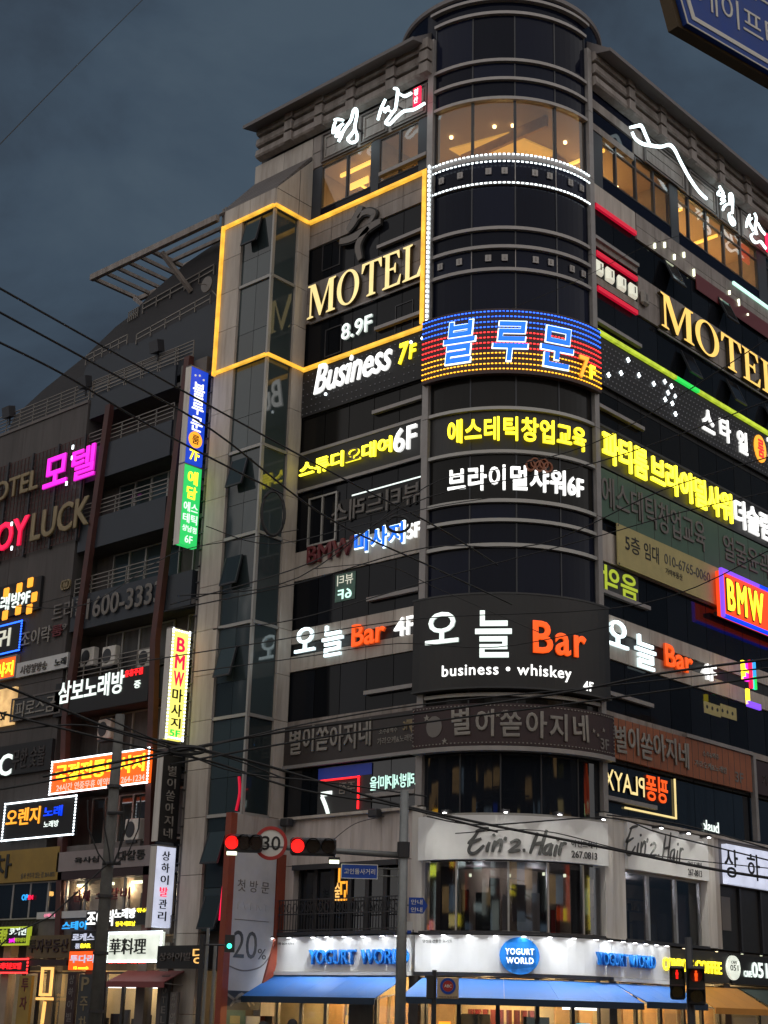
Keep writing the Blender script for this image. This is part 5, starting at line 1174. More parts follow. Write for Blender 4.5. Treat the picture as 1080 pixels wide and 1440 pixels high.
# leaning red columns
for (x0, y0, x1, y1, xb, yb) in ((153, 569, 91, 1010, 94, 1180), (250.7, 618, 216, 900, 213, 1190)):
    a = LB.px(x0, y0, .15); b = LB.px(x1, y1, .15); c = LB.px(xb, yb, .15)
    mb = MB(LB); w = .16
    top = (a[0], a[1]) if x0 == 153 else (a[0], a[1])
    if x0 != 153: top = (a[0]+.22, 27.0)
    mb.prism([(b[0]-w, b[1]), (b[0]+w, b[1]), (top[0]+w, top[1]), (top[0]-w, top[1])], -.05, .2); mb.build('leaning_column', 'red_column', NB)
    MB(LB).prism([(c[0]-w, 4.2), (c[0]+w, 4.2), (b[0]+w, b[1]), (b[0]-w, b[1])], -.05, .2).build('leaning_column', 'red_column', NB)
# dark sloping roof behind the parapet, with terraces
RF = Flat((-.6, 0, 0), -90)
o_ = [RF.px(*p) for p in ((20, 586), (61, 548), (122, 499), (162, 460), (183, 444), (214, 411), (262, 370), (306, 340))]
MB(RF).prism([(-31, 26.0)]+[(-31, 26.9)]+o_+[(-13.9, o_[-1][1]), (-13.9, 26.0)], -6, 0).build('roof', 'roof_dark', NB)
RG = Flat((-1.3, 0, 0), -90)
o2 = [RG.px(*p) for p in ((122, 505), (180, 474), (193, 476), (297, 417))]
MB(RG).prism([(-24.5, 26.9), (o2[0][0], o2[0][1]-.3), (o2[1][0], o2[1][1]-.3), (o2[2][0]+.1, o2[2][1]-.2), (-14.05, o2[3][1]-.2), (-14.05, 26.9)], -2, -.03).build('roof_terrace', 'slate_panel', NB)
def rail_line(F, p, q, n=0):
    a = F.px(*p); b = F.px(*q); mb = MB(F)
    for d in (0, -.25): mb.prism([(a[0], a[1]+d), (b[0], b[1]+d), (b[0], b[1]+d-.05), (a[0], a[1]+d-.05)], n, n+.04)
    for i in range(6):
        u = a[0]+(b[0]-a[0])*i/5; z = a[1]+(b[1]-a[1])*i/5; mb.box(u-.02, u+.02, n, n+.04, z-.5, z)
    mb.build('railing', 'rail', NB)
rail_line(RG, (122, 500), (180, 470)); rail_line(RG, (193, 470), (297, 412)); rail_line(RF, (203, 428), (303, 372), .05); rail_line(RF, (183, 440), (196, 432), .05)
# roof pergola
PG = thing('roof_pergola', 'pale steel pergola jutting from the neighbour roof against the sky', 'pergola', (-1, 18.5, 32.6))
def beam(x0, y0, x1, y1, w=.14, h=.2, z=32.85, nm='beam'):
    d = Vector((x1-x0, y1-y0, 0)); L = d.length; d.normalize(); p = Vector((-d.y, d.x, 0))*w/2; mb = MB(); a = Vector((x0, y0, z)); b = Vector((x1, y1, z))
    bb = len(mb.v)
    for P in (a-p, a+p, b+p, b-p): mb.v.append(P)
    for P in (a-p, a+p, b+p, b-p): mb.v.append(P+Vector((0, 0, h)))
    mb.f += [(0, 1, 2, 3), (7, 6, 5, 4), (0, 4, 5, 1), (1, 5, 6, 2), (2, 6, 7, 3), (3, 7, 4, 0)]
    return mb.build(nm, 'stone', PG)
beam(-2.1, 14.2, -2.1, 22.7, .2, .28); beam(.5, 18.4, .5, 22.7, .16, .22, 32.8)
for y in (22.55, 21.7, 20.9, 20.1, 19.3, 18.5): beam(-2.0, y, .5, y, .16 if y > 22 or y < 18.6 else .12, .16, 32.85, 'slat')
for x in (-1.5, -.9, -.3): beam(x, 14.2, x, 18.5, .12, .16, 32.85, 'slat')
mb = MB(); mb.tube((-2.0, 17.9, 32.7), (-.6, 17.4, 31.2), .13, 4); mb.build('brace', 'stone', PG); mb = MB(); mb.tube((0.1, 22.3, 32.7), (-.4, 20.8, 31.6), .11, 4); mb.build('brace', 'stone', PG)
MB().tube((-.4, 20.8, 31.7), (-.4, 20.8, 29), .05, 6).build('post', 'rail', PG)
# drain pipes between the two buildings
for k, (y, x) in enumerate(((13.98, -1.88), (14.16, -1.84))):
    t = tag(MB().tube((x, y, 3), (x, y, 33.5), .055, 8).build('drain_pipe', 'dull_grey'), ['slim vertical drain pipe nearest the stone pylon', 'second vertical drain pipe beside the neighbour balconies'][k], 'pipe', 'drain pipes between the buildings')
mb = MB()
for i in range(44): mb.box(-1.95, -1.8, 13.9, 14.22, 4+i*.66, 4.03+i*.66)
tag(mb.build('pipe_bracket', 'metal_dark'), 'row of small dark clamps holding the drain pipes', 'pipe clamps', 'drain pipes between the buildings')['kind'] = 'stuff'
# floodlights on the parapet, satellite dish
for i, (x, y) in enumerate(((13, 580), (120, 538), (221, 488))):
    a = LB.px(x, y, .1); t = thing('floodlight', ['leftmost dark floodlight on the neighbour parapet', 'middle dark floodlight on the neighbour parapet', 'rightmost dark floodlight on the neighbour terrace'][i], 'floodlight', LB.pt(a[0], .1, a[1]-.3), 'floodlights on the neighbour roof')
    MB(LB).side([(-.1, a[1]-.2), (.25, a[1]-.3), (.35, a[1]+.2), (.0, a[1]+.3)], a[0]-.28, a[0]+.28).build('housing', 'metal_dark', t); MB(LB).box(a[0]-.03, a[0]+.03, 0, .06, a[1]-.6, a[1]-.2).build('bracket', 'metal_dark', t)
a = RG.px(291, 400, .3); t = thing('satellite_dish', 'round grey satellite dish at the right end of the neighbour terrace', 'satellite dish', RG.pt(a[0], .3, a[1]), None)
MB(RG).disc(a[0], a[1], .34, .36, .28, .33, 18).build('dish', 'dull_grey', t); MB().tube(RG.pt(a[0], .3, a[1]), RG.pt(a[0]+.5, .0, a[1]-.7), .03, 5).build('arm', 'rail', t); MB().tube(RG.pt(a[0], .3, a[1]), RG.pt(a[0]-.1, .7, a[1]-.1), .02, 5).build('feed_arm', 'rail', t)
# air conditioners on the balconies
for i, (x, y) in enumerate(((152, 922), (203, 925), (122, 924), (146, 1025), (198, 1168))):
    a = LB.px(x, y, -.4); t = thing('air_conditioner', ['air conditioner on the fifth balcony left of the middle', 'air conditioner on the fifth balcony near the right column', 'leftmost air conditioner on the fifth balcony', 'air conditioner on the balcony above the orange lit sign', 'air conditioner in the wall below the orange lit sign'][i], 'air conditioner', LB.pt(a[0], -.5, a[1]-.4), 'outdoor air conditioner units')
    n_ = -.4 if i < 4 else .05
    MB(LB).box(a[0]-.42, a[0]+.42, n_-.3, n_, a[1]-.4, a[1]+.4).build('casing', 'white_wall', t, bevel=.03); MB(LB).disc(a[0]-.08, a[1], .27, .3, n_, n_+.02, 18).build('fan_grille', 'metal_dark', t); MB(LB).box(a[0]-.3, a[0]+.3, n_-.3, n_, a[1]-.5, a[1]-.4).build('foot', 'metal_dark', t)
# lit restaurant floor z 4.9 - 6.3 and street level
slab(LB, -22.2, -14.3, -1.1, -.0, 4.2, 4.85, 'stone_dark', NB, 'wall_panel'); slab(LB, -30, -22.2, -.1, .0, 3.9, 4.85, 'stone_dark', NB, 'wall_panel')
us = lin(-27.5, -14.6, 11)
for a, b in zip(us[:-1], us[1:]):
    slab(LB, a+.05, b-.05, .03, .06, 4.95, 6.25, 'glass_shop' if b > -21.5 else 'glass_low', NB, 'window_pane'); MB(LB).ringbox(a, b, .0, .08, 4.88, 6.3, .05).build('window_frame', 'metal_grey', NB)
MB(LB).box(-21.4, -14.6, -.4, -.3, 4.9, 6.3).build('room_wall', 'room_wall', NB)
for u in (-20.2, -18.6, -16.9, -15.2): slab(LB, u, u+.6, -.28, -.2, 6.05, 6.15, 'lamp_pale', NB, 'ceiling_lamp')
for u in (-20.6, -19.3, -17.7, -16.3): slab(LB, u, u+.7, -.25, -.2, 4.95, 5.7, random.choice(['white_wall', 'dull_grey', 'pink_wall', 'maroon']), NB, 'seat_back')
for u in (-20, -17): lamp('room_lamp', LB.pt(u, -.15, 5.9), 50, (1, .8, .5), .1, NB)
slab(LB, -31, -14.1, -1.5, -1.4, GZ, 3.9, 'cream_wall', NB, 'shop_wall')
for a, b in zip(lin(-27, -14.6, 12)[:-1], lin(-27, -14.6, 12)[1:]):
    MB(LB).ringbox(a, b, -.1, .0, GZ, 2.9, .07).build('shop_frame', 'metal_dark', NB); slab(LB, a+.07, b-.07, -.08, -.04, GZ+.1, 2.8, 'glass_shop', NB, 'shop_window')
for u, m in ((-24, 'room_wall'), (-21, 'stone_dark'), (-18.6, 'stone_dark'), (-15.6, 'stone_dark'), (-14.4, 'stone_dark')): slab(LB, u-.25, u+.25, -.3, .06, GZ, 3.9, m, NB, 'pier')
for u, e in ((-19.8, 10), (-17, 14), (-15, 6), (-23, 8)): lamp('shop_lamp', LB.pt(u, -.7, 2.5), e*3, (1, .72, .38), .15, NB)
slab(LB, -18.3, -15.2, -.4, -.3, 2.35, 2.5, 'tube_white', NB, 'light_strip')
for i in range(5): slab(LB, -18.2+i*.6, -17.75+i*.6, -.35, -.28, .2, 1.3+.15*(i % 3), ['curtain', 'maroon', 'dull_grey'][i % 3], NB, 'shop_poster')

def nsign(label, tl, br, m, texts=(), n0=.02, n1=.16, F=LB, edge=None, border=None, cat='sign', name='sign_board', group=GL):
    b_ = bx(F, tl, br, n1)
    t = thing(name, label, cat, F.pt((b_[0]+b_[1])/2, n0, b_[2]), group)
    if m: MB(F).box(b_[0], b_[1], n0, n1, b_[2], b_[3]).build('panel', m, t)
    if edge: MB(F).ringbox(b_[0]-.03, b_[1]+.03, n0+.002, n1+.04, b_[2]-.03, b_[3]+.03, .07).build('frame', edge, t)
    if border:
        leds(F, [((b_[0], b_[3]), (b_[1], b_[3])), ((b_[0], b_[2]), (b_[1], b_[2])), ((b_[0], b_[2]), (b_[0], b_[3])), ((b_[1], b_[2]), (b_[1], b_[3]))], border, t, 'bulb_border', sp=.115, s=.06, n=n1, dash=1.2)
    for tx in texts:
        txt, a, c, mm, bo = tx[:5]; kind = tx[5] if len(tx) > 5 else 'L'
        bb = bx(F, a, c, n1)
        if kind == 'L': lay(t, txt, F, bb, n1, mm, .05, bo)
        elif kind == 'O': lay(t, txt, F, bb, n1, mm, .05, bo, outline=(tx[6], .02, .03))
        else: line(t, txt, F, bb, n1+.002, mm, .01, bo)
    return t
b_ = bx(LB, (-4, 648), (133, 722), .1); zt, zb = 25.1, 20.45
t = thing('motel_sign', 'lit magenta and red motel letters with dull gold letters on a brown lattice', 'sign', LB.pt(-24, .1, 20.4), GL)
lt = MB(LB)
for i in range(30): lt.box(-29.6+i*.27, -29.57+i*.27, .12, .15, zb, zt)
for i in range(17): lt.box(-29.8, -21.9, .10, .12, zb+i*.29, zb+.03+i*.29)
lt.build('lattice', 'red_column', t, kind='stuff')
for i in range(5): MB(LB).box(-29.6+i*1.9, -29.5+i*1.9, .0, .16, zb-.1, zt+.1).build('lattice_post', 'metal_dark', t)
for txt, a, c, m, bo in (('모', (64, 647), (93, 677), 'lit_magenta', .05), ('텔', (103, 634), (132, 667), 'lit_magenta', .04), ('OTEL', (-6, 680), (52, 687), 'dull_gold', .04), ('OY', (-4, 738), (37, 764), 'lit_crimson', .05), ('LUCK', (46, 722), (124, 737), 'dull_gold', .035)):
    lay(t, txt, LB, bx(LB, a, c, .3), .22, m, .12, bo)
st = MB(LB)
for x, y in ((103, 629), (102, 644), (17, 737), (17, 771), (94, 680)): u, z = LB.px(x, y, .3); st.box(u-.05, u+.05, .3, .34, z-.09, z+.09)
st.build('led_star', 'led_white', t, kind='stuff')
t = nsign('lit white letters ringed by orange square lamps on the ninth floor', (-8, 828), (54, 856), 'black_board', [('래방', (3, 838), (29, 853), 'lit_white_soft', .05), ('9F', (31, 834), (42, 848), 'lit_white_soft', .05)])
for x, y in ((48, 180), (147, 143), (230, 103), (260, 213), (222, 305), (138, 312), (38, 352)):
    u, z = LB.px(x/5.4, 800+y/5.4, .2); MB(LB).box(u-.2, u+.2, .16, .24, z-.22, z+.22).build('square_lamp', 'lit_amber', t, bevel=.07)
t = nsign('small unlit orange round emblem on the grey wall by the left red column', (85, 817), (99, 825), None); u, z = LB.px(91.5, 822, .1)
for d in (-.17, 0, .17): MB(LB).ring(u+d, z, .16, .22, .06, .02, .1, 12).build('ring', 'dull_gold', t)
nsign('unlit grey letters and phone number on the fourth balcony front', (74, 850), (228, 862), None, [('트리콜', (76, 850), (119, 864), 'dull_grey', .01), ('1600-3333', (124, 842), (227, 846), 'dull_grey', .035)], n0=-.02, n1=.05)
nsign('dark sign with white letter and blue bulb edge at the left picture edge', (-12, 884), (27, 914), 'black_board', [('귀', (-5, 888), (14, 908), 'lit_pearl', .05)], border='led_blue')
nsign('unlit pale letters with dark red room badge on the grey wall', (30, 887), (93, 894), None, [('조이락', (31, 889), (71, 902), 'dull_white', .01), ('룸', (74, 881), (88, 893), 'dark_red', .04), ('9', (89, 878), (94, 885), 'dull_grey', .02)], n0=.0, n1=.06)
nsign('orange and yellow lit massage sign at the left picture edge', (-15, 930), (21, 952), 'box_orange', [('사지', (-3, 934), (18, 949), 'lit_yellow', .04)], edge='metal_grey')
nsign('faded pale sign with ghost letters below the room badge letters', (24, 933), (94, 938), 'banner_grey', [('시청앞방송', (30, 937), (66, 941), 'dull_grey', .01), ('노래', (78, 927), (93, 934), 'charcoal', .02)])
nsign('dark balcony sign with lit mint white karaoke letters and small red word', (79, 962), (207, 985), 'black_board', [('삼보노래방', (85, 960), (174, 974), 'lit_white_soft', .04), ('유흥주점', (177, 943), (201, 948), 'lit_red', .04), ('증', (190, 958), (198, 967), 'lit_white_soft', .04)])
nsign('dark unlit sign with grey round letters left of the red column', (18, 984), (84, 1002), 'charcoal', [('피로스굼', (24, 988), (77, 1000), 'dull_white', .01)], edge='stone_dark')
nsign('glowing amber box sign at the left picture edge above the dark row', (-20, 974), (17, 1018), 'window_warm', [('5F', (2, 1002), (9, 1012), 'ink', .02)])
nsign('dark sign row with one lit white letter at the left picture edge', (-10, 1052), (70, 1082), 'black_board', [('C', (1, 1062), (16, 1090), 'lit_white_soft', .05), ('무한 숯불', (20, 1055), (62, 1076), 'brown_panel', .03)])
nsign('orange lit massage sign with yellow letters and white bulb border', (74, 1072), (207, 1100), 'box_orange', [('국정전통마사지', (80, 1077), (203, 1084), 'lit_yellow', .05), ('24시간 연중무휴 예약환영 264-1234', (80, 1103), (203, 1098), 'lit_pearl', .02, 'l')], border='led_white', n0=.25, n1=.42)
nsign('white bulb bordered sign with orange and blue letters on dark ground', (8, 1131), (103, 1173), 'black_board', [('오렌지', (11, 1139), (56, 1158), 'lit_amber', .045), ('노래', (63, 1135), (88, 1147), 'lit_blue_deep', .07), ('노래방', (62, 1155), (82, 1162), 'lit_white_soft', .04, 'l')], border='led_white', n0=.15, n1=.3)
nsign('wide mustard yellow sign with dark brush letter at the left picture edge', (-20, 1199), (80, 1237), 'mustard', [('차', (-8, 1203), (15, 1234), 'ink', .03), ('술과 안주가 있는 집 264-0021', (30, 1228), (77, 1233), 'pen_grey', .01, 'l')], n0=.05, n1=.22)
t = nsign('pale lilac restaurant sign with black brush letters right of mustard sign', (81, 1199), (213, 1217), 'lilac_banner', [('육사심', (106, 1206), (139, 1212), 'ink', .01), ('대갈통', (167, 1197), (204, 1208), 'ink', .01)], n0=.05, n1=.22)
b_ = bx(LB, (81, 1199), (213, 1217), .22); MB(LB).box(b_[0], b_[1], .05, .2, b_[2]-.32, b_[2]-.01).build('lower_strip', 'maroon', t)
nsign('dull red window letters across the lit restaurant floor', (102, 1250), (190, 1268), None, [('단체', (105, 1253), (126, 1268), 'dark_red', .03), ('소갈비', (136, 1250), (183, 1264), 'dark_red', .03)], n0=.05, n1=.08, cat='window lettering', name='window_lettering')
t = nsign('white paper banner with pink print under the dark restaurant windows', (52, 1283), (125, 1290), 'banner_grey', [('신메뉴 출시', (62, 1285), (84, 1289), 'lit_pink', .03, 'l')], n0=.1, n1=.13, cat='banner')
nsign('blue and red neon mark in the dark restaurant window', (32, 1258), (46, 1266), None, [('OP', (32, 1258), (40, 1266), 'sky_blue', .08), ('EN', (41, 1259), (47, 1265), 'lit_crimson', .08)], n0=.05, n1=.1)
tl_ = MB(LB)
for i, x in enumerate((9, 38, 50, 60, 74)):
    u, z = LB.px(x, 1257, -.1); tag(MB(LB).disc(u, z, .07, .09, -.1, .05, 10).build('window_lamp', 'neon_warm'), ['first', 'second', 'third', 'fourth', 'fifth'][i]+' small warm lamp from the left in the restaurant windows', 'lamp', 'small warm lamps in the restaurant window')
nsign('lit white karaoke letters with yellow small words behind the utility pole', (122, 1281), (210, 1300), 'black_board', [('조이락', (124, 1281), (161, 1302), 'lit_white', .05), ('노래방', (163, 1278), (191, 1291), 'lit_white', .05), ('한국·베트남', (163, 1296), (190, 1302), 'lit_yellow', .05, 'l'), ('맥주·소주', (193, 1277), (208, 1283), 'lit_yellow', .05, 'l')], n0=.1, n1=.25)
nsign('small light blue box sign left of the white karaoke letters', (88, 1296), (123, 1307), None, [('스테이', (89, 1296), (122, 1307), 'sky_blue', .08)], n0=.1, n1=.25)
t = nsign('lime and black LED sign with white text lower left corner', (-5, 1305), (38, 1328), 'black_board', [('노래방', (-4, 1307), (10, 1326), 'lime', .05), ('코가인', (15, 1305), (37, 1315), 'lit_white_soft', .05), ('24시', (14, 1319), (21, 1326), 'lit_magenta', .08), ('맥주양주', (22, 1319), (37, 1325), 'lime', .04)], edge='lime', n0=.2, n1=.35)
nsign('brown unlit estate agency sign with dark letters', (39, 1316), (97, 1347), 'kraft', [('투자부동산', (42, 1321), (96, 1339), 'maroon', .01)], n0=.1, n1=.25)
nsign('dark red strip under the brown estate agency sign', (37, 1350), (93, 1358), 'maroon', n0=.12, n1=.3)
nsign('black sign with pale violet letters above the red snack bar sign', (101, 1310), (136, 1335), 'black_board', [('로케스', (103, 1313), (133, 1323), 'box_white', .08), ('룸', (107, 1327), (113, 1334), 'box_white', .05), ('BAR', (115, 1327), (128, 1333), 'lit_yellow', .05)], n0=.3, n1=.45)
nsign('red snack bar sign with white letters left of the utility pole', (98, 1338), (134, 1364), 'lit_orange', [('투다리', (100, 1343), (133, 1354), 'box_white', .06), ('12 month', (104, 1359), (124, 1363), 'lit_yellow', .03, 'l')], n0=.3, n1=.45)
nsign('red dotted LED message sign at the lower left edge', (-6, 1349), (38, 1368), 'black_board', [('노래타운모텔', (-4, 1354), (30, 1363), 'lit_red', .04)], border='led_red', n0=.2, n1=.32)
nsign('white Chinese restaurant sign with black characters and bulb border', (152, 1312), (225, 1352), 'box_white_warm', [('華料理', (156, 1320), (205, 1342), 'ink', .0), ('264-8288 배달전문', (153, 1351), (206, 1355), 'lit_red', .0, 'l')], border='led_white', n0=.3, n1=.45)
t = nsign('dark building name sign with one amber lit syllable', (222, 1330), (292, 1362), 'black_panel', [('상하이빌', (225, 1340), (268, 1351), 'stone_dark', .01), ('딩', (273, 1333), (285, 1355), 'neon_warm', .0)], n0=.5, n1=.7, F=LB)
b_ = bx(LB, (148, 1374), (228, 1385), 1.0)
awning(LB, b_[0], b_[1], 2.95, .4, .9, 'rose coloured awning over the lit eatery window', 'rose_awning', 'rose_awning', .0, 4)
for i, (x0, x1, y0, m, txt, mm, lb) in enumerate(((96, 108, 1369, 'maroon', '상하이빌딩', 'dull_grey', 'narrow maroon vertical sign with grey letters left of parking sign'), (112, 131, 1370, 'charcoal', 'P주차', 'dull_gold', 'dark parking sign with letter P in a grey square'), (228, 238, 1372, 'charcoal', 'HOTEL', 'dull_grey', 'slim dark vertical hotel sign right of the lit eatery'), (240, 250, 1395, 'stone_dark', '상하이빌딩', 'dull_white', 'slim grey vertical nameplate at the passage entrance'), (28, 45, 1372, 'mustard', '투자', 'dark_red', 'narrow mustard vertical sign at the lower left'))):
    F = LB; a = F.px(x0, y0, .5); b = F.px(x1, y0, .5)
    t = thing('vertical_sign', lb, 'sign', F.pt(a[0], .4, .2), 'vertical signs at street level')
    MB(F).box(a[0], b[0], .38, .5, -.2, a[1]).build('panel', m, t); h = (b[0]-a[0])
    for k, ch in enumerate(txt): lay(t, ch, F, (a[0]+h*.22, b[0]-h*.22, a[1]-(k+1)*h*.85+h*.12, a[1]-k*h*.85-h*.12), .5, mm, .02, .02)
t = thing('neon_figure', 'amber neon shape of lantern on stem in the dark shop window', 'neon sign', LB.pt(-22, .1, .5), GL)
u, z = LB.px(63, 1385, .3)
rd = MB(LB).ringbox(u-.36, u+.36, .2, .28, z-.4, z+.65, .1); rd.box(u-.5, u+.5, .2, .3, z-.55, z-.45); rd.build('neon_tube', 'neon_warm', t); MB(LB).stroke([(u+.02, z-.6), (u-.02, z-1.2), (u-.08, z-2)], .2, .28, .12, 4, .8).build('neon_stem', 'neon_warm', t)
# ---- blade signs between the buildings
BL = Flat((0, 14.3, 0), 0); GB = 'vertical blade signs between the buildings'
def blade(label, z0, z1, m, rows, border=None, x0=-2.85, x1=-1.95):
    t = thing('blade_sign', label, 'sign', (x0, 14.4, z0), GB)
    MB(BL).box(x0, x1, -.28, 0, z0, z1).build('panel', m, t); MB(BL).box(x0-.03, x0-.002, -.3, .02, z0-.03, z1+.03).build('side_trim', 'white_wall', t); MB(BL).box(x0-.03, x1, -.3, .02, z1+.002, z1+.05).build('top_trim', 'metal_grey', t)
    for z in (z0+.3, z1-.3): MB(BL).box(x1, x1+.5, -.2, -.1, z-.03, z+.03).build('bracket', 'metal_dark', t)
    if border: leds(BL, [((x0+.05, z1-.05), (x1-.05, z1-.05)), ((x0+.05, z0+.05), (x1-.05, z0+.05)), ((x0+.05, z0), (x0+.05, z1)), ((x1-.05, z0), (x1-.05, z1))], border, t, 'bulb_border', sp=.13, s=.055, n=0, dash=1.1)
    for txt, a, b, m_, bo, w in rows:
        c = (x0+x1)/2
        lay(t, txt, BL, (c-w/2, c+w/2, a, b), .0, m_, .04, bo)
    return t
t = blade('blue lit vertical blade sign with white letters and yellow round badge', 21.95, 26.0, 'box_blue', [('블', 24.75, 25.4, 'lit_white', .02, .6), ('루', 24.05, 24.65, 'lit_white', .02, .6), ('문', 23.35, 23.95, 'lit_white', .02, .6)])
MB(BL).disc(-2.4, 22.98, .34, .34, 0, .03, 22).build('badge', 'lit_amber', t); lay(t, '룸', BL, (-2.58, -2.22, 22.8, 23.16), .03, 'ink', .02, .01); lay(t, '7F', BL, (-2.65, -2.15, 22.1, 22.55), .0, 'lit_yellow', .04, .05)
for x, z in ((-2.62, 25.68), (-2.4, 25.74), (-2.18, 25.62)): MB(BL).disc(x, z, .05, .05, 0, .02, 5).build('star', 'lit_pearl', t)
blade('green lit vertical blade sign with yellow and white letters', 18.6, 21.85, 'box_green', [('예', 21.1, 21.65, 'lit_yellow', .03, .5), ('담', 20.5, 21.0, 'lit_yellow', .03, .5), ('에스', 19.95, 20.35, 'lit_white_soft', .02, .72), ('테틱', 19.5, 19.88, 'lit_white_soft', .02, .72), ('상남점', 19.15, 19.4, 'lit_white_soft', .02, .72), ('6F', 18.7, 19.0, 'lit_white_soft', .0, .38)])
blade('yellow lit vertical blade sign with red and navy letters in white bulb border', 11.1, 15.25, 'box_yellow', [('B', 14.4, 14.95, 'lit_crimson', .05, .4), ('M', 13.75, 14.3, 'lit_crimson', .05, .46), ('W', 13.1, 13.65, 'lit_crimson', .05, .5), ('마', 12.5, 13.0, 'ink', .02, .5), ('사', 11.95, 12.42, 'ink', .02, .5), ('지', 11.52, 11.9, 'ink', .02, .46), ('5F', 11.2, 11.45, 'edge_green', .04, .5)], 'led_white')
blade('dark unlit vertical blade sign with grey brush letters', 7.4, 10.5, 'black_panel', [(c, 9.75-i*.45, 10.12-i*.45, 'dull_white', .01, .4) for i, c in enumerate('별이쏟아지네')])
blade('white lit vertical blade sign with dark letters and one red letter', 4.4, 7.2, 'box_white', [(c, 6.72-i*.42, 7.05-i*.42, 'lit_crimson' if i == 3 else 'ink', .0, .36) for i, c in enumerate('상하이발관리')])

# ------------------------------------------------------------------ street furniture in front
def gpt(px, py, dist): p = at(px, py, dist); return p
# traffic signal pole
tp = at(569, 1112, 35); bs = Vector((tp.x, tp.y, GZ))
t = thing('signal_pole', 'grey steel traffic signal pole with long arm before the white storey', 'traffic pole', bs, None)
MB().tube(bs, tp, .135, 14, .10).build('pole', 'galv', t, smooth=True)
MB().tube(bs, bs+Vector((0, 0, .35)), .24, 12).build('base', 'galv', t)
z_a = at(565, 1203, 35).z
aL = at_z(322, 1187, z_a+.15); a0 = Vector((tp.x, tp.y, z_a))
hz = math.hypot(aL.x-CX, aL.y-CY)
MB().tube(a0, aL, .075, 10, .05).build('arm', 'galv', t, smooth=True)
MB().tube(a0-Vector((0, 0, .05)), a0+Vector((0, 0, .3)), .15, 10).build('clamp', 'metal_dark', t)
ad = (aL-a0).normalized()
VA = math.degrees(math.atan2(-ad.y, -ad.x))       # arm frame: u runs right towards the pole
AF = Flat((a0.x, a0.y, 0), VA)
def arm_u(px, py): return AF.px(px, py)
def signal(xl, xr, y, lens_i, label):
    a = AF.px(xl, y, .2)[0]; b = AF.px(xr, y, .2)[0]; zc = AF.px((xl+xr)/2, y, .2)[1]
    s = thing('traffic_signal', label, 'traffic light', AF.pt((a+b)/2, .1, zc-.2), 'horizontal traffic signals on the arm')
    MB(AF).box(a, b, .08, .30, zc-.2, zc+.2).build('housing', 'metal_dark', s, bevel=.05)
    w = (b-a)/3 if xr-xl > 50 else (b-a)/3
    for k in range(3):
        u = a+w*(k+.5); r = .15
        MB(AF).disc(u, zc, r, r, .30, .33, 20).build('lens', 'lens_red' if k == 0 else 'lens_dark', s)
        mb = MB(AF); q = 14; bb = len(mb.v)
        for j in range(q+1):
            an = R(-15+210*j/q)
            for n_ in (.30, .55-.12*(1-math.sin(max(0, an)))): mb.v.append(AF.pt(u+(r+.02)*math.cos(an), n_, zc+(r+.02)*math.sin(an)))
        for j in range(q): mb.f.append((bb+2*j, bb+2*j+1, bb+2*j+3, bb+2*j+2))
        mb.build('visor', 'metal_dark', s)
    return zc
zc = signal(318, 369, 1186, 0, 'left horizontal traffic signal showing red beside the speed limit sign')
zc2 = signal(408, 473, 1191, 0, 'right horizontal traffic signal showing red nearest the pole')
u, z = AF.px(381, 1186, .0); s = thing('speed_sign', 'round white speed limit sign with red ring and black 30', 'road sign', AF.pt(u, 0, z-.35))
MB(AF).disc(u, z, .33, .33, .02, .05, 32).build('plate', 'sign_white', s); MB(AF).ring(u, z, .38, .38, .075, .0, .07, 36).build('red_ring', 'red_paint', s); lay(s, '30', AF, (u-.2, u+.22, z-.16, z+.16), .05, 'ink', .01, .02, name='numeral')
for (x, y, lb) in ((326, 1199, 'small pale lamp glowing under the left traffic signal'), (470, 1211, 'small pale lamp glowing under the right end of the signal arm')):
    u, z = AF.px(x, y, .2); s = thing('arm_lamp', lb, 'lamp', AF.pt(u, .2, z), 'small lamps under the signal arm')
    MB(AF).box(u-.13, u+.13, .12, .3, z+.02, z+.08).build('lamp_hood', 'metal_dark', s); MB(AF).box(u-.11, u+.11, .14, .28, z-.05, z+.02).build('lamp_glass', 'lamp_pale', s); MB(AF).tube(AF.pt(u, .2, z+.08), AF.pt(u, .05, zc2), .015, 5).build('stem', 'metal_dark', s)
b_ = bx(AF, (480, 1214), (531, 1236), .2)
s = thing('street_name_sign', 'blue street name plate with white Korean letters on bracket', 'street sign', AF.pt(b_[0], .1, b_[2]))
MB(AF).box(b_[0], b_[1], .06, .10, b_[2], b_[3]).build('plate', 'road_blue', s); MB(AF).ringbox(b_[0], b_[1], .10, .108, b_[2], b_[3], .015).build('border', 'sign_white', s); lay(s, '고인돌사거리', AF, (b_[0]+.07, b_[1]-.06, b_[2]+.1, b_[3]-.1), .1, 'sign_white', .01, .015)
for z in (b_[3]-.08, b_[2]+.08): MB().tube(AF.pt(b_[1], .08, z), AF.pt(0, .0, z), .018, 6).build('bracket', 'galv', s)
b_ = bx(AF, (575, 1262), (601, 1285), .0)
s = thing('direction_sign', 'small dark blue arrow shaped guide sign on the right of the pole', 'road sign', AF.pt(b_[0], 0, b_[2]))
zc = (b_[2]+b_[3])/2; MB(AF).prism([(b_[0], b_[2]), (b_[1]-.1, b_[2]), (b_[1], zc), (b_[1]-.1, b_[3]), (b_[0], b_[3])], .0, .04).build('plate', 'road_blue', s)
for i in range(2): line(s, '안내', AF, (b_[0]+.05, b_[1]-.12, zc-.15+i*.17, zc-.04+i*.17), .042, 'sign_white', .004, .01)
MB().tube(AF.pt(b_[0], .02, zc), AF.pt(0, .0, zc), .02, 6).build('bracket', 'galv', s)
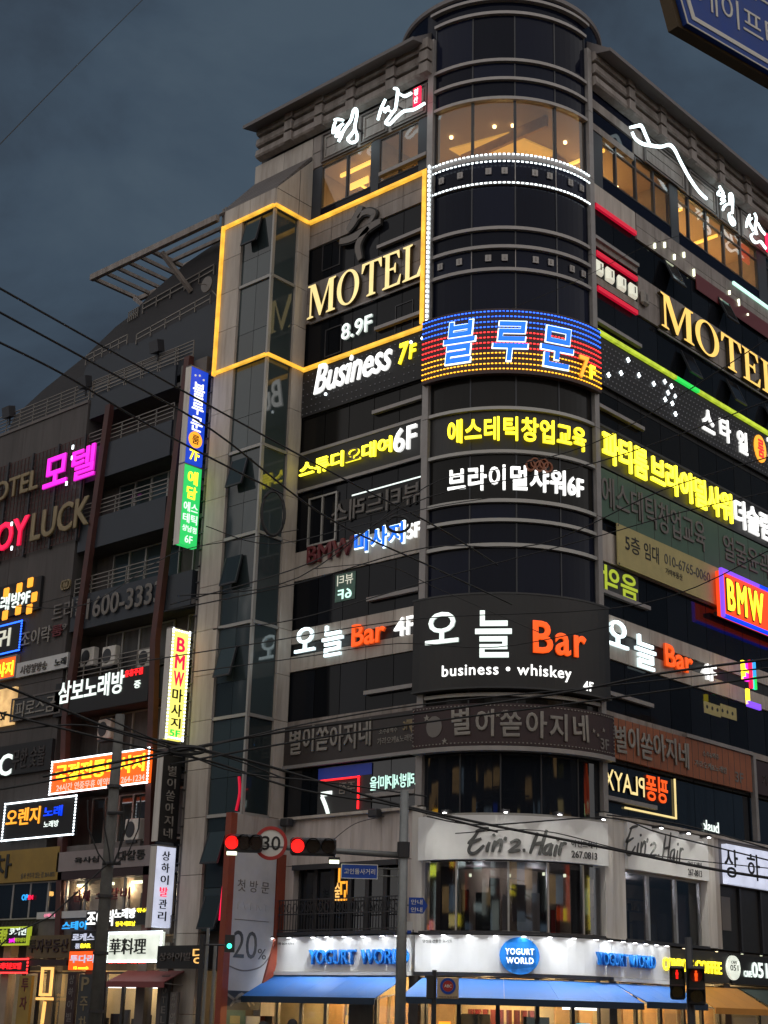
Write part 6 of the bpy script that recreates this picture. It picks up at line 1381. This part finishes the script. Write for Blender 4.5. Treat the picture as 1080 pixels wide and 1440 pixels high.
b_ = bx(AF, (571, 1296), (580, 1311), .0); s = thing('pole_plate', 'small pale notice plate low on the signal pole', 'notice', AF.pt(b_[0], .1, b_[2])); MB(AF).box(b_[0], b_[1], .0, .03, b_[2], b_[3]).build('plate', 'banner_grey', s); MB(AF).box(b_[0]+.03, b_[1]-.03, .03, .035, zc-.62, zc-.55).build('print', 'road_blue', s)
# cctv unit on the white wall
for k, (x, y, lb) in enumerate(((404, 1156, 'dark camera at the left end of the white wall top'), (528, 1143, 'dark spotlight box on the white wall top'))):
    u, z = LW.px(x, y, .3); s = thing('wall_camera', lb, 'camera', LW.pt(u, .1, z-.1), 'dark fittings on the white wall'); MB(LW).box(u-.2, u+.2, .15, .5, z-.16, z+.12).build('body', 'metal_dark', s, bevel=.04); MB(LW).box(u-.04, u+.04, .04, .2, z-.1, z+.02).build('bracket', 'metal_dark', s)
# round notice sign on a thin pole, dark box beside it
pz = at(611, 1364, 30); FA = Flat((pz.x, pz.y, 0), 42.3-90)
s = thing('notice_sign', 'square cream sign with red disc in blue ring on a thin dark pole', 'road sign', (pz.x, pz.y, GZ))
MB().tube((pz.x, pz.y, GZ), (pz.x, pz.y, pz.z), .045, 8).build('pole', 'metal_dark', s)
b_ = bx(FA, (615, 1374), (645, 1405), .1); MB(FA).box(b_[0], b_[1], .04, .08, b_[2], b_[3]).build('plate', 'tan_box', s, bevel=.01)
uc = (b_[0]+b_[1])/2; zc = (b_[2]+b_[3])/2+.035; MB(FA).ring(uc, zc, .15, .15, .045, .08, .09, 24).build('blue_ring', 'road_blue', s); MB(FA).disc(uc, zc, .1, .1, .08, .088, 20).build('red_disc', 'red_paint', s); line(s, 'ABC', FA, (uc-.07, uc+.07, zc-.025, zc+.03), .09, 'sign_white', .004, .03); line(s, '어린이 보호구역', FA, (b_[0]+.03, b_[1]-.03, b_[2]+.02, b_[2]+.05), .082, 'ink', .003, .01)
b_ = bx(FA, (600, 1371), (612, 1405), .0); s = thing('control_box', 'narrow dark metal box left of the thin pole', 'box', FA.pt(b_[0], 0, b_[2])); MB(FA).box(b_[0], b_[1]-.03, -.1, .06, b_[2], b_[3]).build('casing', 'metal_dark', s, bevel=.01); MB(FA).box(b_[1]-.04, b_[1]+.02, -.05, .0, b_[2]+.1, b_[2]+.15).build('bracket', 'metal_dark', s)
# pedestrian signal
pz = at(968, 1318, 30); FP = Flat((pz.x, pz.y, 0), 42.3-90-12)
s = thing('signal_pole', 'dark slim pole carrying pedestrian signals before the coffee shop', 'traffic pole', (pz.x, pz.y, GZ)); MB().tube((pz.x, pz.y, GZ), (pz.x, pz.y, pz.z), .085, 10, .07).build('pole', 'metal_dark', s, smooth=True)
for (x0, x1, y0, y1, m, lb, fc) in ((966, 993, 1358, 1414, 'lens_red', 'pedestrian signal with glowing red standing figure', 1), (941, 964, 1358, 1406, 'lens_red', 'pedestrian signal turned aside with dim red figure', 0)):
    b_ = bx(FP, (x0, y0), (x1, y1), .2); s = thing('pedestrian_signal', lb, 'traffic light', FP.pt(b_[0], .1, b_[2]), 'pedestrian signal heads')
    MB(FP).box(b_[0], b_[1], .06, .24, b_[2], b_[3]).build('housing', 'metal_dark', s, bevel=.03)
    w = b_[1]-b_[0]; uc = (b_[0]+b_[1])/2; zt = b_[3]-w*.55; zl = b_[2]+w*.5
    MB(FP).disc(uc, zt, w*.36, w*.36, .24, .25, 20).build('lens', 'red_paint' if fc else 'lens_dark', s); MB(FP).disc(uc, zl, w*.36, w*.36, .24, .25, 20).build('lens', 'lens_dark', s)
    q = w*.085; f_ = MB(FP); f_.disc(uc, zt+q*2.6, q*.8, q*.8, .25, .26, 8); f_.box(uc-q*1.1, uc+q*1.1, .25, .26, zt-q*.6, zt+q*1.7); f_.box(uc-q*.9, uc-q*.1, .25, .26, zt-q*3.4, zt-q*.7); f_.box(uc+q*.1, uc+q*.9, .25, .26, zt-q*3.4, zt-q*.7); f_.build('red_figure', 'lit_orange' if fc else 'lens_red', s)
    for zz in (zt, zl):
        MB(FP).side([(.24, zz+w*.46), (.55, zz+w*.38), (.55, zz+w*.34), (.24, zz+w*.42)], b_[0]+.02, b_[1]-.02).build('visor', 'metal_dark', s)
        for uu in (b_[0]+.01, b_[1]-.03): MB(FP).side([(.24, zz+w*.44), (.55, zz+w*.36), (.24, zz-w*.3)], uu, uu+.02).build('visor', 'metal_dark', s)
u, z = PR.px(323, 1329); p = at(323, 1329, 32); FS = Flat((p.x, p.y, 0), 42.3-90); s = thing('small_signal', 'small dark signal box with green lamp left of the awning', 'traffic light', p)
MB(FS).box(-.1, .1, -.1, .05, p.z-.14, p.z+.2).build('housing', 'metal_dark', s); MB(FS).disc(0, p.z-.02, .05, .05, .05, .07, 10).build('lens', 'lens_green', s); MB().tube((p.x, p.y, p.z+.0), (p.x-.3, p.y+.5, p.z), .02, 5).build('bracket', 'metal_dark', s); MB().tube((p.x-.3, p.y+.5, GZ), (p.x-.3, p.y+.5, p.z+.2), .05, 8).build('pole', 'metal_dark', s)

# utility pole at the left
up = at(169, 1005, 43); ub = Vector((up.x, up.y, GZ))
t = thing('utility_pole', 'tall concrete utility pole with hanging cable loops in front of the neighbour signs', 'utility pole', ub)
MB().tube(ub, up, .20, 14, .13).build('pole', 'pole_grey', t, smooth=True)
for px_, py_, w in ((157, 1214, 26), (162, 1143, 22)):
    a = at(px_-w/2, py_, 42.8); b = at(px_+w/2, py_, 42.8); MB().tube(a, b, .05, 6).build('crossarm', 'metal_dark', t)
for i, z in enumerate((1.5, 3.0, 4.5, 7.5)): MB().tube(ub+Vector((0, 0, z+.7)), ub+Vector((0, 0, z+.78)), .215, 12).build('steel_band', 'metal_dark', t)
for i, P in enumerate(([(123, 1125), (124, 1165), (138, 1200), (150, 1216)], [(146, 1130), (147, 1165), (153, 1195), (155, 1214)], [(198, 1120), (195, 1165), (180, 1200), (163, 1216)], [(174, 1130), (173, 1170), (166, 1200), (160, 1215)], [(0, 1330), (20, 1312), (70, 1290), (150, 1216)], [(185, 1140), (170, 1190), (158, 1216)])):
    tag(MB().path([at(x, y, 42.6) for x, y in P], .022, 5).build('cable_loop', 'cable'), ['first', 'second', 'third', 'fourth', 'fifth', 'sixth'][i]+' thin cable drooping to the crossarm of the utility pole', 'cable', 'cables drooping at the utility pole')
# two thin street poles by the passage
for i, (x, y) in enumerate(((293, 1305), (303, 1330))):
    p = at(x, y, 46); tag(MB().tube((p.x, p.y, GZ), p, .05, 8).build('thin_pole', 'galv'), ['left of two thin pale poles by the passage entrance', 'right of two thin pale poles by the passage entrance'][i], 'pole', 'thin poles at the passage entrance')

# overhead cables
def cable(pts, r, label, group='overhead cables'):
    P = [at(x, y, d) for x, y, d in pts]; q = [P[0]]+P+[P[-1]]; out = []
    for i in range(1, len(q)-2):
        for k in range(6):
            s_ = k/6; out.append(.5*((2*q[i])+(-q[i-1]+q[i+1])*s_+(2*q[i-1]-5*q[i]+4*q[i+1]-q[i+2])*s_*s_+(-q[i-1]+3*q[i]-3*q[i+1]+q[i+2])*s_**3))
    out.append(P[-1])
    return tag(MB().path(out, r, 5).build('overhead_cable', 'cable'), label, 'cable', group)
C_ = [
 ([(-10, 213, 30), (100, 100, 32), (208, -8, 34)], .012, 'lone thin cable crossing the sky at the top left'),
 ([(-10, 400, 30), (134, 481, 34), (330, 590, 38), (481, 672, 41), (614, 741, 43), (700, 795, 44)], .028, 'upper of three cables descending right from the left sky'),
 ([(-10, 434, 30), (150, 521, 33), (300, 606, 37), (454, 724, 40), (602, 795, 43), (720, 850, 44)], .028, 'middle of three cables descending right from the left sky'),
 ([(-10, 477, 30), (90, 527, 32), (195, 590, 34), (300, 646, 36), (398, 695, 38)], .028, 'lower of three cables descending right to the coiled loop'),
 ([(-10, 958, 36), (90, 998, 37), (175, 1030, 38), (350, 1070, 40), (540, 1126, 42), (665, 1155, 42), (840, 1190, 41), (990, 1220, 40), (1090, 1236, 39)], .038, 'thick black cable sagging across the second floor signs'),
 ([(-10, 1000, 36), (130, 1035, 37), (230, 1058, 38), (300, 1072, 39), (420, 1110, 40), (560, 1134, 41), (700, 1170, 41)], .03, 'thinner cable just below the thick sagging one at the left'),
 ([(60, 1092, 37), (240, 1057, 38), (404, 1028, 40), (590, 1003, 41), (800, 973, 40), (930, 947, 39), (1090, 926, 38)], .036, 'thick black cable rising right across the fourth floor signs'),
 ([(240, 1075, 38), (404, 1045, 40), (590, 1017, 41), (800, 990, 40), (1090, 950, 38)], .028, 'thin cable parallel below the thick rising cable'),
 ([(240, 1062, 38), (420, 1020, 40), (600, 990, 41), (850, 965, 40), (1090, 938, 38)], .022, 'thin cable between the two rising cables'),
 ([(250, 838, 36), (420, 812, 40), (600, 684, 41), (700, 660, 41), (860, 612, 40), (1090, 470, 38)], .016, 'thin cable rising over the white and yellow corner letters'),
 ([(240, 850, 36), (440, 790, 40), (600, 700, 41), (840, 650, 40), (1090, 560, 38)], .018, 'thin cable crossing below the white corner letters'),
 ([(230, 860, 36), (420, 820, 40), (600, 770, 41), (760, 765, 41), (930, 690, 40), (1090, 640, 38)], .018, 'thin cable crossing above the black bar sign'),
 ([(300, 885, 38), (420, 870, 40), (600, 818, 41), (820, 760, 40), (960, 720, 39), (1090, 690, 38)], .016, 'thin cable touching the top of the black bar sign'),
 ([(200, 930, 37), (360, 905, 39), (590, 870, 41), (900, 850, 40), (1090, 770, 38)], .016, 'thin cable across the fourth floor letters'),
 ([(270, 945, 38), (420, 925, 40), (560, 905, 41), (700, 910, 41), (860, 880, 40)], .014, 'thin cable through the left bar letters'),
 ([(600, 1148, 41), (680, 1160, 41), (853, 1150, 40), (930, 1172, 40), (1090, 1212, 39)], .02, 'thin cable in front of the salon fascia top'),
 ([(853, 1146, 40), (960, 1160, 40), (1090, 1196, 39)], .02, 'thin cable along the right coping'),
 ([(640, 1172, 41), (760, 1168, 41), (900, 1200, 40), (1090, 1222, 39)], .014, 'thinnest cable across the salon fascias'),
 ([(0, 1030, 36), (120, 1020, 37), (240, 1052, 38), (310, 1062, 39), (400, 1095, 40)], .022, 'thin cable looping at the cable knot'),
 ([(150, 1010, 37), (240, 1050, 38), (330, 1085, 39), (460, 1100, 40), (600, 1120, 41)], .022, 'thin cable leaving the cable knot to the right'),
 ([(0, 1110, 36), (140, 1085, 37), (240, 1060, 38), (310, 1045, 39)], .028, 'cable rising to the cable knot from the left edge'),
 ([(290, 740, 38), (380, 765, 39), (500, 740, 41), (600, 715, 42), (690, 700, 42)], .014, 'thin slack cable below the coiled loop'),
 ([(0, 850, 36), (120, 850, 37), (240, 780, 38), (330, 760, 39), (420, 745, 40)], .012, 'thin slack cable over the balcony phone number'),
 ([(690, 445, 42), (800, 400, 41), (900, 350, 40), (960, 330, 39)], .008, 'hair thin cable above the blue and red corner panel'),
 ([(440, 800, 40), (540, 795, 41), (620, 830, 42), (760, 890, 42)], .012, 'thin cable falling over the top of the bar sign'),
 ([(470, 1180, 40), (500, 1158, 40), (540, 1148, 41)], .01, 'short stay cable on the white wall'),
]
for p, r, l in C_: cable(p, r, l)
for i, (cx_, cy_, rx, ry, d, lb) in enumerate(((384, 722, 17, 32, 38.5, 'large coiled cable loop hanging before the pylon'), (560, 737, 17, 12, 42, 'small coiled cable loop beside the blue massage letters'), (263, 1055, 26, 6, 38, 'bunched cable knot where the thick cables meet'))):
    P = [at(cx_+rx*math.cos(2*math.pi*k/28), cy_+ry*math.sin(2*math.pi*k/28), d) for k in range(28)]; mb = MB().path(P, .03, 5, True)
    P2 = [at(cx_+(rx-1.5)*math.cos(2*math.pi*k/28), cy_+(ry-1.5)*math.sin(2*math.pi*k/28), d-.1) for k in range(28)]; mb.path(P2, .03, 5, True)
    tag(mb.build('cable_coil', 'cable'), lb, 'cable', 'coiled cables')

# big blue overhead direction sign, top right
pc = at(966, 33, 9.5); FR = Flat((pc.x, pc.y, 0), -11)
s = thing('direction_sign', 'large blue overhead road sign with white Korean place names at the top right', 'road sign', FR.pt(1.2, -.2, pc.z))
def q_(x, y): return FR.px(x, y)
A = q_(966, 33); Bp = q_(955, -25); dx = A[0]-Bp[0]
W_, H_ = 2.6, 1.5
out = [(A[0], A[1]), (A[0]+W_, A[1]), (A[0]+W_, A[1]+H_), (A[0], A[1]+H_), (A[0]-.26, A[1]+H_*.5)]
MB(FR).prism(out, -.04, 0).build('plate', 'road_blue', s)
def inset(d): return [(A[0]+d*.9, A[1]+d), (A[0]+W_-d, A[1]+d), (A[0]+W_-d, A[1]+H_-d), (A[0]+d*.9, A[1]+H_-d), (A[0]-.26+d*1.05, A[1]+H_*.5)]
def band(d0, d1, n1, m):
    o1, o2 = inset(d0), inset(d1); mb = MB(FR)
    for i in range(5):
        j = (i+1) % 5; mb.prism([o1[i], o1[j], o2[j], o2[i]], .001, n1)
    mb.build('border', m, s)
band(0, .012, .006, 'sign_white'); band(.062, .10, .006, 'sign_white')
u0, z0 = A[0]+.14, A[1]+.22
lay(s, '케이프타운', FR, (u0, u0+1.25, z0, z0+.26), .0, 'sign_white', .006, .0, name='place_letter'); lay(s, '에베르빌', FR, (u0+.22, u0+1.2, z0+.38, z0+.62), .0, 'sign_white', .006, .0, name='place_letter')
MB(FR).prism([(A[0]-.05, A[1]-.02), (A[0]+W_, A[1]-.02), (A[0]+W_, A[1]+H_), (A[0]-.05, A[1]+H_), (A[0]-.30, A[1]+H_*.5)], -.14, -.045).build('sign_box', 'kraft', s)
MB(FR).box(A[0]-.1, A[0]+W_, -.2, -.1, A[1]+H_, A[1]+H_+.1).build('hanger', 'galv', s)
MB().tube(FR.pt(A[0]+2.3, -.5, GZ), FR.pt(A[0]+2.3, -.5, A[1]+H_+.5), .14, 12).build('mast', 'galv', s)

# ------------------------------------------------------------------ two pedestrians whose heads show under the awning
def person(px, py, dist, label, facing, hair='hair', coat='coat'):
    hp = at(px, py, dist); base = Vector((hp.x, hp.y, GZ)); H = hp.z-GZ
    t = thing('person', label, 'person', base, 'pedestrians by the yogurt shop')
    k = H/1.72; a = R(facing); f = Vector((math.cos(a), math.sin(a), 0)); l = Vector((-f.y, f.x, 0))
    J = {}
    def v(n, s_, fw, z, r): J[n] = (base+l*s_*k+f*fw*k+Vector((0, 0, z*k)), r*k)
    v('pel', 0, 0, .95, .15); v('waist', 0, 0, 1.12, .135); v('chest', 0, .01, 1.32, .155); v('neck', 0, 0, 1.47, .06); v('head', 0, .02, 1.56, .085); v('top', 0, .01, 1.66, .08)
    for s_, n in ((1, 'L'), (-1, 'R')):
        v('sh'+n, s_*.19, 0, 1.40, .07); v('el'+n, s_*.24, -.02, 1.12, .048); v('wr'+n, s_*.25, .08, .88, .035); v('ha'+n, s_*.25, .12, .80, .035)
        v('hi'+n, s_*.10, 0, .88, .10); v('kn'+n, s_*.11, .04+.1*s_, .48, .065); v('an'+n, s_*.11, .12*s_, .09, .045); v('to'+n, s_*.12, .12*s_+.16, .04, .04)
    names = list(J); E_ = [('pel', 'waist'), ('waist', 'chest'), ('chest', 'neck'), ('neck', 'head'), ('head', 'top')]
    for n in 'LR': E_ += [('chest', 'sh'+n), ('sh'+n, 'el'+n), ('el'+n, 'wr'+n), ('wr'+n, 'ha'+n), ('pel', 'hi'+n), ('hi'+n, 'kn'+n), ('kn'+n, 'an'+n), ('an'+n, 'to'+n)]
    me = bpy.data.meshes.new('body'); me.from_pydata([tuple(J[n][0]-base) for n in names], [(names.index(p), names.index(q)) for p, q in E_], []); me.update()
    o = bpy.data.objects.new('body', me); COL.objects.link(o); o.parent = t
    md = o.modifiers.new('skin', 'SKIN'); sk = me.skin_vertices[0].data if me.skin_vertices else None
    if sk is None:
        bb = bmesh.new(); bb.from_mesh(me); bb.verts.layers.skin.verify(); bb.to_mesh(me); bb.free(); sk = me.skin_vertices[0].data
    for i, n in enumerate(names): sk[i].radius = (J[n][1], J[n][1]); sk[i].use_root = (n == 'pel')
    sb = o.modifiers.new('sub', 'SUBSURF'); sb.levels = 1; sb.render_levels = 1
    me.materials.append(M[coat])
    c = base+f*(.015*k)+Vector((0, 0, 1.61*k)); hm = MB()
    K = 10
    for i in range(K+1):
        th = math.pi*.62*i/K
        for j in range(16):
            ph = 2*math.pi*j/16; hm.v.append(c+f*(.105*k*math.sin(th)*math.cos(ph)-.012)+l*(.09*k*math.sin(th)*math.sin(ph))+Vector((0, 0, .115*k*math.cos(th))))
    for i in range(K):
        for j in range(16): hm.f.append((i*16+j, i*16+(j+1) % 16, (i+1)*16+(j+1) % 16, (i+1)*16+j))
    hm.build('hair', hair, t, smooth=True)
person(412, 1433, 38, 'person with short dark hair walking below the left blue awning', 150)
person(371, 1436, 38, 'person with dark hair beside the banner board base', 160)

# ------------------------------------------------------------------ buildings across the two streets (reflected in the glass)
def across(F, u0, u1, H, label, seed, cols):
    rnd = random.Random(seed)
    t = thing('opposite_building', label, 'building', F.pt((u0+u1)/2, 0, GZ), 'buildings across the crossing')
    MB(F).box(u0, u1, -10, 0, GZ-.1, H).build('wall', 'grey_wall', t)
    k = int((u1-u0)/3)
    for s_ in range(int(H/3.6)):
        z = 3.2+s_*3.6
        for i in range(k):
            a = u0+.4+(u1-u0)/k*i; m = rnd.choice(['glass_low', 'glass_low', 'glass_wing', 'window_warm', 'window_cool'])
            slab(F, a, a+2.2, .0, .05, z+1.1, z+2.7, m, t, 'window')
    for i in range(cols):
        a = rnd.uniform(u0+.5, u1-4); z = 3.4+3.6*rnd.randrange(0, max(1, int(H/3.6)-2)); m = rnd.choice(['lit_white_soft', 'lit_yellow', 'lit_orange', 'box_blue', 'lit_mint', 'lit_gold', 'box_white_warm', 'lit_crimson'])
        if rnd.random() < .45: slab(F, a, a+.6, .1, .3, z, z+3.2, m, t, 'sign_panel')
        else: slab(F, a, a+rnd.uniform(1.5, 3.5), .06, .2, z, z+.7, m, t, 'sign_panel')
    for i in range(k): slab(F, u0+.3+(u1-u0)/k*i, u0+2.6+(u1-u0)/k*i, .0, .06, GZ, 2.6, rnd.choice(['window_warm', 'box_white_warm', 'window_warm']), t, 'shopfront')
    return t
across(Flat((-46, -2, 0), 90), 2, 20, 19, 'mid rise block with lit signs across the left street', 3, 34); across(Flat((-46, 22, 0), 90), 0, 18, 24, 'taller block with lit windows farther along the left street', 5, 30)
across(Flat((18, -38, 0), 180), 2, 20, 18, 'mid rise block with lit signs across the right street', 8, 34); across(Flat((38, -38, 0), 180), 0, 18, 25, 'taller block with lit windows farther along the right street', 9, 28)
across(Flat((-44, -50, 0), 132), -26, 26, 24, 'broad block with lit signs behind the crossing', 11, 44)
across(Flat((-84, -40, 0), 90), 0, 42, 36, 'unseen tall far block with lit windows, added to close the left reflection gap', 21, 40); across(Flat((4, -82, 0), 180), 0, 44, 36, 'unseen tall far block with lit windows, added to close the right reflection gap', 22, 40)  # both added out of view to block the sun's reflection in the corner glass
for o in list(bpy.data.objects):
    if o.get('label') and not o.get('category'): pass
